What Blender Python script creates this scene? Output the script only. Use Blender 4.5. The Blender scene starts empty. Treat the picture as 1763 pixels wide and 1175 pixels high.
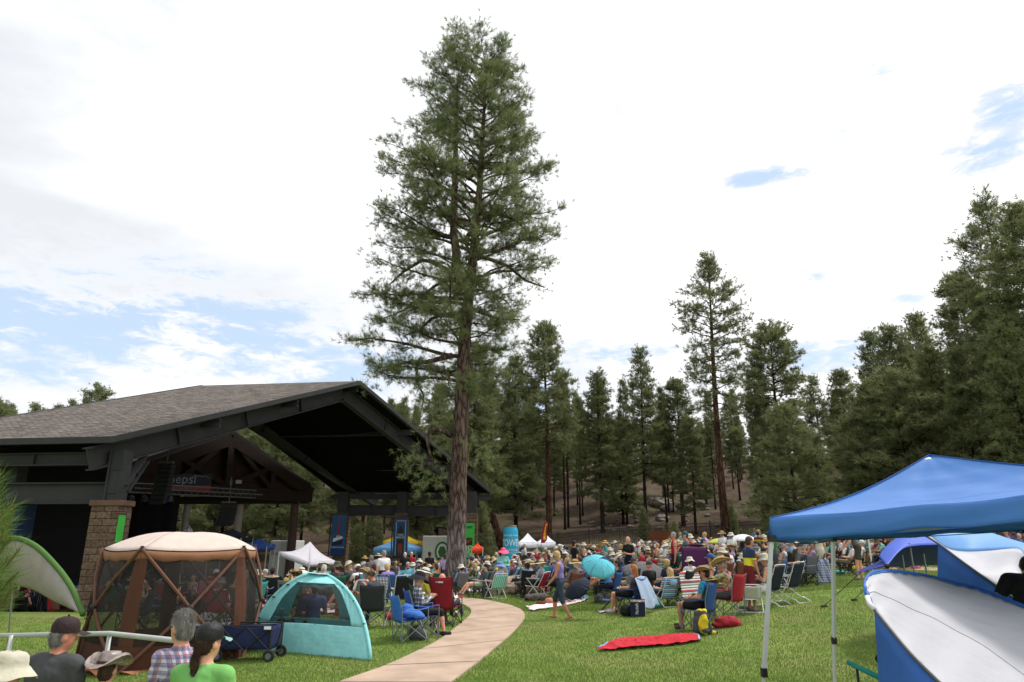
import bpy, math, random, numpy as np
from math import radians, sin, cos, pi
from mathutils import Vector, Matrix
random.seed(7); RNG = np.random.default_rng(11)
scene = bpy.context.scene
# ---------------------------------------------------------------- camera
CAMZ = 1.96; PITCH = radians(16.27); F = 1175.0; CX, CY = 881.5, 587.5
cam_d = bpy.data.cameras.new("camera"); cam = bpy.data.objects.new("camera", cam_d)
scene.collection.objects.link(cam); scene.camera = cam
cam_d.sensor_width = 36.0; cam_d.lens = 36.0 * F / 1763.0
cam_d.clip_start = 0.05; cam_d.clip_end = 2000
cam.location = (0, 0, CAMZ); cam.rotation_euler = (pi/2 + PITCH, 0, 0)
# ---------------------------------------------------------------- light
SUN_EL, SUN_AZ = radians(58), radians(62)     # azimuth from +Y towards +X
sun_d = bpy.data.lights.new("sun", 'SUN'); sun = bpy.data.objects.new("sun", sun_d)
scene.collection.objects.link(sun)
sun_d.energy = 1.9; sun_d.angle = radians(12); sun_d.color = (1.0, .96, .9)
sd = Vector((sin(SUN_AZ)*cos(SUN_EL), cos(SUN_AZ)*cos(SUN_EL), sin(SUN_EL)))
sun.rotation_euler = sd.to_track_quat('Z', 'Y').to_euler(); sun.location = (0, 0, 60)
scene.view_settings.view_transform = 'Standard'; scene.view_settings.look = 'None'
scene.view_settings.exposure = 0.82; scene.view_settings.gamma = 1.0
scene.cycles.max_bounces = 6; scene.cycles.transparent_max_bounces = 12
scene.cycles.use_adaptive_sampling = True; scene.cycles.adaptive_threshold = 0.015

def N(nt, t, **kw):
    n = nt.nodes.new(t)
    for k, v in kw.items():
        if hasattr(n, k) and not k[0].isupper(): setattr(n, k, v)
        else: n.inputs[k.replace('_', ' ')].default_value = v
    return n
def dirv(px, py):
    x = (px-CX)/F; y = (CY-py)/F
    return Vector((x, cos(PITCH)-y*sin(PITCH), sin(PITCH)+y*cos(PITCH)))

world = bpy.data.worlds.new("World"); scene.world = world; world.use_nodes = True
nt = world.node_tree; nt.nodes.clear()
out = N(nt, 'ShaderNodeOutputWorld'); bg = N(nt, 'ShaderNodeBackground'); bg.inputs['Strength'].default_value = 0.1
sky = N(nt, 'ShaderNodeTexSky'); sky.sky_type = 'NISHITA'; sky.sun_disc = False
sky.sun_elevation = SUN_EL; sky.sun_rotation = SUN_AZ; sky.altitude = 2100
tc = N(nt, 'ShaderNodeTexCoord'); L = nt.links.new
def sky_noise(scale, stretch, detail, rough, w=0.0, dist=0.0):
    mp = N(nt, 'ShaderNodeMapping'); mp.inputs['Scale'].default_value = (scale, scale, scale*stretch)
    mp.inputs['Location'].default_value = (w, w*.7, w*.3)
    L(tc.outputs['Generated'], mp.inputs['Vector'])
    n = N(nt, 'ShaderNodeTexNoise'); n.inputs['Scale'].default_value = 1; n.inputs['Detail'].default_value = detail
    n.inputs['Roughness'].default_value = rough; n.inputs['Distortion'].default_value = dist
    L(mp.outputs['Vector'], n.inputs['Vector']); return n.outputs['Fac']
def mth(op, a, b=None, c=None, clamp=False):
    m = N(nt, 'ShaderNodeMath'); m.operation = op; m.use_clamp = clamp
    for i, v in enumerate((a, b, c)):
        if v is None: continue
        if isinstance(v, (int, float)): m.inputs[i].default_value = v
        else: L(v, m.inputs[i])
    return m.outputs[0]
def blob(px, py, sx, sy):          # soft patch of clear air in a fixed compass direction
    d = dirv(px, py).normalized()
    az = math.atan2(d.x, d.y); el = math.asin(d.z)
    a = mth('SUBTRACT', AZ, az); e = mth('SUBTRACT', EL, el)
    a = mth('DIVIDE', a, sx/F); e = mth('DIVIDE', e, sy/F)
    r2 = mth('ADD', mth('MULTIPLY', a, a), mth('MULTIPLY', e, e))
    return mth('EXPONENT', mth('MULTIPLY', r2, -1.0))
sep = N(nt, 'ShaderNodeSeparateXYZ'); L(tc.outputs['Generated'], sep.inputs[0])
AZ = mth('ARCTAN2', sep.outputs['X'], sep.outputs['Y']); EL = mth('ARCSINE', sep.outputs['Z'])
clear = None
for (px, py, sx, sy, w) in [(330, 570, 330, 70, 1.25), (30, 545, 250, 60, 1.1), (540, 640, 160, 50, .8), (60, 640, 110, 28, .8), (380, 470, 160, 26, .55),
                      (1060, 620, 150, 34, .95), (900, 690, 160, 45, .7), (1430, 610, 140, 32, .8), (1290, 308, 50, 14, .85), (1350, 296, 45, 16, .8), (1440, 240, 50, 50, .6),
                      (1690, 265, 75, 26, .9), (1735, 180, 50, 60, .8), (1510, 120, 35, 20, .7), (1440, 465, 80, 20, .6), (1560, 515, 40, 14, .55), (700, 560, 80, 30, .6), (250,560,180,28,.6)]:
    b = mth('MULTIPLY', blob(px, py, sx, sy), w); clear = b if clear is None else mth('MAXIMUM', clear, b)
n1 = sky_noise(5.5, 2.6, 9, .62, 3.1, .25)
n2 = sky_noise(26, 3.0, 8, .66, 1.7, .6)
nn = mth('ADD', mth('MULTIPLY', n1, 1.9), mth('MULTIPLY', n2, 1.1))          # ~1.5
dn = mth('SUBTRACT', nn, 1.5); m = mth('ADD', mth('MULTIPLY', clear, mth('MULTIPLY_ADD', dn, 2.9, 1.0)), mth('MULTIPLY', dn, .5))
mr = N(nt, 'ShaderNodeMapRange'); mr.interpolation_type = 'SMOOTHSTEP'
L(m, mr.inputs['Value']); mr.inputs['From Min'].default_value = .28; mr.inputs['From Max'].default_value = 1.35
mask = mr.outputs['Result']
# brightness of the cloud deck: whiter to the east, grey-lilac in the west
n3 = sky_noise(1.7, 2.4, 9, .58, 8.2, .3)
grey = mth('ADD', mth('MULTIPLY', mth('SUBTRACT', n3, .5), 2.9), mth('MULTIPLY', AZ, -.55))
mr2 = N(nt, 'ShaderNodeMapRange'); mr2.interpolation_type = 'SMOOTHSTEP'; L(grey, mr2.inputs['Value'])
mr2.inputs['From Min'].default_value = -.3; mr2.inputs['From Max'].default_value = .68
cr = N(nt, 'ShaderNodeMixRGB'); L(mr2.outputs['Result'], cr.inputs['Fac'])
cr.inputs['Color1'].default_value = (8.5, 8.5, 8.55, 1); cr.inputs['Color2'].default_value = (4.8, 4.95, 5.2, 1)
blu = N(nt, 'ShaderNodeMixRGB'); blu.inputs['Fac'].default_value = .72        # thin veil over the clear air
L(sky.outputs['Color'], blu.inputs['Color1']); blu.inputs['Color2'].default_value = (4.2, 5.1, 6.2, 1)
mx = N(nt, 'ShaderNodeMixRGB'); L(mask, mx.inputs['Fac']); thin = N(nt, 'ShaderNodeMixRGB'); L(mth('MULTIPLY', m, 1.5, None, True), thin.inputs['Fac']); L(cr.outputs[0], thin.inputs['Color1']); thin.inputs['Color2'].default_value = (5.5, 5.65, 5.9, 1); L(thin.outputs[0], mx.inputs['Color1']); L(blu.outputs[0], mx.inputs['Color2'])
L(mx.outputs[0], bg.inputs['Color']); L(bg.outputs[0], out.inputs['Surface'])

# ---------------------------------------------------------------- terrain
def S(x, a, b):
    t = np.clip((np.asarray(x, float)-a)/(b-a), 0, 1); return t*t*(3-2*t)
def H(x, y):
    x = np.asarray(x, float); y = np.asarray(y, float)
    rise = 0.125*np.logaddexp(0, (x-2.9)*1.2)/1.2
    rise = 1.25*(1-np.exp(-rise/1.25))
    z = rise*S(y, 10, 16.5)
    z = z - 0.9*S(-x, 6, 11)*S(y, 21, 28) - .35*S(y, 24, 34)*S(-x, -3, 4) - .18*S(-x, 4, 8)*(1-S(y, 20, 24))
    z = z - .28*(1-S(y, 5.5, 8.2))*S(-x, -1, 2)
    yy = y + .45*np.maximum(0, x-20) + 3*np.sin(x*.05+1)
    hill = .15*np.logaddexp(0, (yy-62)*.25)/.25 + .13*np.logaddexp(0, (yy-92)*.2)/.2
    hill = 24*(1-np.exp(-hill/24.0))*1.15
    z = z + hill + (.35*np.sin(x*.23+y*.11)+.3*np.sin(y*.31-x*.17)+.5*np.sin(x*.09+2))*S(yy, 62, 80)
    z = z + .05*np.sin(x*.35)*np.sin(y*.27)*S(y, 14, 22)
    return z
def h(x, y): return float(H(x, y))
def ground(px, py):
    d = dirv(px, py); t = .5
    prev = t
    while t < 400:
        if CAMZ+d.z*t < h(d.x*t, d.y*t): break
        prev = t; t += .25
    for _ in range(20):
        mth_ = (prev+t)/2
        if CAMZ+d.z*mth_ < h(d.x*mth_, d.y*mth_): t = mth_
        else: prev = mth_
    return Vector((d.x*t, d.y*t, h(d.x*t, d.y*t)))
def at(px, py, Y):
    d = dirv(px, py); t = Y/d.y
    return Vector((d.x*t, Y, CAMZ+d.z*t))
def gx(px, Y):                        # ground point under the picture column px at depth Y
    z = 0
    for _ in range(6):
        # picture row of that ground point, then its X
        zr = z-CAMZ; depth = Y*cos(PITCH)+zr*sin(PITCH); X = (px-CX)/F*depth; z = h(X, Y)
    return Vector((X, Y, z))

# ---------------------------------------------------------------- materials
MATS = {}
def mat(name, col, rough=.8, var=.12, scale=6.0, bump=0.0, bscale=None, spec=.3, metal=0.0, col2=None, trans=0.0, stretch=(1, 1, 1)):
    if name in MATS: return MATS[name]
    m = bpy.data.materials.new(name); m.use_nodes = True; t = m.node_tree; b = t.nodes['Principled BSDF']
    b.inputs['Roughness'].default_value = rough; b.inputs['Metallic'].default_value = metal
    b.inputs['Specular IOR Level'].default_value = spec
    c = t.nodes.new('ShaderNodeTexCoord'); mp = t.nodes.new('ShaderNodeMapping'); mp.inputs['Scale'].default_value = stretch
    t.links.new(c.outputs['Object'], mp.inputs[0])
    n = t.nodes.new('ShaderNodeTexNoise'); n.inputs['Scale'].default_value = scale; n.inputs['Detail'].default_value = 6
    t.links.new(mp.outputs[0], n.inputs['Vector'])
    r = t.nodes.new('ShaderNodeValToRGB')
    a = [max(0, v*(1-var)) for v in col]; z = [min(1, v*(1+var)) for v in (col2 or col)]
    r.color_ramp.elements[0].position = .3; r.color_ramp.elements[1].position = .7
    r.color_ramp.elements[0].color = (*a, 1); r.color_ramp.elements[1].color = (*z, 1)
    t.links.new(n.outputs['Fac'], r.inputs[0]); t.links.new(r.outputs[0], b.inputs['Base Color'])
    if bump:
        n2 = t.nodes.new('ShaderNodeTexNoise'); n2.inputs['Scale'].default_value = bscale or scale*4; n2.inputs['Detail'].default_value = 5
        t.links.new(mp.outputs[0], n2.inputs['Vector'])
        bp = t.nodes.new('ShaderNodeBump'); bp.inputs['Strength'].default_value = bump; bp.inputs['Distance'].default_value = .03
        t.links.new(n2.outputs['Fac'], bp.inputs['Height']); t.links.new(bp.outputs[0], b.inputs['Normal'])
    if trans:
        tr = t.nodes.new('ShaderNodeBsdfTranslucent'); t.links.new(r.outputs[0], tr.inputs['Color'])
        ms = t.nodes.new('ShaderNodeMixShader'); ms.inputs[0].default_value = trans
        o = t.nodes['Material Output']
        t.links.new(b.outputs[0], ms.inputs[1]); t.links.new(tr.outputs[0], ms.inputs[2]); t.links.new(ms.outputs[0], o.inputs['Surface'])
    MATS[name] = m; return m
def srgb(r, g, b):
    f = lambda v: (v/255/12.92) if v/255 <= .04045 else ((v/255+.055)/1.055)**2.4
    return (f(r), f(g), f(b))
def fab(name, rgb, **k):
    k.setdefault('rough', .85); k.setdefault('bump', .35); k.setdefault('scale', 5); k.setdefault('bscale', 9); k.setdefault('var', .07)
    if name.split('_')[0] not in ('tent', 'canopy', 'gazebo', 'shelter', 'umbrella', 'sheet'):
        g = sum(rgb)/3; rgb = tuple((c*.84+g*.16)*.93 for c in rgb)      # washed, sun-faded cloth
    return mat('fabric_'+name, srgb(*rgb), **k)

# ---------------------------------------------------------------- mesh helpers
class MB:
    def __init__(s): s.v = []; s.f = []; s.m = []
    def add(s, vs, fs, mi=0):
        o = len(s.v); s.v += [tuple(v) for v in vs]; s.f += [tuple(i+o for i in f) for f in fs]; s.m += [mi]*len(fs); return s
    def box(s, c, d, rot=None, mi=0, taper=1.0):
        R = rot or Matrix.Identity(3); c = Vector(c); vs = []
        for z in (-1, 1):
            k = taper if z > 0 else 1
            for x, y in ((-1, -1), (1, -1), (1, 1), (-1, 1)): vs.append(c+R@Vector((x*d[0]/2*k, y*d[1]/2*k, z*d[2]/2)))
        return s.add(vs, [(3, 2, 1, 0), (4, 5, 6, 7), (0, 1, 5, 4), (1, 2, 6, 5), (2, 3, 7, 6), (3, 0, 4, 7)], mi)
    def tube(s, pts, r, n=8, mi=0, cap=True, flat=1.0):
        pts = [Vector(p) for p in pts]; rr = r if isinstance(r, (list, tuple)) else [r]*len(pts)
        vs = []; fs = []; up = None
        for i, p in enumerate(pts):
            d = (pts[min(i+1, len(pts)-1)]-pts[max(i-1, 0)])
            if d.length < 1e-9: d = Vector((0, 0, 1))
            d.normalize()
            if up is None: up = Vector((0, 0, 1)) if abs(d.z) < .9 else Vector((0, 1, 0))
            a = d.cross(up)
            if a.length < 1e-6: a = d.orthogonal()
            a.normalize(); b = a.cross(d).normalized(); up = b
            for k in range(n):
                w = 2*pi*k/n+pi/n; vs.append(p+(a*cos(w)+b*sin(w)*flat)*rr[i])
        for i in range(len(pts)-1):
            for k in range(n):
                fs.append((i*n+k, i*n+(k+1) % n, (i+1)*n+(k+1) % n, (i+1)*n+k))
        if cap: fs.append(tuple(range(n-1, -1, -1))); fs.append(tuple((len(pts)-1)*n+k for k in range(n)))
        return s.add(vs, fs, mi)
    def bar(s, a, b, w, d=None, mi=0):
        a = Vector(a); b = Vector(b); x = (b-a); l = x.length; x.normalize()
        y = Vector((0, 0, 1)).cross(x)
        if y.length < 1e-4: y = Vector((0, 1, 0))
        y.normalize(); z = x.cross(y)
        R = Matrix((x, y, z)).transposed()
        return s.box((a+b)/2, (l, w, d or w), R, mi)
    def lathe(s, prof, n=20, c=(0, 0, 0), mi=0, sx=1, sy=1, fn=None):
        vs = []; fs = []
        for r, z in prof:
            for k in range(n):
                w = 2*pi*k/n; p = Vector((r*cos(w)*sx, r*sin(w)*sy, z))
                if fn: p = fn(p, w, r)
                vs.append(Vector(c)+p)
        for i in range(len(prof)-1):
            for k in range(n): fs.append((i*n+k, i*n+(k+1) % n, (i+1)*n+(k+1) % n, (i+1)*n+k))
        return s.add(vs, fs, mi)
    def grid(s, fn, nu, nv, mi=0, closed=False):
        vs = [fn(u/nu, v/nv) for v in range(nv+1) for u in range(nu+1)]
        fs = [(v*(nu+1)+u, v*(nu+1)+u+1, (v+1)*(nu+1)+u+1, (v+1)*(nu+1)+u) for v in range(nv) for u in range(nu)]
        return s.add(vs, fs, mi)
    def poly(s, pts, thick, axis=(0, 0, 1), mi=0):
        a = Vector(axis).normalized()*thick; n = len(pts); pts = [Vector(p) for p in pts]
        vs = pts+[p+a for p in pts]
        fs = [tuple(range(n-1, -1, -1)), tuple(range(n, 2*n))]+[(i, (i+1) % n, n+(i+1) % n, n+i) for i in range(n)]
        return s.add(vs, fs, mi)
    def ball(s, c, r, n=10, mi=0, jitter=0):
        c = Vector(c); r = Vector(r) if not isinstance(r, (int, float)) else Vector((r, r, r)); m = n//2+1
        vs = []
        for i in range(m+1):
            t = pi*i/m
            for k in range(n):
                w = 2*pi*k/n; j = 1+random.uniform(-jitter, jitter)
                vs.append(c+Vector((sin(t)*cos(w)*r.x, sin(t)*sin(w)*r.y, cos(t)*r.z))*j)
        fs = [(i*n+k, (i+1)*n+k, (i+1)*n+(k+1) % n, i*n+(k+1) % n) for i in range(m) for k in range(n)]
        return s.add(vs, fs, mi)
def tag(o, label=None, cat=None, group=None, kind=None):
    if label: o['label'] = label
    if cat: o['category'] = cat
    if group: o['group'] = group
    if kind: o['kind'] = kind
    return o
def link(o): scene.collection.objects.link(o); return o
def thing(name, label, cat, loc=(0, 0, 0), rz=0.0, group=None):
    o = bpy.data.objects.new(name, None); link(o); o.location = loc; o.rotation_euler = (0, 0, rz); o.empty_display_size = .1
    return tag(o, label, cat, group)
def newmesh(name, mb, mats, smooth=False):
    me = bpy.data.meshes.new(name); me.from_pydata([tuple(v) for v in mb.v], [], mb.f)
    for m in (mats if isinstance(mats, (list, tuple)) else [mats]): me.materials.append(m)
    me.polygons.foreach_set('material_index', mb.m)
    if smooth: me.polygons.foreach_set('use_smooth', [True]*len(mb.f))
    me.update(); return me
def part(name, mb, mats, parent=None, smooth=False, world=False, solid=0.0, bevel=0.0, sub=0):
    me = newmesh(name, mb, mats, smooth); o = bpy.data.objects.new(name, me); link(o)
    if parent is not None:
        o.parent = parent
        if world:
            p = parent; off = Vector((0, 0, 0))
            while p is not None: off += Vector(p.location); p = p.parent
            me.transform(Matrix.Translation(-off))
    if bevel:
        b = o.modifiers.new('bevel', 'BEVEL'); b.width = bevel; b.segments = 2; b.limit_method = 'ANGLE'
    if solid:
        b = o.modifiers.new('solid', 'SOLIDIFY'); b.thickness = solid; b.offset = 0
    if sub:
        b = o.modifiers.new('sub', 'SUBSURF'); b.levels = sub; b.render_levels = sub
    return o
def fastmesh(name, V, Fa, mats, matidx=None, smooth=True):
    V = np.asarray(V, np.float32); Fa = np.asarray(Fa, np.int32); me = bpy.data.meshes.new(name); k = Fa.shape[1]
    me.vertices.add(len(V)); me.vertices.foreach_set('co', V.ravel())
    me.loops.add(Fa.size); me.loops.foreach_set('vertex_index', Fa.ravel())
    me.polygons.add(len(Fa)); me.polygons.foreach_set('loop_start', np.arange(0, Fa.size, k, dtype=np.int32))
    for m in (mats if isinstance(mats, (list, tuple)) else [mats]): me.materials.append(m)
    if matidx is not None: me.polygons.foreach_set('material_index', np.asarray(matidx, np.int32))
    if smooth: me.polygons.foreach_set('use_smooth', np.ones(len(Fa), bool))
    me.update(calc_edges=True); return me
def meshobj(name, me, parent=None, loc=None, rz=0):
    o = bpy.data.objects.new(name, me); link(o)
    if parent is not None: o.parent = parent
    if loc is not None: o.location = loc
    o.rotation_euler = (0, 0, rz); return o
def copy_tree(o, parent=None):
    c = o.copy(); link(c); c.parent = parent
    for ch in list(o.children):
        d = ch.copy(); link(d); d.parent = c
        for g in list(ch.children):
            e = g.copy(); link(e); e.parent = d
    return c
def text_mb(txt, size=1.0, mi=0, extrude=0.0, align='CENTER'):
    cu = bpy.data.curves.new('lettering', 'FONT'); cu.body = txt; cu.size = size; cu.align_x = align; cu.align_y = 'CENTER'; cu.resolution_u = 2
    o = bpy.data.objects.new('lettering', cu); me = bpy.data.meshes.new_from_object(o)
    mb = MB(); mb.add([v.co for v in me.vertices], [tuple(p.vertices) for p in me.polygons], mi)
    bpy.data.meshes.remove(me); bpy.data.objects.remove(o); bpy.data.curves.remove(cu); return mb
def xform(mb, fn): mb.v = [tuple(fn(Vector(v))) for v in mb.v]; return mb
def bez(a, b, c, t): return a*((1-t)**2)+b*(2*t*(1-t))+c*(t*t)
def spline(pts, t):
    pts = [Vector(p) for p in pts]; n = len(pts)-1; x = min(max(t, 0), .99999)*n; i = int(x); u = x-i
    p0 = pts[max(i-1, 0)]; p1 = pts[i]; p2 = pts[i+1]; p3 = pts[min(i+2, n)]
    return .5*((2*p1)+(p2-p0)*u+(2*p0-5*p1+4*p2-p3)*u*u+(3*p1-p0-3*p2+p3)*u**3)
# ---------------------------------------------------------------- setting: ground, path
def ground_material():
    m = bpy.data.materials.new('ground_mix'); m.use_nodes = True; t = m.node_tree; b = t.nodes['Principled BSDF']; l = t.links.new
    b.inputs['Roughness'].default_value = .95; b.inputs['Specular IOR Level'].default_value = .1
    g = t.nodes.new('ShaderNodeNewGeometry'); sp = t.nodes.new('ShaderNodeSeparateXYZ'); l(g.outputs['Position'], sp.inputs[0])
    def noise(scale, det=6, ro=.6, stretch=None):
        n = t.nodes.new('ShaderNodeTexNoise'); n.inputs['Scale'].default_value = scale; n.inputs['Detail'].default_value = det; n.inputs['Roughness'].default_value = ro
        if stretch:
            mp = t.nodes.new('ShaderNodeMapping'); mp.inputs['Scale'].default_value = stretch; mp.inputs['Rotation'].default_value = (0, 0, .5); l(g.outputs['Position'], mp.inputs[0]); l(mp.outputs[0], n.inputs['Vector'])
        else: l(g.outputs['Position'], n.inputs['Vector'])
        return n.outputs['Fac']
    def ramp(fac, stops):
        r = t.nodes.new('ShaderNodeValToRGB'); e = r.color_ramp.elements
        while len(e) < len(stops): e.new(.5)
        for q, (p, c) in zip(e, stops): q.position = p; q.color = (*c, 1)
        l(fac, r.inputs[0]); return r.outputs[0]
    def mix(f, a, c, mode='MIX'):
        x = t.nodes.new('ShaderNodeMixRGB'); x.blend_type = mode
        if isinstance(f, float): x.inputs[0].default_value = f
        else: l(f, x.inputs[0])
        l(a, x.inputs[1]); l(c, x.inputs[2]); return x.outputs[0]
    grass = ramp(noise(1.6), [(.28, (.10, .175, .032)), (.5, (.16, .24, .05)), (.72, (.25, .31, .09))])
    fine = ramp(noise(55, 4, .7), [(.25, (.45, .5, .4)), (.75, (1.35, 1.3, 1.3))])
    grass = mix(1.0, grass, fine, 'MULTIPLY')
    dry = ramp(noise(.45, 5), [(.46, (0, 0, 0)), (.70, (.75, .75, .75))])
    straw = ramp(noise(25), [(.3, (.19, .19, .07)), (.7, (.30, .27, .12))])
    grass = mix(dry, grass, straw)
    dirt = ramp(noise(.9, 8, .7), [(.25, (.03, .021, .015)), (.5, (.075, .05, .036)), (.78, (.14, .10, .075))])
    weeds = ramp(noise(.22, 7, .7), [(.47, (0, 0, 0)), (.6, (.5, .5, .5))])
    wcol = ramp(noise(6), [(.3, (.04, .05, .018)), (.7, (.11, .105, .045))])
    dirt = mix(weeds, dirt, wcol)
    # edge between the mown lawn and the forest floor
    nn = noise(.35, 5)
    a = t.nodes.new('ShaderNodeMath'); a.operation = 'MULTIPLY_ADD'; l(nn, a.inputs[0]); a.inputs[1].default_value = 10; l(sp.outputs['Y'], a.inputs[2])
    xx = t.nodes.new('ShaderNodeMath'); xx.operation = 'MULTIPLY_ADD'; l(sp.outputs['X'], xx.inputs[0]); xx.inputs[1].default_value = .15; l(a.outputs[0], xx.inputs[2])
    mr = t.nodes.new('ShaderNodeMapRange'); l(xx.outputs[0], mr.inputs[0]); mr.inputs[1].default_value = 62; mr.inputs[2].default_value = 66
    col = mix(mr.outputs[0], grass, dirt)
    l(col, b.inputs['Base Color'])
    bp = t.nodes.new('ShaderNodeBump'); bp.inputs['Strength'].default_value = .6; bp.inputs['Distance'].default_value = .05
    l(noise(28, 5, .7), bp.inputs['Height']); l(bp.outputs[0], b.inputs['Normal'])
    return m
def axis(a, b, fine0, fine1, fs, cs):
    v = list(np.arange(fine0, fine1, fs)); x = fine0
    k = cs
    while x > a: x -= k; v.insert(0, x); k *= 1.12
    x = v[-1]; k = cs
    while x < b: x += k; v.append(x); k *= 1.12
    return np.array(v)
ax = axis(-700, 700, -30, 45, .5, .6); ay = axis(-60, 900, 2, 150, .5, .6)
GX, GY = np.meshgrid(ax, ay); V = np.stack([GX.ravel(), GY.ravel(), H(GX, GY).ravel()], 1)
nx, ny = len(ax), len(ay); I = np.arange(nx*ny).reshape(ny, nx)
Fq = np.stack([I[:-1, :-1].ravel(), I[:-1, 1:].ravel(), I[1:, 1:].ravel(), I[1:, :-1].ravel()], 1)
tag(meshobj('ground', fastmesh('ground', V, Fq, ground_material())), kind='structure')

# path edges read off the ground, as real ground points
outer = [ground(*p) for p in [(745, 1200), (780, 1175), (822, 1143), (862, 1110), (888, 1086), (903, 1066), (899, 1053), (880, 1044), (850, 1037), (820, 1032), (785, 1029), (740, 1027), (690, 1025), (640, 1023)]]
inner = [ground(*p) for p in [(540, 1200), (590, 1175), (660, 1150), (715, 1125), (757, 1103), (791, 1077), (808, 1062), (811, 1053), (803, 1045), (792, 1041), (770, 1037), (735, 1034), (690, 1032), (640, 1030)]]
def dense(pts, n): return [spline(pts, i/n) for i in range(n+1)]
OUT = dense(outer, 90); INN = dense(inner, 90)
PATH_POLY = np.array([(p.x, p.y) for p in OUT]+[(p.x, p.y) for p in reversed(INN)])
def in_poly(x, y, P):
    c = np.zeros(len(x), bool); n = len(P); j = n-1
    for i in range(n):
        xi, yi = P[i]; xj, yj = P[j]
        cond = ((yi > y) != (yj > y)) & (x < (xj-xi)*(y-yi)/((yj-yi)+1e-12)+xi); c ^= cond; j = i
    return c
def slab_path(name, A, B, mats, lift=.03, joints=True):
    mb = MB(); nu = 8
    for i in range(len(A)-1):
        q = []
        for k in range(nu+1):
            t = k/nu
            for E in (A[i].lerp(B[i], t), A[i+1].lerp(B[i+1], t)): q.append(Vector((E.x, E.y, h(E.x, E.y)+lift)))
        mb.add(q, [(2*k, 2*k+1, 2*k+3, 2*k+2) for k in range(nu)], 1 if (joints and i % 10 == 5 and False) else 0)
        for E0, E1 in ((A[i], A[i+1]), (B[i], B[i+1])):
            a = Vector((E0.x, E0.y, h(E0.x, E0.y))); b = Vector((E1.x, E1.y, h(E1.x, E1.y)))
            mb.add([a-Vector((0, 0, .1)), b-Vector((0, 0, .1)), b+Vector((0, 0, lift)), a+Vector((0, 0, lift))], [(0, 1, 2, 3)], 0)
    if joints:
        for i in range(6, len(A)-1, 8):
            a = A[i]; b = B[i]; d = (A[i+1]-A[i]).normalized()*.028
            for k in range(nu):
                p, q = a.lerp(b, k/nu), a.lerp(b, (k+1)/nu)
                mb.add([Vector((w.x, w.y, h(w.x, w.y)+lift+.004)) for w in (p, q, q+d, p+d)], [(0, 1, 2, 3)], 1)
    o = part(name, mb, mats); tag(o, kind='structure'); return o
concrete = mat('path_concrete', (.40, .295, .222), .9, .17, 1.7, .35, 60, .2)
jointm = mat('path_joint', (.12, .09, .065), .95)
slab_path('path', OUT, INN, [concrete, jointm])
fa = [ground(*p) for p in [(1430, 973), (1500, 974.5), (1560, 977), (1640, 979), (1763, 980), (1900, 980)]]
fb = [ground(*p) for p in [(1430, 977), (1500, 979), (1560, 982), (1640, 985), (1763, 987), (1900, 988)]]
slab_path('path_far', dense(fa, 30), dense(fb, 30), [concrete, jointm], joints=False)

# mown blades on the near lawn
def grass_blades(n, y0, y1, px0, px1, hgt, wid, seed):
    r = np.random.default_rng(seed)
    Y = (y0**-1.0 + (y1**-1.0-y0**-1.0)*r.random(n))**-1.0 if False else y0+(y1-y0)*r.random(n)**1.35
    X = (px0+(px1-px0)*r.random(n)-CX)/F*Y
    keep = ~in_poly(X+r.normal(size=n)*.03, Y+r.normal(size=n)*.05, PATH_POLY); X = X[keep]; Y = Y[keep]; n = len(X); Z = H(X, Y)
    a = r.random(n)*2*pi; ln = hgt*(.5+r.random(n)); w = wid*(.6+.8*r.random(n)); lean = .5*ln*r.random(n); b = r.random(n)*2*pi
    V = np.zeros((n, 3, 3), np.float32)
    V[:, 0] = np.stack([X-np.cos(a)*w, Y-np.sin(a)*w, Z-.005], 1); V[:, 1] = np.stack([X+np.cos(a)*w, Y+np.sin(a)*w, Z-.005], 1)
    V[:, 2] = np.stack([X+np.cos(b)*lean, Y+np.sin(b)*lean, Z+ln], 1)
    return V.reshape(-1, 3)
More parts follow.
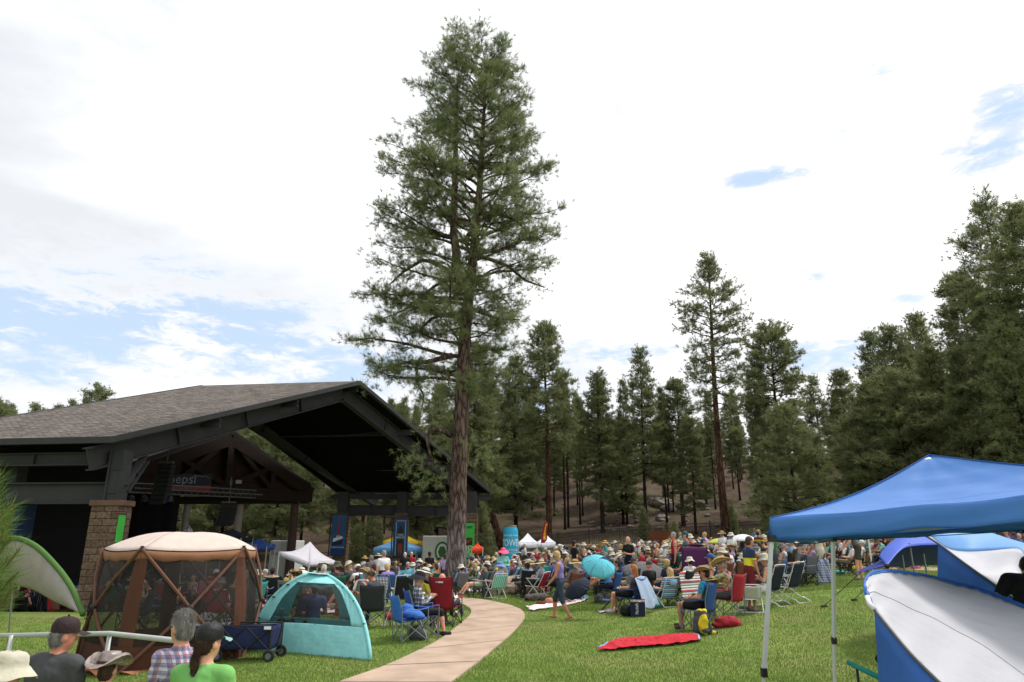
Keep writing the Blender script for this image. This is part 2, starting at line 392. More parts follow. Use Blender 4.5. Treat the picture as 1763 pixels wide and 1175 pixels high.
def leafmat(name, c0, c1, c2, trans=.25, rough=.7, noise=None):
    m = bpy.data.materials.new(name); m.use_nodes = True; t = m.node_tree; b = t.nodes['Principled BSDF']; l = t.links.new
    b.inputs['Roughness'].default_value = rough; b.inputs['Specular IOR Level'].default_value = .25
    g = t.nodes.new('ShaderNodeNewGeometry'); r = t.nodes.new('ShaderNodeValToRGB'); e = r.color_ramp.elements; e.new(.5)
    for q, (p, c) in zip(e, ((0, c0), (.5, c1), (1, c2))): q.position = p; q.color = (*c, 1)
    n = t.nodes.new('ShaderNodeTexNoise'); n.inputs['Scale'].default_value = noise or .8; n.inputs['Detail'].default_value = 4
    co = t.nodes.new('ShaderNodeTexCoord'); l(co.outputs['Object'], n.inputs['Vector'])
    oi = t.nodes.new('ShaderNodeObjectInfo')
    m0 = t.nodes.new('ShaderNodeMath'); m0.operation = 'MULTIPLY_ADD'; l(g.outputs['Random Per Island'], m0.inputs[0]); m0.inputs[1].default_value = .55
    m1 = t.nodes.new('ShaderNodeMath'); m1.operation = 'MULTIPLY_ADD'; l(n.outputs['Fac'], m1.inputs[0]); m1.inputs[1].default_value = .8; m1.inputs[2].default_value = -.28
    m2 = t.nodes.new('ShaderNodeMath'); m2.operation = 'MULTIPLY_ADD'; l(oi.outputs['Random'], m2.inputs[0]); m2.inputs[1].default_value = .25; l(m1.outputs[0], m2.inputs[2])
    l(m2.outputs[0], m0.inputs[2]); l(m0.outputs[0], r.inputs[0]); l(r.outputs[0], b.inputs['Base Color'])
    tr = t.nodes.new('ShaderNodeBsdfTranslucent'); l(r.outputs[0], tr.inputs['Color'])
    ms = t.nodes.new('ShaderNodeMixShader'); ms.inputs[0].default_value = trans
    l(b.outputs[0], ms.inputs[1]); l(tr.outputs[0], ms.inputs[2]); l(ms.outputs[0], t.nodes['Material Output'].inputs['Surface'])
    return m
blade_m = leafmat('grass_blade', (.13, .205, .042), (.17, .245, .055), (.225, .285, .085), .35, noise=1.3)
GV = np.concatenate([grass_blades(330000, 8.3, 21, -120, 1900, .035, .006, 3), grass_blades(90000, 21, 32, 700, 1800, .05, .012, 4)])
tag(meshobj('grass', fastmesh('grass', GV, np.arange(len(GV)).reshape(-1, 3), blade_m, smooth=False)), kind='stuff')

# ---------------------------------------------------------------- pines
def bark_material(name, c0, c1, c2, scale=1.0, grey=None):
    m = bpy.data.materials.new(name); m.use_nodes = True; t = m.node_tree; b = t.nodes['Principled BSDF']; l = t.links.new
    b.inputs['Roughness'].default_value = .95; b.inputs['Specular IOR Level'].default_value = .1
    co = t.nodes.new('ShaderNodeTexCoord'); mp = t.nodes.new('ShaderNodeMapping'); mp.inputs['Scale'].default_value = (6*scale, 6*scale, 1.3*scale)
    l(co.outputs['Object'], mp.inputs[0])
    nz = t.nodes.new('ShaderNodeTexNoise'); nz.inputs['Scale'].default_value = 1.5; nz.inputs['Detail'].default_value = 4
    l(mp.outputs[0], nz.inputs['Vector'])
    ad = t.nodes.new('ShaderNodeVectorMath'); ad.operation = 'ADD'; l(mp.outputs[0], ad.inputs[0]); l(nz.outputs['Color'], ad.inputs[1])
    v = t.nodes.new('ShaderNodeTexVoronoi'); v.feature = 'DISTANCE_TO_EDGE'; v.inputs['Scale'].default_value = 1.0; l(ad.outputs[0], v.inputs['Vector'])
    r = t.nodes.new('ShaderNodeValToRGB'); e = r.color_ramp.elements; e.new(.5)
    for q, (p, c) in zip(e, ((.0, c0), (.12, c1), (.5, c2))): q.position = p; q.color = (*c, 1)
    l(v.outputs['Distance'], r.inputs[0])
    n2 = t.nodes.new('ShaderNodeTexNoise'); n2.inputs['Scale'].default_value = 9; n2.inputs['Detail'].default_value = 8; n2.inputs['Roughness'].default_value = .7; l(mp.outputs[0], n2.inputs['Vector'])
    r2 = t.nodes.new('ShaderNodeValToRGB'); r2.color_ramp.elements[0].position = .3; r2.color_ramp.elements[1].position = .7
    r2.color_ramp.elements[0].color = (.6, .6, .6, 1); r2.color_ramp.elements[1].color = (1.3, 1.3, 1.3, 1); l(n2.outputs['Fac'], r2.inputs[0])
    mx = t.nodes.new('ShaderNodeMixRGB'); mx.blend_type = 'MULTIPLY'; mx.inputs[0].default_value = 1; l(r.outputs[0], mx.inputs[1]); l(r2.outputs[0], mx.inputs[2])
    fin = mx.outputs[0]
    if grey:
        sz = t.nodes.new('ShaderNodeSeparateXYZ'); l(co.outputs['Object'], sz.inputs[0]); q1 = t.nodes.new('ShaderNodeMath'); q1.operation = 'MULTIPLY_ADD'; l(nz.outputs['Fac'], q1.inputs[0]); q1.inputs[1].default_value = 3.5; l(sz.outputs['Z'], q1.inputs[2])
        g1 = t.nodes.new('ShaderNodeMapRange'); l(q1.outputs[0], g1.inputs[0]); g1.inputs[1].default_value = grey+.6; g1.inputs[2].default_value = grey+3.4; g1.inputs[3].default_value = 1; g1.inputs[4].default_value = 0
        g2 = t.nodes.new('ShaderNodeMixRGB'); l(g1.outputs[0], g2.inputs[0]); l(fin, g2.inputs[1]); g3 = t.nodes.new('ShaderNodeHueSaturation'); l(fin, g3.inputs['Color']); g3.inputs['Saturation'].default_value = .35; g3.inputs['Value'].default_value = 1.75; l(g3.outputs[0], g2.inputs[2]); fin = g2.outputs[0]
    l(fin, b.inputs['Base Color'])
    hs = t.nodes.new('ShaderNodeMath'); hs.operation = 'ADD'; l(v.outputs['Distance'], hs.inputs[0]); l(n2.outputs['Fac'], hs.inputs[1])
    bp = t.nodes.new('ShaderNodeBump'); bp.inputs['Strength'].default_value = .9; bp.inputs['Distance'].default_value = .12; l(hs.outputs[0], bp.inputs['Height']); l(bp.outputs[0], b.inputs['Normal'])
    return m
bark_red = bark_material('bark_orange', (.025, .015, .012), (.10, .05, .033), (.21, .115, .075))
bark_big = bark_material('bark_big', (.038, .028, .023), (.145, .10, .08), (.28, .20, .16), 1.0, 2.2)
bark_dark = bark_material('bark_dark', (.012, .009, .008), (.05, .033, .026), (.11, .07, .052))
needle_m = leafmat('needles', (.085, .112, .042), (.165, .205, .080), (.28, .31, .145), .40, noise=.5)
needle_far = leafmat('needles_far', (.10, .124, .05), (.19, .218, .09), (.30, .32, .16), .40, noise=.35)
needle_near = leafmat('needles_young', (.07, .13, .025), (.14, .23, .05), (.27, .36, .11), .3, noise=2)

def needles(P, D, size, per, width, rng, spread=.85):
    """bursts of needles: P (n,3) burst centres, D (n,3) directions"""
    n = len(P); P = np.repeat(P, per, 0); D = np.repeat(D, per, 0); size = np.repeat(size, per)
    U = rng.normal(size=(n*per, 3)); U /= np.linalg.norm(U, axis=1, keepdims=True)
    d = D*(1-spread*.45)+U*spread; d /= np.linalg.norm(d, axis=1, keepdims=True)
    base = P-D*size[:, None]*rng.random((n*per, 1))*.7
    W = np.cross(d, rng.normal(size=(n*per, 3))); W /= np.linalg.norm(W, axis=1, keepdims=True)+1e-9
    ln = size*(.75+.5*rng.random(n*per)); w = width*(.7+.6*rng.random(n*per))
    V = np.zeros((n*per, 3, 3), np.float32)
    V[:, 0] = base-W*w[:, None]; V[:, 1] = base+W*w[:, None]; V[:, 2] = base+d*ln[:, None]
    return V.reshape(-1, 3)
def limb_pts(p0, az, L, e0, e1, rng, n=6, wob=.12):
    pts = [np.array(p0)]; a = az
    for i in range(n):
        t = i/n; e = e0+(e1-e0)*t**.8+rng.normal()*wob; a += rng.normal()*wob*1.2
        pts.append(pts[-1]+np.array([cos(a)*cos(e), sin(a)*cos(e), sin(e)])*L/n)
    return pts
def interp(pts, s):
    x = min(max(s, 0), .9999)*(len(pts)-1); i = int(x); return pts[i]*(1-(x-i))+pts[i+1]*(x-i)
def pine(Ht, r0, cb, radius, nlimb, sub, tuft, seed, nsize=.28, per=14, width=.016, lean=None, base_flare=1.25, stubs=8, sides=10, droop=0.0, clump=.38, topf=1.0, density_pow=.85, axis_fn=None, etop=55, subf=.16, ebase=-8):
    """returns (wood MB, needle verts). radius(t, az) -> crown radius at height fraction t"""
    rng = np.random.default_rng(seed); rnd = random.Random(seed)
    wood = MB(); axf = axis_fn or (lambda t: np.array([0.02*Ht*sin(t*2.3+seed)*t, 0.015*Ht*cos(t*1.9+seed)*t, t*Ht]))
    ts = np.linspace(0, 1, 22)
    wood.tube([axf(t) for t in ts], [max(.015, r0*(1-t)**.8*(1+(base_flare-1)*math.exp(-t*Ht/.5))) for t in ts], sides)
    wood.v = [tuple(v) for v in wood.v]
    P = []; D = []; SZ = []; TW = []
    for i in range(nlimb):
        t = cb+(1-cb)*((i+rnd.random())/nlimb)**density_pow*.985
        az = i*2.399+rnd.uniform(-.5, .5); L = radius(t, az)*rnd.uniform(.72, 1.1)
        if L < .15: L = .15
        q = (t-cb)/(1-cb); e0 = radians(ebase+etop*q**1.3)+rnd.uniform(-.18, .18)-droop*(1-q); e1 = e0+rnd.uniform(-.35, .35)-.1*(1-q)
        p0 = axf(t); pts = limb_pts(p0, az, L, e0, e1, rng)
        rb = max(.012, .018*L*(1.15-.5*q))
        wood.tube(pts, [rb*(1-.85*k/6)+.004 for k in range(7)], 5, cap=False)
        ns = max(2, int(sub*L))
        for j in range(ns):
            s = .28+.72*((j+rnd.random())/ns); c = interp(pts, s); dl = (interp(pts, s+.1)-interp(pts, s-.1)); dl /= np.linalg.norm(dl)+1e-9
            side = np.cross(dl, [0, 0, 1]); side /= np.linalg.norm(side)+1e-9
            sg = 1 if j % 2 else -1; ll = (subf*L*(1.25-s)+.35)*rnd.uniform(.6, 1.25)
            dd = dl*.65+side*sg*rnd.uniform(.5, 1.0)+np.array([0, 0, rnd.uniform(-.15, .5)]); dd /= np.linalg.norm(dd)
            e = c+dd*ll
            wood.tube([c, c+dd*ll*.5+np.array([0, 0, -.03]), e], [.014*max(1, L/4), .01, .005], 4, cap=False)
            nt_ = max(2, int(tuft*(.7+rnd.random()*.6)))
            off = rng.normal(size=(nt_, 3))*np.array([clump, clump, clump*.62])*.62
            cc = e+off-dd*clump*.2
            dirs = off+dd*.35+np.array([0, 0, .25]); dirs /= np.linalg.norm(dirs, axis=1, keepdims=True)
            for q_ in cc:
                m_ = e*.35+c*.65; TW.append((m_, q_))
            P.append(cc); D.append(dirs); SZ.append(nsize*(.8+.4*rng.random(nt_)))
    A_ = np.array([a for a, b in TW]); B_ = np.array([b for a, b in TW]); w_ = np.array([0, 0, .009]); w2 = np.array([.006, .006, 0]); n_t = len(A_)
    tv = np.stack([A_-w_, A_+w_, B_, A_-w2, A_+w2, B_], 1).reshape(-1, 3); o_ = len(wood.v); wood.v += [tuple(x) for x in tv.tolist()]; wood.f += [(o_+3*i, o_+3*i+1, o_+3*i+2) for i in range(2*n_t)]; wood.m += [0]*(2*n_t)
    # leader tip
    k = 10; tip = axf(1.0); off = rng.normal(size=(k, 3))*np.array([.25, .25, .5])*clump*1.6
    P.append(tip+off-np.array([0, 0, .25])); dd = off+np.array([0, 0, .7]); D.append(dd/np.linalg.norm(dd, axis=1, keepdims=True)); SZ.append(np.full(k, nsize))
    for i in range(stubs):
        t = cb*rnd.uniform(.35, 1.0); az = rnd.uniform(0, 6.28); L = rnd.uniform(.4, 1.6)
        pts = limb_pts(axf(t), az, L, rnd.uniform(-.1, .3), -.3, rng, 4, .3); wood.tube(pts, [.03, .022, .015, .01, .004], 4, cap=False)
    P = np.concatenate(P); D = np.concatenate(D); SZ = np.concatenate(SZ)
    return wood, needles(P, D, SZ, per, width, rng)
def crown_mesh(name, NV, m): return fastmesh(name, NV, np.arange(len(NV)).reshape(-1, 3), m, smooth=False)

# --- the big pine beside the path
BT = gx(785, 30.5)
def big_tree():
    top = at(815, 98, 30.5); Ht = top.z-BT.z
    knots = [(0, 785), (.13, 785), (.30, 786), (.5, 790), (.62, 797), (.8, 806), (1, 815)]
    pys = {}
    def rowz(py): return at(800, py, 30.5).z-BT.z
    def axf(t):
        # lean of the trunk, in metres, read at its own distance
        z = t*Ht; xs = np.interp(t, [0, .2, .45, .55, .7, 1], [0, .08, .35, .75, 1.25, 1.75]); return np.array([xs*.62-.05, .12*sin(t*3), z])
    # crown edge at each height: (row, left column, right column)
    prof = [(60, 795, 835), (80, 765, 868), (110, 735, 892), (150, 722, 900), (200, 690, 924), (280, 645, 940), (330, 645, 950), (380, 622, 952), (430, 640, 975), (470, 630, 990), (500, 640, 930), (540, 605, 880), (580, 598, 905), (620, 605, 880), (660, 612, 860), (700, 640, 780)]
    zz = [rowz(p[0])/Ht for p in prof][::-1]
    def xw(px, py): return at(px, py, 30.5).x-BT.x
    lf = [xw(p[1], p[0]) for p in prof][::-1]; rt = [xw(p[2], p[0]) for p in prof][::-1]
    def radius(t, az):
        l = axf(t)[0]-np.interp(t, zz, lf); r = np.interp(t, zz, rt)-axf(t)[0]; c = cos(az); m = .5*(l+r)*.8
        w = abs(c)**1.2; return max(.3, (r if c > 0 else l)*w+m*(1-w))
    cb = rowz(690)/Ht
    wood, NV = pine(Ht, .44, cb, radius, 142, 2.35, 15, 5, nsize=.235, per=21, width=.0075, sides=20, stubs=5, clump=.39, etop=40, subf=.2, ebase=6, axis_fn=axf, density_pow=.9, base_flare=1.28)
    # second leader
    z0 = rowz(470); p = []
    for k in range(12):
        t = k/11; py = 470-330*t; p.append(np.array([xw(780+8*t if t > .1 else 786, py), -.15, z0+(rowz(140)-z0)*t]))
    wood2 = MB(); wood2.tube(p, [.23*(1-.8*k/11) for k in range(12)], 12)
    wood.add(wood2.v, wood2.f, 0)
    # the low crooked limb and its sprays
    rng = np.random.default_rng(3)
    def L3(pts): return [np.array([xw(a, b), c, rowz(b)]) for a, b, c in pts]
    low = L3([(778, 752, 0), (765, 744, -.3), (745, 742, -.6), (738, 757, -.7), (742, 780, -.7), (750, 802, -.7)])
    wood.tube(low, [.13, .11, .09, .08, .055, .03], 8)
    wood.tube(L3([(750, 800, -.7), (725, 805, -.9), (712, 800, -1)]), [.04, .025, .01], 5); wood.tube(L3([(748, 795, -.7), (765, 812, -.6), (770, 830, -.6)]), [.03, .02, .01], 5)
    P = []; 
    for (px, py, k, s) in [(720, 790, 26, .42), (708, 815, 20, .38), (745, 825, 26, .45), (765, 840, 16, .4), (765, 775, 14, .35), (730, 845, 14, .35), (700, 795, 10, .3), (822, 775, 16, .45), (810, 790, 12, .4), (835, 795, 10, .35)]:
        c = L3([(px, py, rng.uniform(-1.2, .2))])[0]; P.append(c+rng.normal(size=(k, 3))*s*.7)
    for (px, py, k, s) in [(790, 565, 26, .3), (786, 590, 14, .25), (640, 668, 22, .45), (740, 690, 12, .4), (720, 720, 12, .35)]:
        c = L3([(px, py, -.9)])[0]; P.append(c+rng.normal(size=(k, 3))*s*.7)
    P = np.concatenate(P); D = rng.normal(size=P.shape); D /= np.linalg.norm(D, axis=1, keepdims=True)
    NV = np.concatenate([NV, needles(P, D, np.full(len(P), .25), 18, .0085, rng)])
    EXT = []
    # big arching limbs seen against the sky
    for pts, r in [([(800, 415, 0), (825, 390, -.6), (855, 385, -1), (885, 398, -1.3), (905, 420, -1.5)], .13), ([(805, 310, 0), (835, 290, -.5), (868, 298, -1)], .1),
                   ([(802, 445, 0), (830, 438, .3), (872, 446, .8), (905, 470, 1), (940, 480, 1.2)], .13), ([(780, 470, 0), (735, 455, -.7), (700, 485, -1.2), (680, 510, -1.5)], .12),
                   ([(780, 478, 0), (748, 485, .5), (720, 500, 1), (690, 520, 1)], .1), ([(800, 528, 0), (830, 545, -.5), (865, 560, -.8), (895, 562, -1)], .10),
                   ([(778, 612, 0), (740, 628, -.5), (700, 634, -1), (675, 650, -1.3)], .14), ([(722, 632, -.8), (722, 665, -.9), (735, 690, -.9), (728, 720, -.9)], .08),
                   ([(780, 540, 0), (745, 540, .5), (715, 560, 1), (690, 565, 1.2)], .11), ([(808, 275, 0), (840, 275, .5), (880, 275, .8)], .09), ([(780, 410, 0), (740, 405, -.5), (715, 425, -.8)], .12)]:
        q = L3(pts); xt = [np.array(interp(q, s))+rng.normal(size=3)*(.35, .35, .22) for s in np.linspace(.35, 1, 34) for _ in range(3)]; EXT.extend(xt); wood.tube([interp(q, k/8) for k in range(9)], [r*(1-.75*k/8) for k in range(9)], 7)
    P = np.array(EXT); D = rng.normal(size=P.shape); D /= np.linalg.norm(D, axis=1, keepdims=True); NV = np.concatenate([NV, needles(P, D, np.full(len(P), .24), 20, .0078, rng)])
    root = thing('pine_tree', 'towering twin-topped pine with a thick orange trunk standing beside the path', 'tree', BT)
    # grey lower bark
    zc = rowz(905)
    part('trunk', wood, [bark_big], root, smooth=True); meshobj('crown', crown_mesh('crown', NV, needle_m), root)
big_tree()

# --- forest kinds
def prof_cone(R, a=.75, low=.55):
    return lambda t, az: R*min(1, (1.04-t)**a*1.25)*(1 if t > .5 else low+(1-low)*t/.5)
def prof_round(R): return lambda t, az: R*(.35+.75*max(0, 1-abs(t-.62)/.42)**.6)*(1 if t < .93 else .5)
kinds = []
specs = [(20, .26, .22, prof_cone(3.9, .6, .9), 95, 2.4, 8), (20, .30, .42, prof_cone(3.7, .5, .8), 80, 2.3, 8), (20, .24, .12, prof_cone(4.4, .7, .95), 115, 2.4, 8),
         (20, .28, .55, prof_cone(2.7, .5, .8), 62, 2.5, 8), (20, .22, .30, prof_cone(3.2, .65, .9), 85, 2.6, 7), (20, .30, .36, prof_round(3.6), 80, 2.3, 8)]
for i, (Ht, r0, cb, rf, nl, sb, tf) in enumerate(specs):
    w, nv = pine(Ht, r0, cb, rf, int(nl*1.15), sb*1.15, tf*1.1, 40+i, nsize=.30, per=13, width=.024, clump=.46, stubs=10, sides=8)
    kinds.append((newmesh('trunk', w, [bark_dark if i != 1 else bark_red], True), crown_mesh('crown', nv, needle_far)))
# a red-trunked one for the tall landmark tree and a bushy low one
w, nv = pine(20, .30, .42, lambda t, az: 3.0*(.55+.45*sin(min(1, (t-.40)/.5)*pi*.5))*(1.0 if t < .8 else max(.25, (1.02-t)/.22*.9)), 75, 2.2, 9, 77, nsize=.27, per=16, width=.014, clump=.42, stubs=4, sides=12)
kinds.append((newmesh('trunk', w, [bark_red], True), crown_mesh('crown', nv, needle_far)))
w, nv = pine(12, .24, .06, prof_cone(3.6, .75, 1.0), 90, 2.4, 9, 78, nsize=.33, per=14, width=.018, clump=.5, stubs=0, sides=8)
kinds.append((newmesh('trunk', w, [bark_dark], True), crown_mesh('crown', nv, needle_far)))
TREES = []
def forest_tree(kind, X, Y, height, label, group=None, wide=1.0, name='pine_tree'):
    z = h(X, Y); t = thing(name, label, 'tree', (X, Y, z-.15), random.uniform(0, 6.28), group)
    base = 12.0 if kind == 7 else 20.0; s = height/base
    for nm, me in zip(('trunk', 'crown'), kinds[kind]):
        o = meshobj(nm, me, t); o.scale = (s*wide, s*wide, s)
    TREES.append((X, Y)); return t
def tree_at(kind, px, py, Y, label, wide=1.0):
    p = at(px, py, Y); return forest_tree(kind, p.x, Y, p.z-h(p.x, Y), label, None, wide)
for a in [
    (6, 1210, 443, 60, 'tall slender pine with a bare red trunk rising above the forest edge', .95),
    (1, 940, 562, 66, 'broad dense pine standing just right of the great trunk, above the white canopies', .95),
    (0, 1028, 640, 70, 'pointed full-skirted pine between the broad pine and the open-branched one', .9),
    (4, 1097, 602, 72, 'open-branched pine with a straight dark trunk, left of the tall red-trunked pine', .95),
    (1, 1160, 655, 74, 'shorter pine tucked against the left side of the tall red-trunked pine', 1.0),
    (5, 1322, 560, 74, 'round-topped old pine rising right of the tall red-trunked pine', 1.0),
    (7, 1350, 700, 50, 'bushy low pine with branches near the ground, above the blue canopy corner', 1.05),
    (4, 1400, 648, 84, 'narrow pine just right of the round-topped old pine', 1.0),
    (1, 1447, 640, 80, 'thin pine between the narrow pine and the dense wood on the slope', 1.0),
    (4, 1500, 572, 62, 'paired pine with rounded crown above the peak of the blue canopy', .95),
    (0, 1532, 565, 58, 'dense conical pine beside the rounded pair above the blue canopy', 1.05),
    (2, 1578, 540, 60, 'dense pine with pointed spire rising over the blue canopy roof', .85),
    (1, 1640, 478, 52, 'tall pine with an airy crown behind the dense slope pines', .95),
    (6, 1700, 342, 46, 'tallest pine of the right slope with a sparse wispy top', .95),
    (2, 1760, 350, 40, 'huge dark pine cut by the right edge of the picture', 1.05),
    (0, 1590, 600, 50, 'full olive pine directly behind the canopy peak', .85),
    (2, 1680, 500, 44, 'massive dark dense pine right of the canopy peak', .85),
    (0, 1725, 560, 38, 'full dark pine low on the right slope, nearest to the canopy', .85),
    (2, 1640, 600, 46, 'low bushy skirted pine behind the blue canopy roof', .8),
    (7, 1490, 660, 52, 'bushy young pine just left of the canopy peak', 1.3),
    (7, 1540, 640, 50, 'bushy young pine just behind the canopy peak', 1.3),
    (2, 888, 612, 72, 'leaning pine left of the broad dense pine', .95),
    (1, 848, 668, 80, 'ragged pine showing between the great trunk and the leaning pine', 1.1),
    (0, 815, 600, 60, 'pine half hidden behind the great trunk', 1.0),
    (2, 760, 660, 70, 'pine showing left of the great trunk above the pavilion roof', .9),
    (5, 170, 668, 88, 'pine crown peeking over the pavilion roof beside the white cloud', .8),
    (4, 100, 698, 100, 'small pine tip peeking over the pavilion roof', 1.0),
    (4, 128, 690, 110, 'tiny pine tip next to the small one over the roof', 1.0),
    (0, 2, 690, 80, 'pine top at the far left end of the roof ridge', .9),
    (4, 22, 712, 100, 'tiny pine tip near the left end of the roof ridge', 1.0)]:
    tree_at(a[0], a[1], a[2], a[3], a[4], a[5])
rt = random.Random(4); n_ = 0; tries = 0
while n_ < 245 and tries < 9000:
    tries += 1
    Y = 60+90*rt.random()**1.15; X = (rt.uniform(-150, 1900)-CX)/F*Y
    if any((X-a)**2+(Y-b)**2 < (2.9 if Y > 75 else 3.6)**2 for a, b in TREES): continue
    if Y < 66 and -8 < X < 10: continue
    hz = h(X, Y); px = CX+F*X/Y
    # canopy line of the photograph's forest, as an angle above the ground
    el = .195 if px < 820 else (.178 if px < 1400 else .21)
    hm = CAMZ+el*Y-hz
    ht = min(hm*rt.uniform(.82, 1), rt.uniform(14, 22))
    if ht < 6: continue
    k = rt.choice([1, 0, 4, 2, 4, 0, 5, 0]) if px < 860 else rt.choice([1, 0, 5, 4, 0, 2, 1, 4]) if px < 1420 else rt.choice([0, 4, 4, 1, 4])
    forest_tree(k, X, Y, ht, 'one of the many dark-trunked pines filling the forest hillside', 'pines of the hillside forest', rt.uniform(.9, 1.15) if px < 1420 else rt.uniform(.75, .95)); n_ += 1
# thin bare trunks of the thicket
for i in range(30):
    Y = rt.uniform(72, 105); X = (rt.choice([rt.uniform(870, 1000), rt.uniform(560, 900), rt.uniform(1000, 1450)])-CX)/F*Y
    forest_tree(3, X, Y, rt.uniform(13, 17), 'one of the thin bare-trunked pines on the slope behind the fence', 'thin pines behind the fence', .6)
for j, (px, Y, s, lb) in enumerate([(1165, 52, 2.6, 'light green sapling beside the brown wooden enclosure'), (1150, 58, 2.2, 'small sapling behind the enclosure'), (1265, 60, 3.4, 'pine sapling on the slope near the tall red trunk'),
                       (1325, 58, 3.6, 'pale green bushy sapling left of the blue canopy corner'), (826, 55, 5.0, 'bright green young pine behind the green banner'), (640, 60, 5.5, 'bright green young pine seen below the pavilion beam'),
                       (900, 60, 2.2, 'little sapling behind the white canopies'), (1110, 66, 3.0, 'young pine with pale needles on the rocky slope'), (610, 58, 4.2, 'pale sapling beside the ship banner')]):
    p = gx(px, Y); forest_tree(7, p.x, p.y, s, lb, wide=.8, name='pine_sapling')
# a leaning red trunk
p = gx(870, 62); w = MB(); w.tube([(0, 0, -.2), (-1.0, 0, 3), (-2.4, .3, 7), (-3.4, .5, 10), (-4, .5, 13)], [.36, .32, .26, .2, .1], 10)
t = thing('leaning_pine', 'leaning reddish pine trunk slanting behind the giant can', 'tree', p); part('trunk', w, bark_red, t, True)
rg = np.random.default_rng(2); P = rg.normal(size=(500, 3))*[1.6, 1.6, 1.8]+[-4, .5, 13]; D = rg.normal(size=P.shape); D /= np.linalg.norm(D, axis=1, keepdims=True)
meshobj('crown', crown_mesh('crown', needles(P, D, np.full(500, .34), 12, .02, rg), needle_far), t)

# rocks on the slope
rock_m = mat('rock', (.12, .105, .09), .95, .35, 2.0, .8, 6, .1, col2=(.26, .23, .20))
def rock_mesh(seed, n=14):
    r = random.Random(seed); mb = MB(); o = [Vector((r.uniform(-1, 1), r.uniform(-1, 1), r.uniform(-1, 1))).normalized() for _ in range(9)]; hh = [r.uniform(.55, .9) for _ in o]
    vs = []; m = 9
    for i in range(m+1):
        for k in range(n):
            th = pi*i/m; w = 2*pi*k/n; d = Vector((sin(th)*cos(w), sin(th)*sin(w), cos(th)))
            rr = 1.0
            for a, b in zip(o, hh):
                q = d.dot(a)
                if q > b*.6: rr = min(rr, b/max(q, .01))
            vs.append(d*rr)
    mb.add(vs, [(i*n+k, (i+1)*n+k, (i+1)*n+(k+1) % n, i*n+(k+1) % n) for i in range(m) for k in range(n)]); return newmesh('rock', mb, rock_m)
RK = [rock_mesh(s) for s in range(6)]
rr = random.Random(9)
big = [(1140, 874, 3.0), (1125, 868, 2.0), (1150, 880, 2.2), (1175, 876, 2.0), (1060, 856, 2.0), (1075, 880, 1.8), (1088, 878, 1.6), (1065, 866, 1.5), (930, 868, 1.2), (1142, 895, 1.4), (1240, 905, 1.3), (1205, 870, 1.6), (1215, 878, 1.4), (940, 860, 1.5), (1100, 868, 1.6)]
for i in range(105):
    if i < len(big): px, py, s = big[i]
    else: px = rr.choice([rr.uniform(1030, 1110), rr.uniform(900, 1320), rr.uniform(1040, 1250)]); py = rr.uniform(852, 915); s = rr.uniform(.3, .9)
    g = ground(px, py)
    if g.y > 140: continue
    o = meshobj('rock', RK[i % 6], None, g+Vector((0, 0, s*.12)), rr.uniform(0, 6)); o.scale = (s*.5*rr.uniform(.9, 1.4), s*.45, s*.33)
    if i < len(big): tag(o, ['large', 'rounded', 'grey', 'pale', 'mossy', 'squat', 'flat', 'cracked', 'lone', 'low', 'tilted', 'angular', 'blocky', 'half buried', 'dark'][i]+' boulder on the brown forest slope behind the fence', 'boulder', 'boulders on the forest slope')
    else: tag(o, 'one of the small grey rocks strewn over the brown forest slope', 'rock', 'small rocks on the forest slope')
# ---------------------------------------------------------------- pavilion
def brickmat(name, c1, c2, mortar, scale, bw=.5, rh=.25, bump=.5, ms=.02, box=True, rough=.95):
    m = bpy.data.materials.new(name); m.use_nodes = True; t = m.node_tree; b = t.nodes['Principled BSDF']; l = t.links.new
    b.inputs['Roughness'].default_value = rough; b.inputs['Specular IOR Level'].default_value = .1
    uv = t.nodes.new('ShaderNodeUVMap'); br = t.nodes.new('ShaderNodeTexBrick'); l(uv.outputs[0], br.inputs['Vector'])
    br.inputs['Scale'].default_value = scale; br.inputs['Brick Width'].default_value = bw; br.inputs['Row Height'].default_value = rh; br.inputs['Mortar Size'].default_value = ms
    br.inputs['Color1'].default_value = (*c1, 1); br.inputs['Color2'].default_value = (*c2, 1); br.inputs['Mortar'].default_value = (*mortar, 1); br.inputs['Bias'].default_value = 0
    n = t.nodes.new('ShaderNodeTexNoise'); n.inputs['Scale'].default_value = 9; n.inputs['Detail'].default_value = 8; l(uv.outputs[0], n.inputs['Vector'])
    r = t.nodes.new('ShaderNodeValToRGB'); r.color_ramp.elements[0].color = (.6, .6, .6, 1); r.color_ramp.elements[1].color = (1.35, 1.35, 1.35, 1); r.color_ramp.elements[0].position = .3; r.color_ramp.elements[1].position = .7; l(n.outputs['Fac'], r.inputs[0])
    mx = t.nodes.new('ShaderNodeMixRGB'); mx.blend_type = 'MULTIPLY'; mx.inputs[0].default_value = 1; l(br.outputs['Color'], mx.inputs[1]); l(r.outputs[0], mx.inputs[2]); l(mx.outputs[0], b.inputs['Base Color'])
    bp = t.nodes.new('ShaderNodeBump'); bp.inputs['Strength'].default_value = bump; bp.inputs['Distance'].default_value = .03; bp.invert = True
    ad = t.nodes.new('ShaderNodeMath'); ad.operation = 'SUBTRACT'; l(br.outputs['Fac'], ad.inputs[0]); l(n.outputs['Fac'], ad.inputs[1])
    l(ad.outputs[0], bp.inputs['Height']); l(bp.outputs[0], b.inputs['Normal']); return m
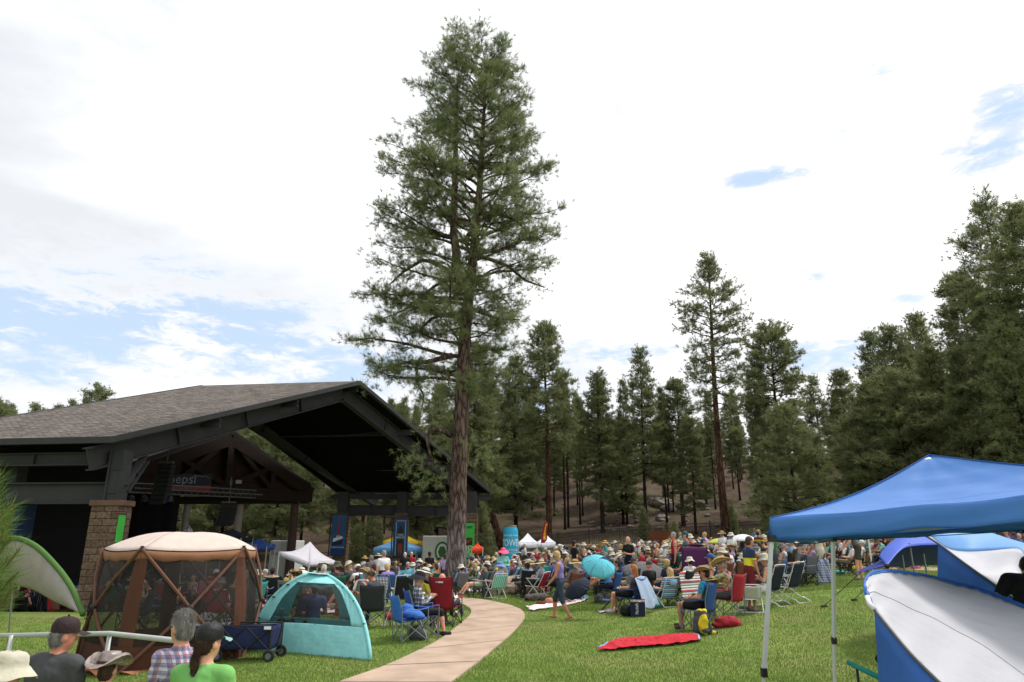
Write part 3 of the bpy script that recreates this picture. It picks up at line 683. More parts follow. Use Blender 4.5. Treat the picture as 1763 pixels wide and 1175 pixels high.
def box_uv(o, along=None):
    """metric UVs: horizontal run along each face and height (or slope length)"""
    me = o.data; uv = me.uv_layers.new(name='UVMap')
    for p in me.polygons:
        n = p.normal
        if abs(n.z) > .95 and along is None: u = Vector((1, 0, 0))
        elif along is not None: u = Vector(along).normalized()
        else: u = Vector((0, 0, 1)).cross(n).normalized()
        v = n.cross(u).normalized()
        for li in p.loop_indices:
            co = me.vertices[me.loops[li].vertex_index].co; uv.data[li].uv = (co.dot(u), co.dot(v))
stone = brickmat('pier_stone', srgb(112, 94, 80), srgb(92, 76, 64), srgb(56, 46, 40), 1.0, .55, .25, .7, .012)
cap_stone = mat('pier_cap', srgb(96, 74, 62), .9, .25, 3, .4)
shingle = brickmat('roof_shingle', srgb(122, 114, 107), srgb(84, 79, 76), srgb(46, 43, 41), 1.0, .34, .16, .8, .012)
steel = mat('steel_dark', (.036, .037, .038), .6, .12, 2, 0, spec=.2)
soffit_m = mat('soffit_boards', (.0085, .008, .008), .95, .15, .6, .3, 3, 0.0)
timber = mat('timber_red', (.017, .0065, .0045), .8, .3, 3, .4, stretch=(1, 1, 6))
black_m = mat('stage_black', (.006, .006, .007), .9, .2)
A = at(195, 761, 25); zE = A.z
G = at(845, 849, 53.4); G.z = zE
Hc = at(580, 849, 52.3); Hc.z = zE
B = at(617, 661, 39.0); zR = B.z
Cc = at(345, 671, 40.2); Cc.z = zR
E = A+(Cc-B)*1.12; E.z = zE
def roof(name_root):
    t = thing('pavilion', 'huge open sided pavilion with grey shingle gable roof, dark steel frame and stone piers', 'pavilion', (A.x, A.y, h(A.x, A.y)))
    th = Vector((0, 0, .16))
    for q in ((E, A, B, Cc), (B, G, Hc, Cc)):
        mb = MB(); n = 1
        mb.add([v+th for v in q], [(0, 1, 2, 3)])
        o = part('roof', mb, shingle, t, world=True); box_uv(o, along=(q[1]-q[0]) if q[0] is E else (q[2]-q[1]))
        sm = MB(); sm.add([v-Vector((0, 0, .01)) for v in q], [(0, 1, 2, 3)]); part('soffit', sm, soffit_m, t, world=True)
    # fascia boards round the edge
    fm = MB(); R_ = [E, A, B, G, Hc, Cc]
    for i in range(6):
        a, b = R_[i], R_[(i+1) % 6]; c = (A+G+E+Hc)/4; oa = Vector((a.x-c.x, a.y-c.y, 0)).normalized()*.12; ob = Vector((b.x-c.x, b.y-c.y, 0)).normalized()*.12
        fm.add([a+oa-th*.3, b+ob-th*.3, b+ob+th*1.15, a+oa+th*1.15, a-oa-th*.3, b-ob-th*.3, b-ob+th*1.15, a-oa+th*1.15], [(0, 1, 2, 3), (7, 6, 5, 4), (3, 2, 6, 7), (0, 4, 5, 1)])
    part('fascia', fm, steel, t, world=True)
    down = Vector((0, 0, -1)); inward = (Cc-B).normalized()
    def ibeam(a, b, d, w):     # web and flanges
        mb = MB(); a = Vector(a); b = Vector(b); x = (b-a).normalized(); y = Vector((0, 0, 1)).cross(x).normalized(); z = x.cross(y)
        Rm = Matrix((x, y, z)).transposed(); c = (a+b)/2; l = (b-a).length
        mb.box(c, (l, w*.12, d-.10), Rm); mb.box(c+z*(d/2-.03), (l, w, .05), Rm); mb.box(c-z*(d/2-.03), (l, w, .05), Rm)
        k = max(1, int(l/5))
        for i in range(1, k+1):
            p = a.lerp(b, i/(k+1)); mb.box(p, (.03, w*.8, d-.12), Rm)
        return mb
    off = inward*.9
    for sh in (off, (Cc-B)-off):
        for p, q in ((A, B), (G, B)):
            a = p+sh+Vector((0, 0, -.62)); b = q+sh+Vector((0, 0, -.55)); part('rafter_beam', ibeam(a, b, .86, .42), steel, t, world=True)
    # purlins and ridge beam
    for f in (.33, .66, 1.0):
        for p in (A, G):
            if f == 1.0 and p is G: continue
            a = p.lerp(B, f)+Vector((0, 0, -.3)); b = a+(Cc-B); part('purlin', ibeam(a, b, .35, .2), steel, t, world=True)
    # near-side columns on stone piers
    def pier(px, Y, w, ztop, zcol, lean=0, side=None, banner=None):
        p = at(px, 900, Y); base = h(p.x, Y)-.4
        mb = MB(); mb.box((p.x, p.y, (base+ztop)/2), (w, w*.75, ztop-base)); o = part('pier', mb, stone, t, world=True); box_uv(o)
        cb = MB(); cb.box((p.x, p.y, ztop+.10), (w+.14, w*.75+.14, .2)); part('pier_cap', cb, cap_stone, o, bevel=.02)
        # child of the pier in the pavilion frame
        for c in o.children: c.data.transform(Matrix.Translation(-Vector(t.location)))
        cm = MB(); zc = (ztop+.2+zcol)/2; hh_ = zcol-ztop-.2; cm.box((p.x+.06, p.y, zc), (.42, .5, hh_)); cm.box((p.x+.30, p.y-.02, zc), (.06, .62, hh_)); cm.box((p.x-.18, p.y-.02, zc), (.06, .62, hh_))
        for zz in (.16, .62): cm.box((p.x+.12, p.y-.27, ztop+.2+hh_*zz), (.42, .06, .06))
        part('column', cm, steel, t, world=True)
        return Vector((p.x, p.y, ztop))
    p1 = pier(189, 26.0, 1.06, at(190, 872, 26).z, A.z-.2)
    p2 = pier(8, 27.5, 1.3, at(2, 872, 27).z, A.z-.2)
    # cross beam between the near columns, and eave beam
    zb = at(110, 850, 26.4).z
    part('cross_beam', ibeam((p2.x-8, 27.2, zb), (p1.x-.35, 26.2, zb), .8, .4), steel, t, world=True)
    part('cross_beam', ibeam(E+Vector((0, .9, -.5)), A+Vector((0, .9, -.5)), .5, .3), steel, t, world=True)
    # brace from column to rafter
    part('brace', ibeam((p1.x+.3, 26.1, A.z-1.6), A.lerp(B, .16)+off+Vector((0, 0, -1.2)), .35, .3), steel, t, world=True)
    # far-side columns carry the banners
    far = []
    for px in (590, 691, 811):
        Y = 52.0; p = at(px, 900, Y); zt = at(px, 884, Y).z; base = h(p.x, Y)-.3
        mb = MB(); mb.box((p.x, Y, (base+zt)/2), (.95, .95, zt-base)); o = part('pier', mb, stone, t, world=True); box_uv(o)
        cm = MB(); cm.box((p.x, Y, (zt+zE)/2), (.75, .75, zE-zt)); part('column', cm, steel, t, world=True); far.append(p)
    zb = at(680, 879, 52).z
    part('cross_beam', ibeam((far[0].x, 52, zb), (far[1].x, 52, zb), .75, .4), steel, t, world=True)
    part('cross_beam', ibeam((far[1].x, 52, zb-.05), (far[2].x, 52, zb-.05), .75, .4), steel, t, world=True)
    part('cross_beam', ibeam(Hc+Vector((0, -.6, -.35)), G+Vector((0, -.6, -.35)), .4, .3), steel, t, world=True)
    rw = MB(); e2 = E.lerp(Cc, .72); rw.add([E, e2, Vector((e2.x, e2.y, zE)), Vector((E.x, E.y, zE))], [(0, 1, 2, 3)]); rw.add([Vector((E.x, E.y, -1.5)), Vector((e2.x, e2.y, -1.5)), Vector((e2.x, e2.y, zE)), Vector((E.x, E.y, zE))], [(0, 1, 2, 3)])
    part('dark_backing', rw, black_m, t, world=True, solid=.08)  # added black sheet, stands in for the gloom under the eave
    return p1, p2, far
PIER1, PIER2, FAR = roof('x')

# --- stage house
def stage():
    P1 = at(535, 849, 50); pk = at(397, 755, 44); P0 = Vector((2*pk.x-P1.x, 2*pk.y-P1.y, P1.z)); P0 = Vector((-21.6, 37.8, P1.z))
    back = Vector((-13, 2.0, 0))
    t = thing('stage_house', 'dark stage house with red timber gable truss standing under the pavilion', 'stage', (pk.x, pk.y, h(pk.x, pk.y)))
    dkr = mat('stage_roofing', (.02, .017, .016), .9, .2)
    for q in ((P0, pk), (pk, P1)):
        mb = MB(); a, b = q; a = a+Vector((0, 0, .3)); b = b+Vector((0, 0, .3)); up = Vector((0, 0, .3))
        mb.add([a, b, b+back, a+back, a+up, b+up, b+back+up, a+back+up], [(0, 1, 2, 3), (7, 6, 5, 4), (0, 4, 5, 1), (1, 5, 6, 2), (2, 6, 7, 3), (3, 7, 4, 0)])
        part('roof', mb, dkr, t, world=True)
    tm = MB(); lo = Vector((0, 0, -.1))
    tm.bar(P0, pk+lo, .4, .7); tm.bar(pk+lo, P1, .4, .7); tm.bar(P0+lo*3, P1+lo*3, .4, .7)
    mid = P0.lerp(P1, .5); tm.bar(pk, mid, .4, .4)
    for f in (.25, .75):
        c = P0.lerp(P1, f); e = P0.lerp(pk, 2*f) if f < .5 else P1.lerp(pk, 2*(1-f)); tm.bar(c, e, .35, .35); tm.bar(c, pk, .3, .3) ; tm.bar(mid, e, .3, .3)
    part('gable_truss', tm, timber, t, world=True)
    gm = MB(); off = back.normalized()*.6; gm.add([P0+off, P1+off, pk+off], [(0, 1, 2)]); part('gable_wall', gm, mat('timber_dark', (.03, .014, .011), .9, .3, 3), t, world=True, solid=.05)
    # black drapes enclosing the stage
    zf = h(pk.x, pk.y)+.2; zt = P0.z-.4
    wm = MB(); c0 = P0+back*.9; c1 = P0.lerp(P1, .45)+back*.9
    def wavy(a, b, n=60, amp=.12):
        vs = []
        for i in range(n+1):
            p = a.lerp(b, i/n); d = Vector((0, 1, 0)) if abs((b-a).x) > abs((b-a).y) else Vector((1, 0, 0)); p = p+d*amp*sin(i*1.9)
            vs += [Vector((p.x, p.y, zf-1)), Vector((p.x, p.y, zt))]
        wm.add(vs, [(2*i, 2*i+1, 2*i+3, 2*i+2) for i in range(n)])
    wavy(c0, c1); wavy(P0+Vector((-12, -2.5, 0)), c0, 20); wavy(c1, P0.lerp(P1, .42)+back*.15, 30); wavy(P0+Vector((-2.5, .5, 0)), P0+Vector((-14, -3, 0)), 30)
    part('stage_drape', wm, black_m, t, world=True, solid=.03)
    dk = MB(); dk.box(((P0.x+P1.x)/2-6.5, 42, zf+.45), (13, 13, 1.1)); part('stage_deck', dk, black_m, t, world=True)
    white_post = mat('post_painted', srgb(150, 138, 135), .7, .15, 3, .1)
    for px, Y, r, m in ((322, 44, .22, white_post), (412, 47, .24, white_post), (507, 49.5, .27, mat('post_brown', srgb(74, 58, 54), .8, .15))):
        p = at(px, 880, Y); mb = MB(); zb = h(p.x, Y)-.2; zt2 = at(px, 866 if px > 330 else 868, Y).z; mb.tube([(p.x, Y, zb), (p.x, Y, zt2)], [r*1.2, r], 14); mb.box((p.x, Y, zt2+.12), (r*3, r*3, .3)); part('post', mb, m, t, world=True, smooth=False)
    bm = MB(); a = at(300, 862, 43); b = at(530, 862, 50); bm.bar(a, b, .4, .45); part('tie_beam', bm, timber, t, world=True)
    lm = MB()
    t3 = thing('lighting_truss', 'dark metal lighting truss hung along the front of the stage', 'truss', at(330, 852, 38))
    a = at(216, 848, 34); b = at(440, 858, 42); d = (b-a); n = 22
    for o in ((0, 0, 0), (0, 0, .45), (.35, .1, .2)):
        lm.tube([a+Vector(o), b+Vector(o)], .035, 6)
    for i in range(n): lm.tube([a+d*(i/n), a+d*((i+.5)/n)+Vector((0, 0, .45)), a+d*((i+1)/n)], .02, 4)
    part('truss_frame', lm, mat('truss_metal', (.10, .10, .10), .5, .1, metal=.6), t3, world=True)
    em = bpy.data.materials.new('stage_lamp_violet'); em.use_nodes = True; e = em.node_tree.nodes['Principled BSDF']; e.inputs['Base Color'].default_value = (.02, .01, .08, 1); e.inputs['Emission Color'].default_value = (.12, .05, 1, 1); e.inputs['Emission Strength'].default_value = .5
    for k, px in enumerate((226, 249, 292)):
        p = at(px, 860, 35); q = MB(); q.lathe([(.03, .2), (.14, .12), (.17, -.1), (.15, -.1)], 10, p); q.tube([p+Vector((0, 0, .15)), p+Vector((0, 0, .5))], .02, 5)
        o = part('stage_lamp', q, mat('lamp_case', (.02, .02, .02), .5), None); tag(o, ['stage spot lamp with violet glow nearest the stone pier', 'stage spot lamp with violet glow in the middle of the truss', 'stage spot lamp with violet glow below the speaker column'][k], 'stage lamp', 'violet stage lamps')
        g = MB(); g.lathe([(0, -.09), (.145, -.09)], 10, p); part('lens', g, em, o)
    # hanging speaker columns
    for px, Y, y0, y1, w, lb in ((287, 35, 800, 868, .7, 'curved column of black loudspeakers hanging in front of the soda sponsor sign'), (394, 43, 868, 905, .9, 'black loudspeaker stack hanging between the two pale stage posts')):
        top = at(px, y0, Y); bot = at(px, y1, Y); n = 9; s = thing('hanging_speaker', lb, 'loudspeaker', bot); hh = (top.z-bot.z)/n
        for i in range(n):
            z = top.z-hh*(i+.5); q = MB(); R = Matrix.Rotation(radians(2+i*1.6), 3, 'X'); q.box((top.x, Y-.008*i*i*.6, z), (w, .5, hh*.92), R); part('speaker_box', q, mat('speaker_black', (.018, .019, .021), .6, .2), s, world=True, bevel=.02)
        c = MB(); c.tube([top, top+Vector((0, 0, 1.6))], .03, 6); c.box(top+Vector((0, 0, .1)), (w*.9, .3, .08)); c.box(top+Vector((0, 0, 1.3)), (.12, .12, .3)); part('hoist_chain', c, mat('chain_grey', (.15, .15, .15), .5, metal=.5), s, world=True)
    # sponsor sign
    c = at(329, 833, 40.5); s = thing('sponsor_sign', 'dark blue sponsor sign with white soda lettering and red lower band on the stage truss', 'sign', c)
    q = MB(); q.box((0, 0, .22), (2.35, .08, .62)); part('sign_board', q, mat('sign_navy', srgb(28, 31, 46), .6), s)
    q = MB(); q.box((0, -.01, -.27), (2.35, .08, .32)); part('red_band', q, mat('sign_red', srgb(128, 32, 34), .6), s)
    R = Matrix.Rotation(pi/2, 3, 'X')
    q = text_mb('pepsi', .78); xform(q, lambda v: R@v+Vector((-.5, -.05, .24))); part('lettering', q, mat('sign_white', srgb(122, 122, 132), .6), s)
    q = text_mb('AMPHITHEATER AT FORT TUTHILL', .155); xform(q, lambda v: R@v+Vector((0, -.062, -.27))); part('lettering', q, MATS['sign_white'], s)
    q = MB(); pts = [(-.02, .30), (.15, .42), (.3, .36), (.45, .46), (.62, .38), (.8, .44), (1.05, .3)]
    q.tube([(x, -.055, z) for x, z in pts], .018, 4); part('mountain_mark', q, MATS['sign_white'], s)
    q = MB(); p = at(411, 830, 43); q.box(p, (.35, .05, .22)); o = part('exit_sign', q, mat('sign_grey', srgb(150, 150, 145), .6)); tag(o, 'small pale plate fixed to the dark gable wall of the stage house', 'sign')
stage()

# --- banners
def banner(px0, px1, py0, py1, Y, m, lb, fn, d=.06, group=None):
    a = at(px0, py0, Y); b = at(px1, py0, Y); c = at(px0, py1, Y); w = b.x-a.x; hh = a.z-c.z
    t = thing('banner', lb, 'banner', (a.x+w/2, Y, c.z), 0, group)
    q = MB(); q.box((0, 0, hh/2), (w, .03, hh)); part('cloth', q, m, t)
    q = MB(); q.box((0, .03, hh+.05), (w+.3, .08, .1)); q.box((-w/2-.12, .03, hh/2), (.08, .06, hh)); part('bracket', q, mat('bracket_brown', srgb(70, 50, 42), .8), t)
    fn(t, w, hh); return t
white_p = mat('print_white', srgb(215, 215, 220), .7); red_p = mat('print_red', srgb(165, 35, 40), .7)
RX = Matrix.Rotation(pi/2, 3, 'X')
def shape(pts, t, name, m, y=-.025, th=.012):
    q = MB(); q.poly([(x, y, z) for x, z in pts], th, (0, -1, 0)); q.f = [tuple(reversed(f)) for f in q.f]; return part(name, q, m, t)
def ship(t, w, hh):
    navy = mat('print_navy', srgb(22, 38, 74), .7)
    shape([(-w*.05, hh*.45), (w*.06, hh*.45), (w*.07, hh*.92), (-.02, hh*.92)], t, 'funnel', red_p)
    shape([(-w*.36, hh*.33), (w*.32, hh*.42), (w*.30, hh*.47), (w*.12, hh*.47), (w*.1, hh*.5), (-w*.1, hh*.5), (-w*.12, hh*.44), (-w*.34, hh*.42)], t, 'ship_deck', white_p)
    shape([(-w*.38, hh*.25), (w*.3, hh*.27), (w*.36, hh*.41), (-w*.36, hh*.32)], t, 'hull', navy, -.028)
    shape([(-w*.5, 0), (w*.5, 0), (w*.5, hh*.24), (-w*.5, hh*.21)], t, 'sea', mat('print_blue', srgb(28, 62, 110), .7), -.022)
    q = text_mb('AMPHITHEATER', w*.13); xform(q, lambda v: RX@v+Vector((0, -.045, hh*.2))); part('lettering', q, white_p, t)
def bottle(t, w, hh):
    lb_ = mat('print_light', srgb(110, 165, 205), .7)
    shape([(-w*.36, 0), (-w*.30, 0), (-w*.30, hh*.9), (-w*.36, hh*.9)], t, 'stripe', lb_); shape([(w*.30, 0), (w*.37, 0), (w*.37, hh*.9), (w*.30, hh*.9)], t, 'stripe', lb_)
    bd = mat('print_bottle', srgb(34, 22, 22), .4); o = [(-.22, .04), (-.24, .3), (-.2, .38), (-.24, .46), (-.24, .62), (-.1, .74), (-.08, .79), (.08, .79), (.1, .74), (.24, .62), (.24, .46), (.2, .38), (.24, .3), (.22, .04)]
    shape([(x*w, z*hh) for x, z in o], t, 'bottle', bd, -.03)
    shape([(-w*.16, hh*.06), (w*.16, hh*.06), (w*.17, hh*.32), (-w*.17, hh*.32)], t, 'cola', mat('print_cola', srgb(120, 58, 34), .5), -.045)
    shape([(-w*.24, hh*.43), (w*.24, hh*.43), (w*.24, hh*.6), (-w*.24, hh*.6)], t, 'bottle_label', mat('print_label', srgb(60, 80, 110), .6), -.045)
    for i, s in enumerate(('MADE', 'BREWED')):
        q = text_mb(s, w*.15); xform(q, lambda v: RX@v+Vector((0, -.06, hh*(.555-.07*i)))); part('lettering', q, white_p, t)
    q = text_mb('AMPHITHEATER', w*.1); xform(q, lambda v: RX@v+Vector((.05*w, -.03, hh*.93))); part('lettering', q, white_p, t)
    q = MB(); q.lathe([(0, 0), (w*.055, 0)], 10, (0, 0, 0)); xform(q, lambda v: RX@v+Vector((-w*.38, -.03, hh*.93))); part('logo_dot', q, red_p, t, solid=.01)
def dew(t, w, hh):
    dk = mat('print_dark', srgb(24, 60, 34), .7)
    shape([(-w*.2, hh*.86), (w*.35, hh*.86), (w*.35, hh*.93), (-w*.2, hh*.93)], t, 'mark', mat('print_green', srgb(20, 120, 75), .7))
    shape([(-w*.46, hh*.42), (w*.36, hh*.42), (w*.36, hh*.62), (-w*.46, hh*.62)], t, 'photo_patch', dk)
    shape([(-w*.4, hh*.5), (w*.0, hh*.54), (w*.3, hh*.6), (w*.3, hh*.56), (-w*.1, hh*.48), (-w*.35, hh*.45)], t, 'logo_slash', red_p, -.045)
    for i, s in enumerate(('DO', 'THE', 'DEW')):
        q = text_mb(s, w*(.5 if i != 1 else .22)); xform(q, lambda v: RX@v+Vector((0, -.035, hh*(.36, .28, .19)[i]))); part('lettering', q, white_p, t, solid=.01)
banner(573, 597, 887, 957, 51.2, mat('banner_blue', srgb(45, 88, 130), .75, .2, .8), 'tall blue banner with a white ship and red funnel on the pavilion pier', ship)
banner(679, 703, 893, 957, 51.2, mat('banner_blue2', srgb(50, 74, 110), .75, .2, .8), 'tall blue banner picturing a dark cola bottle on the middle pavilion pier', bottle)
banner(795, 817, 901, 968, 51.2, mat('banner_green', srgb(66, 176, 66), .75, .15, .8), 'tall bright green banner with white lettering beside the great trunk', dew)
p = Vector((PIER1.x+.54, PIER1.y+.05, 0)); t = thing('side_banner', 'narrow green banner hanging on the side of the near stone pier', 'banner', (p.x+.03, p.y-.35, at(216, 930, 26).z))
q = MB(); q.box((.02, .0, .40), (.03, .42, .95)); part('cloth', q, MATS['banner_green'], t); q = MB(); q.box((.01, .0, .90), (.06, .5, .05)); part('bracket', q, MATS['bracket_brown'], t)
t = thing('side_banner', 'narrow dark blue banner hanging by the leftmost stone pier behind the sapling', 'banner', (PIER2.x+.83, 27.2, at(45, 935, 26).z)); q = MB(); q.box((0.12, 0, .95), (.2, .9, 1.7)); part('cloth', q, mat('banner_deep', srgb(24, 44, 74), .8), t); q = MB(); q.box((.1, 0, 1.83), (.3, 1, .06)); part('bracket', q, MATS['bracket_brown'], t)

# ---------------------------------------------------------------- fence and back-row structures
iron = mat('fence_iron', (.012, .012, .013), .5, .1)
def fence_run(x0, x1, y0, y1, name, lb, gap=.14):
    t = thing(name, lb, 'fence', (x0, y0, h(x0, y0))); L_ = math.hypot(x1-x0, y1-y0); n = int(L_/2.4); bars = MB(); rails = MB()
    for i in range(n+1):
        f = i/n; x = x0+(x1-x0)*f; y = y0+(y1-y0)*f; z = h(x, y); p = MB(); p.box((x, y, z+.95), (.08, .08, 2.1)); p.box((x, y, z+2.02), (.11, .11, .05)); part('post', p, iron, t, world=True)
        if i < n:
            x2 = x0+(x1-x0)*(i+1)/n; y2 = y0+(y1-y0)*(i+1)/n; z2 = h(x2, y2)
            for zz in (.25, 1.6, 1.85): rails.bar((x, y, z+zz), (x2, y2, z2+zz), .04)
            m = int(2.4/gap)
            for k in range(1, m): g = k/m; xx, yy = x+(x2-x)*g, y+(y2-y)*g; zz = z+(z2-z)*g; bars.box((xx, yy, zz+.98), (.02, .02, 1.85))
    part('rail', rails, iron, t, world=True); part('bars', bars, iron, t, world=True)
fence_run(1.2, 22, 58.5, 60.5, 'iron_fence', 'black iron fence with thin upright bars running below the forest slope')
fence_run(-19, -1.5, 60, 60, 'iron_fence', 'black iron fence seen between the pavilion piers')
wd = mat('enclosure_wood', srgb(100, 58, 36), .9, .25, 4, .3, stretch=(8, 1, 1))
p = gx(1150, 55); t = thing('wooden_enclosure', 'brown board enclosure standing at the foot of the rocky slope', 'enclosure', p)
q = MB()
for i in range(17): q.box((-1.25+i*.155, 0, .95), (.145, .04, 1.6+.02*(i % 2)))
part('board_panel', q, wd, t); 
for x in (-1.3, 1.3): q = MB(); q.box((x, .05, .95), (.12, .12, 1.75)); part('post', q, wd, t)
q = MB(); q.box((0, .05, 1.5), (2.48, .06, .12)); part('rail', q, wd, t)
# timber rail on the far lawn edge
q = MB(); 
for i in range(8):
    a = gx(955+i*16, 57); b = gx(955+(i+1)*16, 57); q.bar(a+Vector((0, 0, 1.15-.06*i)), b+Vector((0, 0, 1.15-.06*(i+1))), .09, .09); q.box(a+Vector((0, 0, .5)), (.1, .1, 1.2))
o = part('yellow_rail', q, mat('rail_yellow', srgb(150, 128, 78), .8)); tag(o, 'low ochre handrail sloping along the path below the iron fence', 'handrail')

# canopies
def canopy(name, lb, c, sx, sy, zb, he, hp, m, rz=0, group=None, leg_m=None, valance=.22, sag=.06, legs=True, tilt=0, nleg=4):
    t = thing(name, lb, 'canopy', c, rz, group); q = MB(); n = 10
    cs = [(-sx/2, -sy/2), (sx/2, -sy/2), (sx/2, sy/2), (-sx/2, sy/2)]
    for k in range(4):
        a = Vector((*cs[k], he)); b = Vector((*cs[(k+1) % 4], he)); pk = Vector((0, 0, hp))
        def f(u, v): 
            p = a.lerp(b, u).lerp(pk, v); edge = 4*u*(1-u); p.z -= sag*edge*(1-v)*(1)+sag*1.5*sin(pi*v)*(1-.2*edge)*(.6); return p
        q.grid(f, n, 8)
        def g(u, v):
            p = a.lerp(b, u); p.z -= sag*4*u*(1-u)+valance*v; nrm = Vector((b.y-a.y, a.x-b.x, 0)).normalized(); return p+nrm*(.012*sin(u*25)*v)
        q.grid(g, 20, 1)
    part('roof_cloth', q, m, t, smooth=True, solid=.006)
    lm = leg_m or mat('leg_white', srgb(190, 190, 190), .4)
    for k in range(nleg):
        l = MB(); x, y = cs[k]; l.box((x*.98, y*.98, (he-valance*.3)/2), (.05, .05, he-valance*.3)); l.box((x*.98, y*.98, .02), (.12, .12, .02)); part('leg', l, lm, t)
    fr = MB()
    for k in range(4):
        a = Vector((*cs[k], he-.12))*1; b = Vector((*cs[(k+1) % 4], he-.12)); a.x *= .97; a.y *= .97; b.x *= .97; b.y *= .97; m1 = (a+b)/2
        for d in (-.12, .12): fr.tube([a+Vector((0, 0, d)), m1-Vector((0, 0, d)), b+Vector((0, 0, d))], .014, 5)
    for k in range(4): a = Vector((*cs[k], he-.15))*1; a.x *= .95; a.y *= .95; fr.tube([a, Vector((0, 0, hp-.1))], .014, 5)
    part('frame', fr, lm, t); return t
def gy(px, Y): return gx(px, Y)
fb_ = fab('canopy_royal', (62, 96, 178)); fy_ = fab('canopy_yellow', (225, 185, 50)); fw_ = fab('canopy_white', (228, 228, 236)); fo_ = fab('canopy_orange', (222, 72, 30)); fk_ = fab('canopy_black', (26, 30, 38)); fl_ = fab('canopy_sky', (110, 165, 215)); fg_ = fab('canopy_grey', (186, 184, 192))
def far_canopy(px0, px1, pytop, pyeave, Y, m, lb, **k):
    a = at(px0, pyeave, Y); b = at(px1, pyeave, Y); p = at(px0, pytop, Y); c = gy((px0+px1)/2, Y); w = b.x-a.x
    return canopy('canopy', lb, c, w, w, 0, a.z-c.z, p.z-c.z, m, group=None, **k)
far_canopy(417, 459, 927, 938, 46, fb_, 'small royal blue canopy beside the white delivery truck box', valance=.3)
far_canopy(360, 414, 911, 924, 41, fk_, 'black canopy standing under the hanging loudspeaker', valance=.3)
far_canopy(660, 722, 918, 932, 62, fy_, 'yellow canopy standing behind the blue and white one', valance=.5)
far_canopy(648, 720, 926, 943, 56, fl_, 'blue and white canopy in front of the yellow one, by the cola banner', valance=.5)
far_canopy(893, 925, 918, 934, 52, fw_, 'white peaked canopy standing right beside the giant can', valance=.35)
far_canopy(925, 956, 920, 934, 54, fw_, 'white peaked canopy behind the feather flag', valance=.35)
far_canopy(812, 831, 935, 943, 50, fo_, 'small orange canopy just right of the green banner', valance=.35)
# sloping grey-white canopy lowered on one side
Y = 34.0; t = thing('grey_canopy', 'pale grey peaked canopy lowered close to the ground among the seated crowd', 'canopy', gy(530, Y))
Pk = at(534, 933, Y); L1 = at(481, 950, Y-1.8); Fm = at(532, 969, Y-1.9); R1 = at(577, 966, Y+.2); Bk = at(548, 952, Y+2.5)
q = MB()
for a, b in ((L1, Fm), (Fm, R1), (R1, Bk), (Bk, L1)):
    q.grid(lambda u, v, a=a, b=b: a.lerp(b, u).lerp(Pk, v)-Vector((0, 0, .18*sin(pi*v)*(1-.5*4*u*(1-u)))), 8, 8); q.grid(lambda u, v, a=a, b=b: a.lerp(b, u)-Vector((0, 0, .2*v)), 8, 1)
part('roof_cloth', q, fg_, t, smooth=True, world=True, solid=.01)
for p in (L1, Fm, R1, Bk):
    l = MB(); l.box((p.x, p.y, (p.z+h(p.x, p.y))/2), (.05, .05, p.z-h(p.x, p.y))); part('leg', l, mat('leg_white', srgb(190, 190, 190), .4), t, world=True)

# trucks
def box_truck(px0, px1, py0, py1, Y, d, m, lb, deco, name='box_trailer', cat='trailer'):
    a = at(px0, py0, Y); b = at(px1, py0, Y); w = b.x-a.x; zb = h(a.x, Y); t = thing(name, lb, cat, ((a.x+b.x)/2, Y, zb)); H_ = a.z-zb
    q = MB(); q.box((0, d/2, (H_+.55)/2), (w, d, H_-.55)); part('body', q, m, t, bevel=.06)
    for x in (-w*.3, w*.3):
        q = MB(); q.lathe([(.05, -.1), (.36, -.1), (.38, 0), (.36, .1), (.05, .1)], 16); xform(q, lambda v: RX@v+Vector((x, .2, .36))); part('wheel', q, mat('tyre', (.02, .02, .02), .9), t)
    q = MB(); q.box((0, d/2, .5), (w*.96, d*.96, .15)); q.bar((w*.5, .3, .5), (w*.5+.9, .5, .45), .1); part('chassis', q, mat('chassis', (.03, .03, .03), .7), t)
    deco(t, w, H_)
tw = mat('trailer_white', srgb(205, 205, 205), .5, .06)
def d1(t, w, hh):
    q = text_mb('Rocky', .42); xform(q, lambda v: RX@v+Vector((-.05, -.01, hh*.72))); part('lettering', q, red_p, t, solid=.01)
    q = text_mb('MTN', .3); xform(q, lambda v: RX@v+Vector((.75, -.01, hh*.68))); part('lettering', q, mat('print_teal', srgb(60, 140, 170), .6), t, solid=.01)
box_truck(466, 500, 931, 0, 50, 3.5, tw, 'white box truck with red lettering parked behind the grey canopy', d1, 'box_truck', 'truck')
def d2(t, w, hh):
    q = MB(); q.lathe([(0, 0), (.75, 0)], 24); xform(q, lambda v: RX@Vector((v.x*.75, v.y, v.z))+Vector((w*.18, -.02, hh*.55))); part('logo_oval', q, mat('print_leaf', srgb(60, 110, 62), .7), t, solid=.01)
    q = MB(); q.lathe([(0, 0), (.6, 0)], 24); xform(q, lambda v: RX@Vector((v.x*.7, v.y, v.z))+Vector((w*.18, -.035, hh*.55))); part('logo_field', q, white_p, t, solid=.01)
    q = MB(); q.lathe([(0, 0), (.45, 0)], 6); xform(q, lambda v: RX@Vector((v.x*.7, v.y, v.z))+Vector((w*.18, -.05, hh*.55))); part('logo_mark', q, MATS['print_leaf'], t, solid=.01)
box_truck(728, 778, 923, 0, 54, 4, tw, 'white enclosed trailer with a round green logo beside the great trunk', d2)

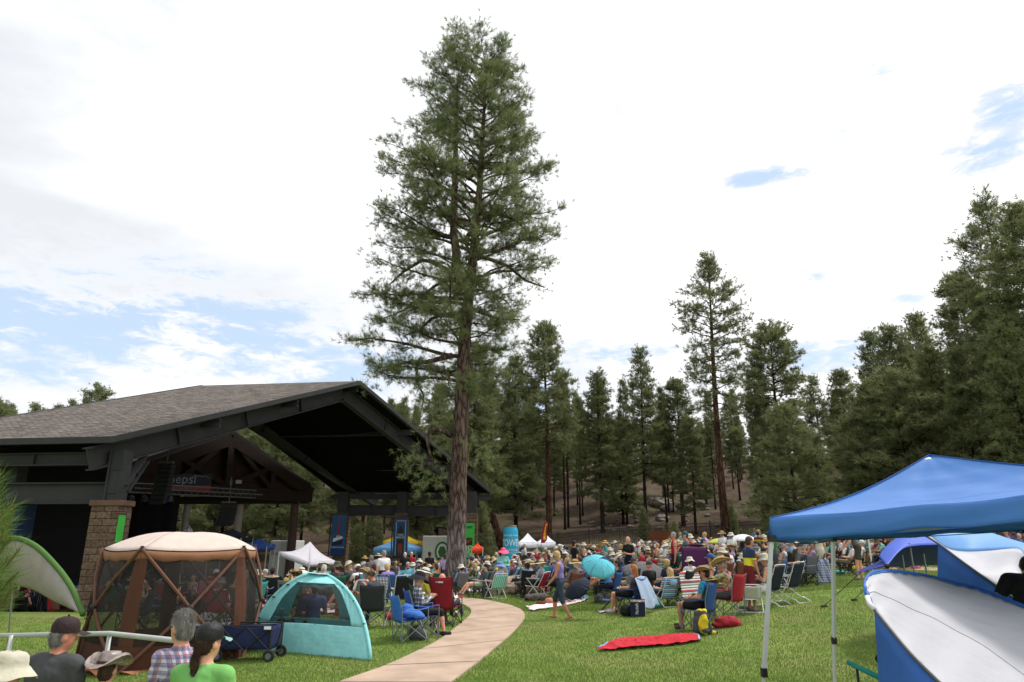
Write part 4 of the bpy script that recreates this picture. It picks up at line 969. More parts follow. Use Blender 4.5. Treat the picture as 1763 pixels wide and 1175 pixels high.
# giant can
Y = 48.0; c = gy(879, Y); top = at(879, 905, Y); Hh = top.z-c.z; R0 = (at(892, 930, Y).x-at(866, 930, Y).x)/2
t = thing('giant_can', 'giant inflatable sky blue beer can with white clouds round its foot', 'inflatable', c)
q = MB(); q.lathe([(0, .02), (R0*.86, .02), (R0, .25), (R0, Hh*.86), (R0*.97, Hh*.9), (R0*.82, Hh*.97), (R0*.82, Hh), (R0*.76, Hh*.99), (R0*.7, Hh*.96), (0, Hh*.96)], 40)
part('body', q, mat('can_blue', srgb(50, 165, 205), .5, .08), t, smooth=True)
q = MB(); q.lathe([(R0*.83, Hh*.965), (R0*.85, Hh*1.0), (R0*.8, Hh*1.0)], 40); part('rim', q, mat('can_rim', srgb(120, 95, 80), .4), t, smooth=True)
def wrap(v, r): a = v.x/r-pi/2; return Vector((r*cos(a)*1.0, r*sin(a), v.z))
for s, sz, z in (('MOTHER ROAD', .16, .78), ('TOWER', .46, .62), ('STATION', .20, .47), ('INDIA PALE ALE', .13, .41)):
    q = text_mb(s, sz); xform(q, lambda v: wrap(Vector((v.x+.05, 0, v.y*(1.4 if s == 'TOWER' else 1)+Hh*z)), R0+.015)); part('lettering', q, mat('can_white', srgb(215, 228, 235), .6), t, solid=.01)
q = MB(); rr_ = random.Random(2)
for i in range(26):
    a = rr_.uniform(-1.0, 1.0); zz = .15+abs(rr_.gauss(0, 1))*.28*(1-abs(a)*.6); q.ball(wrap(Vector((a*R0, 0, min(zz, Hh*.3))), R0-.02), (.14, .08, .12), 8)
part('cloud_print', q, MATS['can_white'], t, smooth=True)
q = MB(); q.box((0, 0, .01), (R0*1.4, R0*1.4, .03)); part('base_mat', q, mat('mat_dark', (.05, .05, .05)), t)

# feather flag
Y = 47.0; c = gy(931, Y); t = thing('feather_flag', 'red and yellow feather flag with lettering leaning in front of the white canopies', 'flag', c)
top = at(940, 897, Y); fx = top.x-c.x; fz = top.z-c.z
pole = [(0, 0, 0), (.02, 0, fz*.4), (.08, 0, fz*.75), (fx*.7, 0, fz*.96), (fx, 0, fz)]
q = MB(); q.tube(pole, .02, 6); part('pole', q, mat('pole_dark', (.1, .1, .1), .5), t)
q = MB()
def ff(u, v): a = spline(pole, .35+.65*v); w = .42*(1-v*.75)*min(1, v*6+.5) if v < 1 else .1; return a+Vector((u*w+.02, .05*sin(v*9)*u, -.25*u*(v)))
q.grid(ff, 4, 14); part('flag_cloth', q, mat('flag_red', srgb(150, 40, 45), .8), t, smooth=True, solid=.006)
q = MB(); q.grid(lambda u, v: ff(.35+.35*u, .08+.8*v)+Vector((0, -.02, 0)), 2, 14); part('flag_stripe', q, mat('flag_yellow', srgb(225, 195, 60), .8), t, solid=.004)
for i, s in enumerate('LEMONADE'):
    q = text_mb(s, .2); p = ff(.52, .82-.09*i); xform(q, lambda v: RX@v+p+Vector((0, -.045, 0))); part('lettering', q, red_p, t, solid=.004)
# vendor tables / red counter
t = thing('vendor_counter', 'dark red counter front with pale panels under the white canopies', 'counter', gy(920, 50)); q = MB(); q.box((0, 0, .55), (3.6, .7, 1.0)); part('counter_front', q, mat('counter_red', srgb(110, 40, 45), .7), t); q = MB()
for i in range(5): q.box((-1.4+i*.7, -.38, .6), (.35, .03, .5))
part('menu_panel', q, white_p, t); q = MB(); q.box((0, 0, 1.07), (3.8, .85, .05)); part('counter_top', q, white_p, t)

# crowd barrier of bike-rack rails
galv = mat('galvanised', srgb(140, 142, 145), .45, .1, metal=.5)
def barrier_mesh():
    q = MB(); q.tube([(-1.1, 0, .12), (-1.1, 0, 1.05), (1.1, 0, 1.05), (1.1, 0, .12), (-1.1, 0, .12)], .02, 6)
    for i in range(13): q.tube([(-1+i*.166, 0, .12), (-1+i*.166, 0, 1.05)], .008, 4)
    for x in (-.8, .8): q.tube([(x, -.3, .02), (x, 0, .14), (x, .3, .02)], .015, 5)
    return newmesh('crowd_barrier', q, galv)
bm_ = barrier_mesh()
for i, (px, Y, rz) in enumerate([(560, 42, 0), (605, 42, .02), (650, 42, 0), (700, 42, -.02), (740, 42.5, 0), (470, 41, .1), (430, 40, .2), (135, 29, 0), (100, 30, .1), (60, 31, .1), (775, 43, 0)]):
    tag(meshobj('crowd_barrier', bm_, None, gy(px, Y)+Vector((0, 0, 0)), rz), 'galvanised crowd barrier standing between the lawn and the stage', 'barrier', 'crowd barriers along the stage front')

# ---------------------------------------------------------------- near tents
FABT = []
# 1 screen gazebo
def gazebo():
    C0 = Vector((-6.22, 13.6, 0)); zg = h(C0.x, C0.y); t = thing('screen_gazebo', 'square screened pop-up gazebo with beige roof and brown trim on the lawn', 'gazebo', (C0.x, C0.y, zg))
    ze = at(330, 945, 12.6).z-zg; hp = at(327, 918, 13.5).z-zg
    ph = .87; R = 1.41; Rb = 1.56
    mesh = bpy.data.materials.new('screen_mesh'); mesh.use_nodes = True; nt_ = mesh.node_tree; b = nt_.nodes['Principled BSDF']; b.inputs['Base Color'].default_value = (.016, .013, .011, 1); b.inputs['Roughness'].default_value = .8
    tr = nt_.nodes.new('ShaderNodeBsdfTransparent'); ms = nt_.nodes.new('ShaderNodeMixShader'); ms.inputs[0].default_value = .58; nt_.links.new(tr.outputs[0], ms.inputs[1]); nt_.links.new(b.outputs[0], ms.inputs[2]); nt_.links.new(ms.outputs[0], nt_.nodes['Material Output'].inputs['Surface'])
    MATS['screen_mesh'] = mesh
    roofm = fab('gazebo_beige', (205, 188, 178), trans=.12, bump=.12); brown = fab('gazebo_brown', (140, 98, 72)); dbrown = fab('gazebo_dark', (78, 48, 34)); polem = mat('pole_black', (.02, .02, .02), .4)
    T = [Vector((R*cos(ph+k*pi*.4), R*sin(ph+k*pi*.4), ze)) for k in range(5)]; Bt = [Vector((Rb*cos(ph+k*pi*.4), Rb*sin(ph+k*pi*.4), 0)) for k in range(5)]
    pk = Vector((0, 0, hp)); rf = MB(); vl = MB()
    for k in range(5):
        a, b = T[k], T[(k+1) % 5]; out = ((a+b)/2); out.z = 0; out = out.normalized()
        def f(u, v):
            p = a.lerp(b, u).lerp(pk, v); p.z += .12*sin(pi*min(1, v*1.0))*1.0; p += out*.10*4*u*(1-u)*(1-v)-Vector((0, 0, .04))*4*u*(1-u)*(1-v); return p
        rf.grid(f, 12, 10)
        vl.grid(lambda u, v: f(u, 0)+Vector((0, 0, -.02-(.15)*v))+out*.01+Vector((0, 0, .02*sin(u*20)*v)), 16, 2)
    roof_o = part('roof_cloth', rf, roofm, t, smooth=True, solid=.006); part('valance', vl, brown, t, smooth=True, solid=.006)
    cap = MB(); cap.lathe([(0, .06), (.05, .05), (.1, -.01), (.02, -.02)], 10, pk+Vector((0, 0, .02))); cap.tube([pk+Vector((-.06, 0, .06)), pk+Vector((0, 0, .13)), pk+Vector((.06, 0, .06))], .012, 5); part('roof_hub', cap, polem, t)
    for k in range(5):
        a, b = T[k], T[(k+1) % 5]; c, d = Bt[k], Bt[(k+1) % 5]; out = (a+b)/2; out.z = 0; out = out.normalized()
        hub = (a+b+c+d)/4+out*.22
        def wall(u, v):
            p = c.lerp(d, u).lerp(a.lerp(b, u), v); bl = (1-abs(2*u-1))*(1-abs(2*v-1)); return p+out*.22*min(1, bl*1.6)**.7*1.0
        def sub(u0, u1, v0, v1, mb, off=0): mb.grid(lambda u, v: wall(u0+(u1-u0)*u, v0+(v1-v0)*v)+out*off, 10, 10)
        m1 = MB(); sub(.07, .93, .2, .95, m1); part('screen', m1, mesh, t, smooth=True)
        m2 = MB(); sub(0, 1, 0, .2, m2); part('lower_skirt', m2, dbrown, t, smooth=True)
        
        for s0, s1 in ((0, .07), (.93, 1)): st = MB(); sub(s0, s1, .2, 1, st); part('corner_panel', st, dbrown, t, smooth=True)
        br = MB()
        for q in (a, b, c, d): w_ = (hub-q); s_ = w_.cross(out).normalized()*.04; e1, e2 = q+out*.02, hub+out*.03; mid = (e1+e2)/2+out*.05; br.tube([e1, mid, e2], .028, 6)
        part('diagonal_pole', br, fab('gazebo_strap', (98, 68, 54)), t)
        hb = MB(); hb.ball(hub+out*.05, .06, 8); hb.tube([hub+out*.05, hub+out*.12-Vector((0, 0, .05))], .012, 5); part('hub', hb, polem, t)
        fl = MB(); fl.grid(lambda u, v: (c.lerp(d, u)+out*.02).lerp(c.lerp(d, u)*1.0+out*(.32+.05*sin(u*9))+Vector((0, 0, -.0)), v)+Vector((0, 0, .05*sin(u*14+v*2)*v+.03)), 20, 3); part('ground_flap', fl, fab('gazebo_flap', (150, 96, 68)), t, smooth=True, solid=.006)
        tp = MB(); tp.tube([T[k]+Vector((0, 0, .05)), T[k]-Vector((0, 0, .02))], .03, 6); part('corner_cap', tp, polem, t)
    return C0, zg
GZ, GZZ = gazebo()

# 2 turquoise beach tent
def beach_tent():
    FL = ground(422, 1120); FR = ground(638, 1138); d = (FR-FL); back = Vector((-.19, 1, 0)).normalized()
    BL = FL+back*1.5+d*.06; BR = FR+back*1.5-d*.06; BL.z = h(BL.x, BL.y); BR.z = h(BR.x, BR.y); zt = at(545, 991, FL.y+.8).z
    cx = (FL+FR)/2+back*.8
    TL = at(531, 989, cx.y-.1); TR = at(564, 992, cx.y+.05)
    t = thing('beach_tent', 'turquoise pop-up beach tent with a grey mesh window facing the path', 'tent', (cx.x, cx.y, h(cx.x, cx.y)))
    tq = fab('tent_turquoise', (156, 224, 226), trans=.25, bump=.9, bscale=5); dk = MATS['screen_mesh']
    def arc(a, b, bulge):
        m = (a+b)/2; o = Vector((m.x-cx.x, m.y-cx.y, 0)); mid = a.lerp(b, .5)+Vector((o.x*bulge, o.y*bulge, (b.z-a.z)*.15*(1)))
        c1 = mid*2-(a+b)*.5; return lambda v: bez(a, c1, b, v)
    aFL = arc(FL, TL, .22); aFR = arc(FR, TR, .22); aBL = arc(BL, TL, .2); aBR = arc(BR, TR, .12)
    def ruled(a, b, out, puff=.05): return lambda u, v: a(v).lerp(b(v), u)+out*puff*4*u*(1-u)*sin(pi*min(1, v))-Vector((0, 0, 0.0))
    fr = ruled(aFL, aFR, -back, .06)
    def g(mb, f, u0, u1, v0, v1, n=12): mb.grid(lambda u, v: f(u0+(u1-u0)*u, v0+(v1-v0)*v)+Vector((.008*sin(u*30+v*11), 0, .006*sin(v*41+u*9))), n, n)
    q = MB(); g(q, fr, 0, 1, 0, .27, 20); g(q, fr, 0, .12, .27, .8); g(q, fr, .88, 1, .27, .8); g(q, fr, 0, 1, .8, 1, 14); part('front_panel', q, tq, t, smooth=True, world=True, solid=.004)
    q = MB(); g(q, fr, .12, .88, .27, .8); part('mesh_window', q, dk, t, smooth=True, world=True)
    q = MB(); q.grid(lambda u, v: fr(.12+.76*u, .8-.10*v*(.5+.5*sin(u*3)))+back*.05+Vector((0, 0, .02*sin(u*17))), 20, 4); part('rolled_blind', q, fab('tent_blind', (92, 150, 156)), t, smooth=True, world=True, solid=.01)
    for a, b, o, nm in ((aFR, aBR, d.normalized(), 'side_panel'), (aFL, aBL, -d.normalized(), 'side_panel')):
        f = ruled(a, b, o, .08); q = MB(); g(q, f, 0, 1, 0, 1, 14); so = part(nm, q, tq, t, smooth=True, world=True, solid=.004)
        q = MB(); g(q, lambda u, v: f(u, v)+o*.012, .22, .62, .34, .68, 6); part('side_vent', q, mat('vent_dark', (.03, .035, .04), .8), t, smooth=True, world=True)
    f = ruled(aBL, aBR, back, .05); q = MB(); g(q, f, 0, 1, 0, .25); g(q, f, 0, .2, .25, 1); g(q, f, .8, 1, .25, 1); g(q, f, .2, .8, .85, 1); part('back_panel', q, tq, t, smooth=True, world=True, solid=.004)
    for a in (aFL, aFR, aBL, aBR):
        q = MB(); q.tube([a(k/14)+Vector((0, 0, .012)) for k in range(15)], .032, 8); part('pole_sleeve', q, tq, t, smooth=True, world=True)
    q = MB(); q.grid(lambda u, v: TL.lerp(TR, u)+back*(v-.5)*.22+Vector((0, 0, .03)), 4, 4); part('top_patch', q, tq, t, world=True, solid=.01)
    q = MB(); q.grid(lambda u, v: FL.lerp(FR, u).lerp(BL.lerp(BR, u), v)+Vector((0, 0, .03)), 8, 8); part('floor_sheet', q, fab('tent_floor', (70, 120, 120)), t, world=True)
    for a in (aFL, aFR):
        for v in (.3, .55, .75): p = a(v); q = MB(); q.box(p-back*.035, (.05, .03, .02)); part('clip', q, MATS['pole_black'], t, world=True)
beach_tent()

# 3 folding wagon
def wagon():
    c = ground(425, 1138); c.y += .1; t = thing('folding_wagon', 'navy folding wagon with black crossed frame parked between gazebo and beach tent', 'wagon', c, -.04)
    nv = fab('wagon_navy', (28, 38, 84)); bk = MATS['pole_black']; L_, W_, z0, z1 = .88, .5, .2, .56
    q = MB()
    for y in (-W_/2, W_/2): q.grid(lambda u, v: Vector((-L_/2+L_*u, y+.02*sin(u*9)*sin(v*3), z0+(z1-z0)*v-.02*sin(u*pi)*v)), 12, 5)
    for x in (-L_/2, L_/2): q.grid(lambda u, v: Vector((x, -W_/2+W_*u, z0+(z1-z0)*v)), 5, 5)
    q.grid(lambda u, v: Vector((-L_/2+L_*u, -W_/2+W_*v, z0)), 5, 5); part('fabric_tub', q, nv, t, smooth=True, solid=.008)
    q = MB()
    for y in (-W_/2-.02, W_/2+.02):
        for a, b in (((-L_/2, z0), (0, z1)), ((0, z0), (-L_/2, z1)), ((0, z0), (L_/2, z1)), ((L_/2, z0), (0, z1))): q.tube([(a[0], y, a[1]-.02), (b[0], y, b[1])], .012, 5)
        for x in (-L_/4, L_/4): q.ball((x, y-.01, (z0+z1)/2), .025, 6)
        for x in (-L_/2, L_/2): q.tube([(x, y, .12), (x, y, z1+.02)], .016, 6)
        q.tube([(-L_/2, y, z1+.01), (L_/2, y, z1+.01)], .014, 6)
    for x in (-L_/2, L_/2): q.tube([(x, -W_/2-.04, .13), (x, W_/2+.04, .13)], .014, 6)
    part('frame', q, bk, t)
    q = MB(); q.tube([(L_/2+.02, 0, z0), (L_/2+.08, 0, .5), (L_/2+.05, 0, .8)], .013, 6); q.tube([(L_/2+.05, -.08, .8), (L_/2+.05, .08, .8)], .018, 6); part('handle', q, bk, t)
    for x in (-L_/2, L_/2):
        for y in (-W_/2-.04, W_/2+.04):
            w = MB(); w.lathe([(.02, -.02), (.09, -.022), (.1, -.01), (.1, .01), (.09, .022), (.02, .02)], 16); xform(w, lambda v: RX@v+Vector((x, y, .1))); wo = part('wheel', w, mat('tyre', (.02, .02, .02), .9), t)
            k = MB(); k.lathe([(0, -.028), (.05, -.028), (.05, .028), (0, .028)], 12); xform(k, lambda v: RX@v+Vector((x, y, .1))); part('hub_cap', k, mat('grey_plastic', (.12, .12, .12), .6), wo)
    q = MB(); q.box((L_/2-.06, -W_/2-.03, z1-.02), (.12, .02, .05)); part('label_patch', q, white_p, t)
wagon()
# 4 white and green sun shelter on the left
def shelter():
    Y0 = 13.0
    hoop = [at(-60, 1000, Y0+1.6), at(-20, 948, Y0+1.0), at(20, 927, Y0+.6), at(60, 940, Y0+.2), at(98, 977, Y0-.1), at(122, 1010, Y0-.4), at(136, 1040, Y0-.55), at(143, 1058, Y0-.7)]
    low = [at(-60, 1040, Y0+2.6), at(-20, 1000, Y0+2.3), at(20, 1004, Y0+1.9), at(38, 1010, Y0+1.5), at(62, 1018, Y0+1.1), at(90, 1034, Y0+.5), at(118, 1047, Y0-.1), at(142, 1058, Y0-.66)]
    c = gx(60, Y0); t = thing('sun_shelter', 'off-white sun shelter with green edging bowed over the lawn by the stage', 'tent', c)
    q = MB()
    def f(u, v):
        a = spline(hoop, u); b = spline(low, u); m = (a+b)/2+Vector((0, -.45*sin(pi*u)**.6, .12*sin(pi*u))); return bez(a, m, b, v)
    q.grid(f, 24, 12); part('shell', q, fab('shelter_white', (178, 170, 168), trans=.25), t, smooth=True, world=True, solid=.006)
    q = MB(); q.tube([spline(hoop, i/30) for i in range(31)], .05, 8); part('pole_sleeve', q, fab('shelter_green', (72, 104, 48)), t, smooth=True, world=True)
    q = MB(); q.grid(lambda u, v: spline(low, .45+.53*u)+Vector((0, .02, 0)).lerp(Vector((-.12, .7, -.16)), v)*sin(pi*u)**.7, 12, 4); part('green_panel', q, fab('shelter_leaf', (35, 112, 70)), t, smooth=True, world=True, solid=.006)
    q = MB(); q.tube([spline(hoop, .99), ground(146, 1066)], .01, 5); g_ = ground(146, 1066); q.box(g_, (.02, .02, .12)); q.tube([spline(hoop, .82), at(150, 1064, Y0-.7)], .008, 4); part('guy_line', q, MATS['fabric_shelter_green'], t, world=True)
    q = MB(); a = spline(low, .3); q.tube([a, Vector((a.x, a.y+.2, h(a.x, a.y+.2)))], .015, 6); part('prop_pole', q, galv, t, world=True)
shelter()
# 5 hand rail
def handrail():
    a = at(-60, 1096, 8.7); b = at(189, 1091, 8.5); c = at(300, 1103, 7.6); d = at(420, 1120, 6.6)
    t = thing('handrail', 'grey painted steel handrail bending along the walkway in front of the gazebo', 'handrail', (b.x, b.y, h(b.x, b.y)))
    g = mat('rail_paint', srgb(168, 172, 168), .45, .1, 3, .05, spec=.5)
    q = MB(); q.tube([a, b, c], .027, 12); part('top_rail', q, g, t, smooth=True, world=True)
    q = MB(); dz = Vector((0, 0, .42)); q.tube([a-dz, at(40, 1146, 8.65)], .02, 8); part('lower_rail', q, g, t, smooth=True, world=True)
    for p in (b, at(20, 1094, 8.6)):
        q = MB(); z = h(p.x, p.y); q.tube([(p.x, p.y, z-.3), (p.x, p.y, p.z)], .024, 10); part('post', q, g, t, smooth=True, world=True)
handrail()

# 6 big blue canopy
def big_canopy():
    Nn = at(1325, 893, 8.0); Ff = at(1430, 893, 10.2); zE_ = at(1325, 893, 8.0).z
    v = Vector((Ff.x-Nn.x, Ff.y-Nn.y, 0)); s = v.length; u = Vector((v.y, -v.x, 0)).normalized()*s*1.5
    cs = [Nn, Nn+u, Nn+u+v, Nn+v]; cs = [Vector((p.x, p.y, zE_+dz)) for p, dz in zip(cs, (0, .36, .30, 0))]; cc = sum(cs, Vector())/4; pk = at(1600, 784, 8.15)
    t = thing('blue_canopy', 'large royal blue pop-up canopy with pale splayed legs standing on the lawn', 'canopy', (cc.x, cc.y, h(cc.x, cc.y)))
    bl = mat('canopy_satin', srgb(70, 130, 205), .36, .05, 2, .35, 2.2, .5, trans=.22)
    q = MB()
    for k in range(4):
        a, b = cs[k], cs[(k+1) % 4]; out = ((a+b)/2-cc); out.z = 0; out = out.normalized()
        def f(uu, w):
            p = a.lerp(b, uu).lerp(pk, w); e = 4*uu*(1-uu); p.z -= .045*e*(1-w)+.16*sin(pi*w)**1.0*(.65+.35*e) ; p.z += .012*sin(uu*22+w*6)*(1-w)*e+.01*sin(w*30)*e; return p
        q.grid(f, 30, 18)
        def g(uu, w):
            p = f(uu, 0); p.z -= .245*w+.02*sin(pi*uu)*w*-1; return p+out*(.012*sin(pi*w)+.02*sin(uu*17+w*5)*w*(1-w*.4))+Vector((0, 0, .008*sin(uu*40)*w))
        q.grid(g, 60, 6)
    part('roof_cloth', q, bl, t, smooth=True, world=True, solid=.004)
    sm_ = mat('seam_blue', srgb(44, 84, 150), .6)
    for k in range(4):
        a = cs[k]; q = MB(); q.tube([a.lerp(pk, w/16)+Vector((0, 0, -.16*.65*sin(pi*w/16)+.006)) for w in range(17)], .007, 5); part('seam', q, sm_, t, world=True)
        q = MB(); b = cs[(k+1) % 4]; q.tube([a.lerp(b, w/20)+Vector((0, 0, -.045*4*(w/20)*(1-w/20)-.235)) for w in range(21)], .006, 5); part('hem', q, sm_, t, world=True)
    lm = mat('leg_powder', srgb(198, 200, 202), .35, .04, spec=.5); bk = MATS['pole_black']
    for k, p in enumerate(cs):
        o = Vector((p.x-cc.x, p.y-cc.y, 0)).normalized(); zf = None; foot = p+o*.32; zf = h(foot.x, foot.y); top = Vector((p.x, p.y, p.z-.2)); ft = Vector((foot.x, foot.y, zf)); j = top.lerp(ft, .70)
        q = MB(); q.bar(top, j, .042); lg = part('leg', q, lm, t, world=True); q = MB(); q.bar(j, ft, .034); part('inner_leg', q, lm, t, world=True)
        q = MB(); q.box(j, (.06, .06, .09)); part('leg_lock', q, bk, t, world=True); q = MB(); q.box(top+Vector((0, 0, -.02)), (.075, .075, .07)); part('corner_joint', q, bk, t, world=True)
        q = MB(); q.box(ft+Vector((0, 0, .01)), (.09, .09, .015)); part('foot_plate', q, lm, t, world=True)
        if k in (0, 1): pass
    q = MB()
    for k in range(4):
        ins = lambda q: q+Vector((cc.x-q.x, cc.y-q.y, 0))*.02; a, b = ins(cs[k])-Vector((0, 0, .13)), ins(cs[(k+1) % 4])-Vector((0, 0, .13)); n = 2
        for i in range(n):
            p0 = a.lerp(b, i/n); p1 = a.lerp(b, (i+1)/n); 
            q.bar(p0+Vector((0, 0, .03)), p1+Vector((0, 0, -.05)) if i == 0 else p1+Vector((0, 0, .03)), .02, .03)
            q.bar(p0+Vector((0, 0, -.05)), p1+Vector((0, 0, .02)) if i == 0 else p1+Vector((0, 0, -.05)), .02, .03)
        q.tube([cs[k]-Vector((0, 0, .12)), cs[k].lerp(pk, .5)-Vector((0, 0, .34)), pk-Vector((0, 0, .10))], .014, 6)
    part('truss_frame', q, lm, t, world=True)
    return cs
CS = big_canopy()

# 7 blue shade behind, second and first cabana
blue_t = mat('cabana_blue', srgb(58, 110, 190), .55, .08, 2, .5, 3, .3, trans=.25); viol = mat('shade_violet', srgb(80, 112, 214), .55, .08, 2, .4, 3, .3, trans=.3); wht = mat('cabana_white', srgb(182, 182, 188), .55, .03, 2, .8, 3.2, .3, trans=.12, stretch=(1, 1.6, .5)); light_b = mat('cabana_light', srgb(120, 172, 224), .55, .06, 2, .4, 3, .3, trans=.3)
dpole = mat('pole_grey', (.09, .09, .095), .4, .1)
def shade():
    Y = 14.0; t = thing('sail_shade', 'violet blue sail shade on thin poles behind the second beach cabana', 'shade', gx(1580, Y))
    P = {(0, 0): at(1512, 958, 13.2), (1, 0): at(1526, 974, 12.4)}
    top = [at(1512, 958, 13.0), at(1532, 935, 13.4), at(1568, 914, 14), at(1620, 912, 14.8), at(1700, 914, 15.2)]; bot = [at(1527, 975, 12.2), at(1548, 950, 12.6), at(1568, 941, 12.8), at(1620, 938, 13), at(1700, 938, 13.2)]
    q = MB(); q.grid(lambda u, v: spline(top, u).lerp(spline(bot, u), v)+Vector((0, 0, .12*sin(pi*v)*u)), 20, 8); part('sail_cloth', q, viol, t, smooth=True, world=True, solid=.005)
    q = MB(); q.grid(lambda u, v: spline(bot, u)+Vector((0, .02, 0))+Vector((0, .9, -.28*sin(pi*min(1, u*.8)))*v) if False else spline(bot, u)+Vector((.0, 1.3*v, -.42*v*sin(pi*min(1, .15+u*.5)))), 20, 4); part('lower_flap', q, mat('shade_deep', srgb(52, 66, 160), .6, .08, 2, .3, 3, trans=.3), t, smooth=True, world=True, solid=.005)
    for px, Yp in ((1553, 13.4), (1569, 12.9), (1590, 13.5)):
        a = at(px, 945, Yp); z = h(a.x, Yp); q = MB(); q.tube([(a.x, Yp, z), (a.x-.02, Yp, a.z+.1)], .017, 8); part('pole', q, lm_ if False else galv, t, world=True)
    for (x0, y0, Y0), (x1, y1) in (((1512, 958, 13.0), (1419, 1046)), ((1527, 975, 12.2), (1471, 1035))):
        a = at(x0, y0, Y0); g = ground(x1, y1); q = MB(); q.tube([a, g+Vector((0, 0, .03))], .009, 5); part('guy_line', q, MATS['pole_black'], t, world=True)
        q = MB(); q.box(g+Vector((0, 0, .02)), (.14, .07, .05)); part('anchor_bag', q, MATS['pole_black'], t, world=True)
        q = MB(); q.ball(a, .05, 6); part('corner_toggle', q, MATS['pole_black'], t, world=True)
shade()
def cabana(lb, top, bot, low, mats3, border, Ybase, name='beach_cabana', sleeve=.018, lowm=None, groundline=None):
    """dished white roof panel between a rear hoop (top) and the front pole (bot), blue wall hanging below the pole"""
    c = gx(groundline[0], groundline[1]); t = thing(name, lb, 'tent', c); mw, mb_, mp = mats3
    def f(u, v):
        a = spline(top, u); b = spline(bot, u); return a.lerp(b, v)+Vector((0, 0, .055*sin(pi*v)*sin(pi*min(1, u*.9+.1))))+Vector((.006*sin(v*25+u*7), 0, .005*sin(u*38+v*13)+.008*sin(u*130+v*4)*(abs(2*v-1)**4)))
    q = MB(); q.grid(lambda u, v: f(border+(1-border)*u, max(.03, .10-.16*u)*(1-v)+v), 40, 30); part('roof_panel', q, mw, t, smooth=True, world=True, solid=.004)
    q = MB(); q.grid(lambda u, v: f(border*u, v), 8, 30); q.grid(lambda u, v: f(border+(1-border)*u, max(.03, .10-.16*u)*v)+Vector((0, 0, .006)), 40, 5); part('blue_border', q, mb_, t, smooth=True, world=True, solid=.004)
    q = MB(); q.tube([spline(bot, i/40) for i in range(41)], sleeve, 8); part('front_pole', q, mp, t, smooth=True, world=True)
    q = MB(); q.tube([spline(top, i/40) for i in range(41)], sleeve, 8); part('rear_pole', q, mb_, t, smooth=True, world=True)
    q = MB(); q.grid(lambda u, v: spline(bot, .12+.88*u).lerp(spline(low, u), v)+Vector((0, .07*sin(u*34)*v, 0)), 70, 10); part('wall_panel', q, mb_, t, smooth=True, world=True, solid=.004)
    q = MB(); q.tube([f(i/30, .55)+Vector((0, 0, .004)) for i in range(31)], .004, 4); part('seam', q, mat('seam_grey', (.3, .3, .32)), t, world=True)
    return t
top1 = [at(1493, 1030, 6.1), at(1489, 1004, 6.3), at(1503, 986, 6.7), at(1540, 984, 7.2), at(1590, 990, 7.6), at(1650, 1004, 7.7), at(1710, 1022, 7.4), at(1763, 1043, 7.0), at(1880, 1080, 6.2)]
bot1 = [at(1493, 1029, 6.08), at(1506, 1050, 5.95), at(1530, 1080, 5.75), at(1570, 1128, 5.5), at(1620, 1178, 5.3), at(1680, 1235, 5.1), at(1750, 1300, 5.0), at(1820, 1370, 4.9), at(1880, 1440, 4.8)]
def gpt(px, Y): return gx(px, Y)
low1 = [gpt(1528, 6.1)+Vector((0, 0, .02)), gpt(1522, 5.8), gpt(1530, 5.5), gpt(1600, 5.2), gpt(1700, 5.1), gpt(1800, 5.0), gpt(1880, 4.9)]
# the wall falls from the pole to the grass
def cab1():
    c = gx(1640, 6.2); t = cabana('front white roofed beach cabana with blue border and blue wall', top1, bot1, low1, (wht, blue_t, dpole), .11, 6, groundline=(1640, 6.2), sleeve=.014)
    q = MB(); q.tube([at(1493, 1028, 6.07), at(1497, 1040, 6.0), at(1506, 1050, 5.94)], .02, 8); part('pole_end', q, white_p, t, smooth=True, world=True)
cab1()
top2 = [at(1589, 920, 10.6), at(1612, 922, 11.0), at(1650, 917, 11.6), at(1700, 916, 11.9), at(1763, 940, 11.8), at(1830, 965, 11.2)]
bot2 = [at(1589, 920, 10.55), at(1618, 938, 10.3), at(1650, 962, 10.0), at(1680, 984, 9.8), at(1706, 1002, 9.7), at(1760, 1040, 9.6)]
low2 = [gx(1612, 10.6), gx(1640, 10.3), gx(1680, 10.0), gx(1720, 9.9), gx(1770, 9.8)]
def cab2():
    t = thing('beach_cabana', 'second beach cabana with pale blue and white roof behind the front one', 'tent', gx(1680, 10.5))
    mid = [at(1600, 922, 10.7), at(1630, 944, 10.9), at(1660, 950, 11.1), at(1700, 949, 11.0), at(1750, 945, 10.6), at(1763, 955, 10.2)]
    q = MB(); q.grid(lambda u, v: spline(top2, u).lerp(spline(mid, u), v)+Vector((0, 0, .08*sin(pi*v))), 30, 10); part('roof_panel', q, light_b, t, smooth=True, world=True, solid=.004)
    q = MB(); q.grid(lambda u, v: spline(mid, u).lerp(spline(bot2, u), v)-Vector((0, 0, .06*sin(pi*v)*sin(pi*u))), 30, 10); part('white_panel', q, wht, t, smooth=True, world=True, solid=.004)
    q = MB(); q.tube([spline(bot2, i/30) for i in range(31)], .016, 8); part('front_pole', q, dpole, t, smooth=True, world=True)
    q = MB(); q.grid(lambda u, v: spline(bot2, .18+.82*u).lerp(spline(low2, u), v)+Vector((0, .03*sin(u*25)*v, 0)), 40, 8); part('wall_panel', q, blue_t, t, smooth=True, world=True, solid=.004)
    q = MB(); q.tube([spline(top2, .55), spline(top2, .75), spline(top2, 1)], .006, 5); part('seam_cord', q, dpole, t, world=True)
cab2()
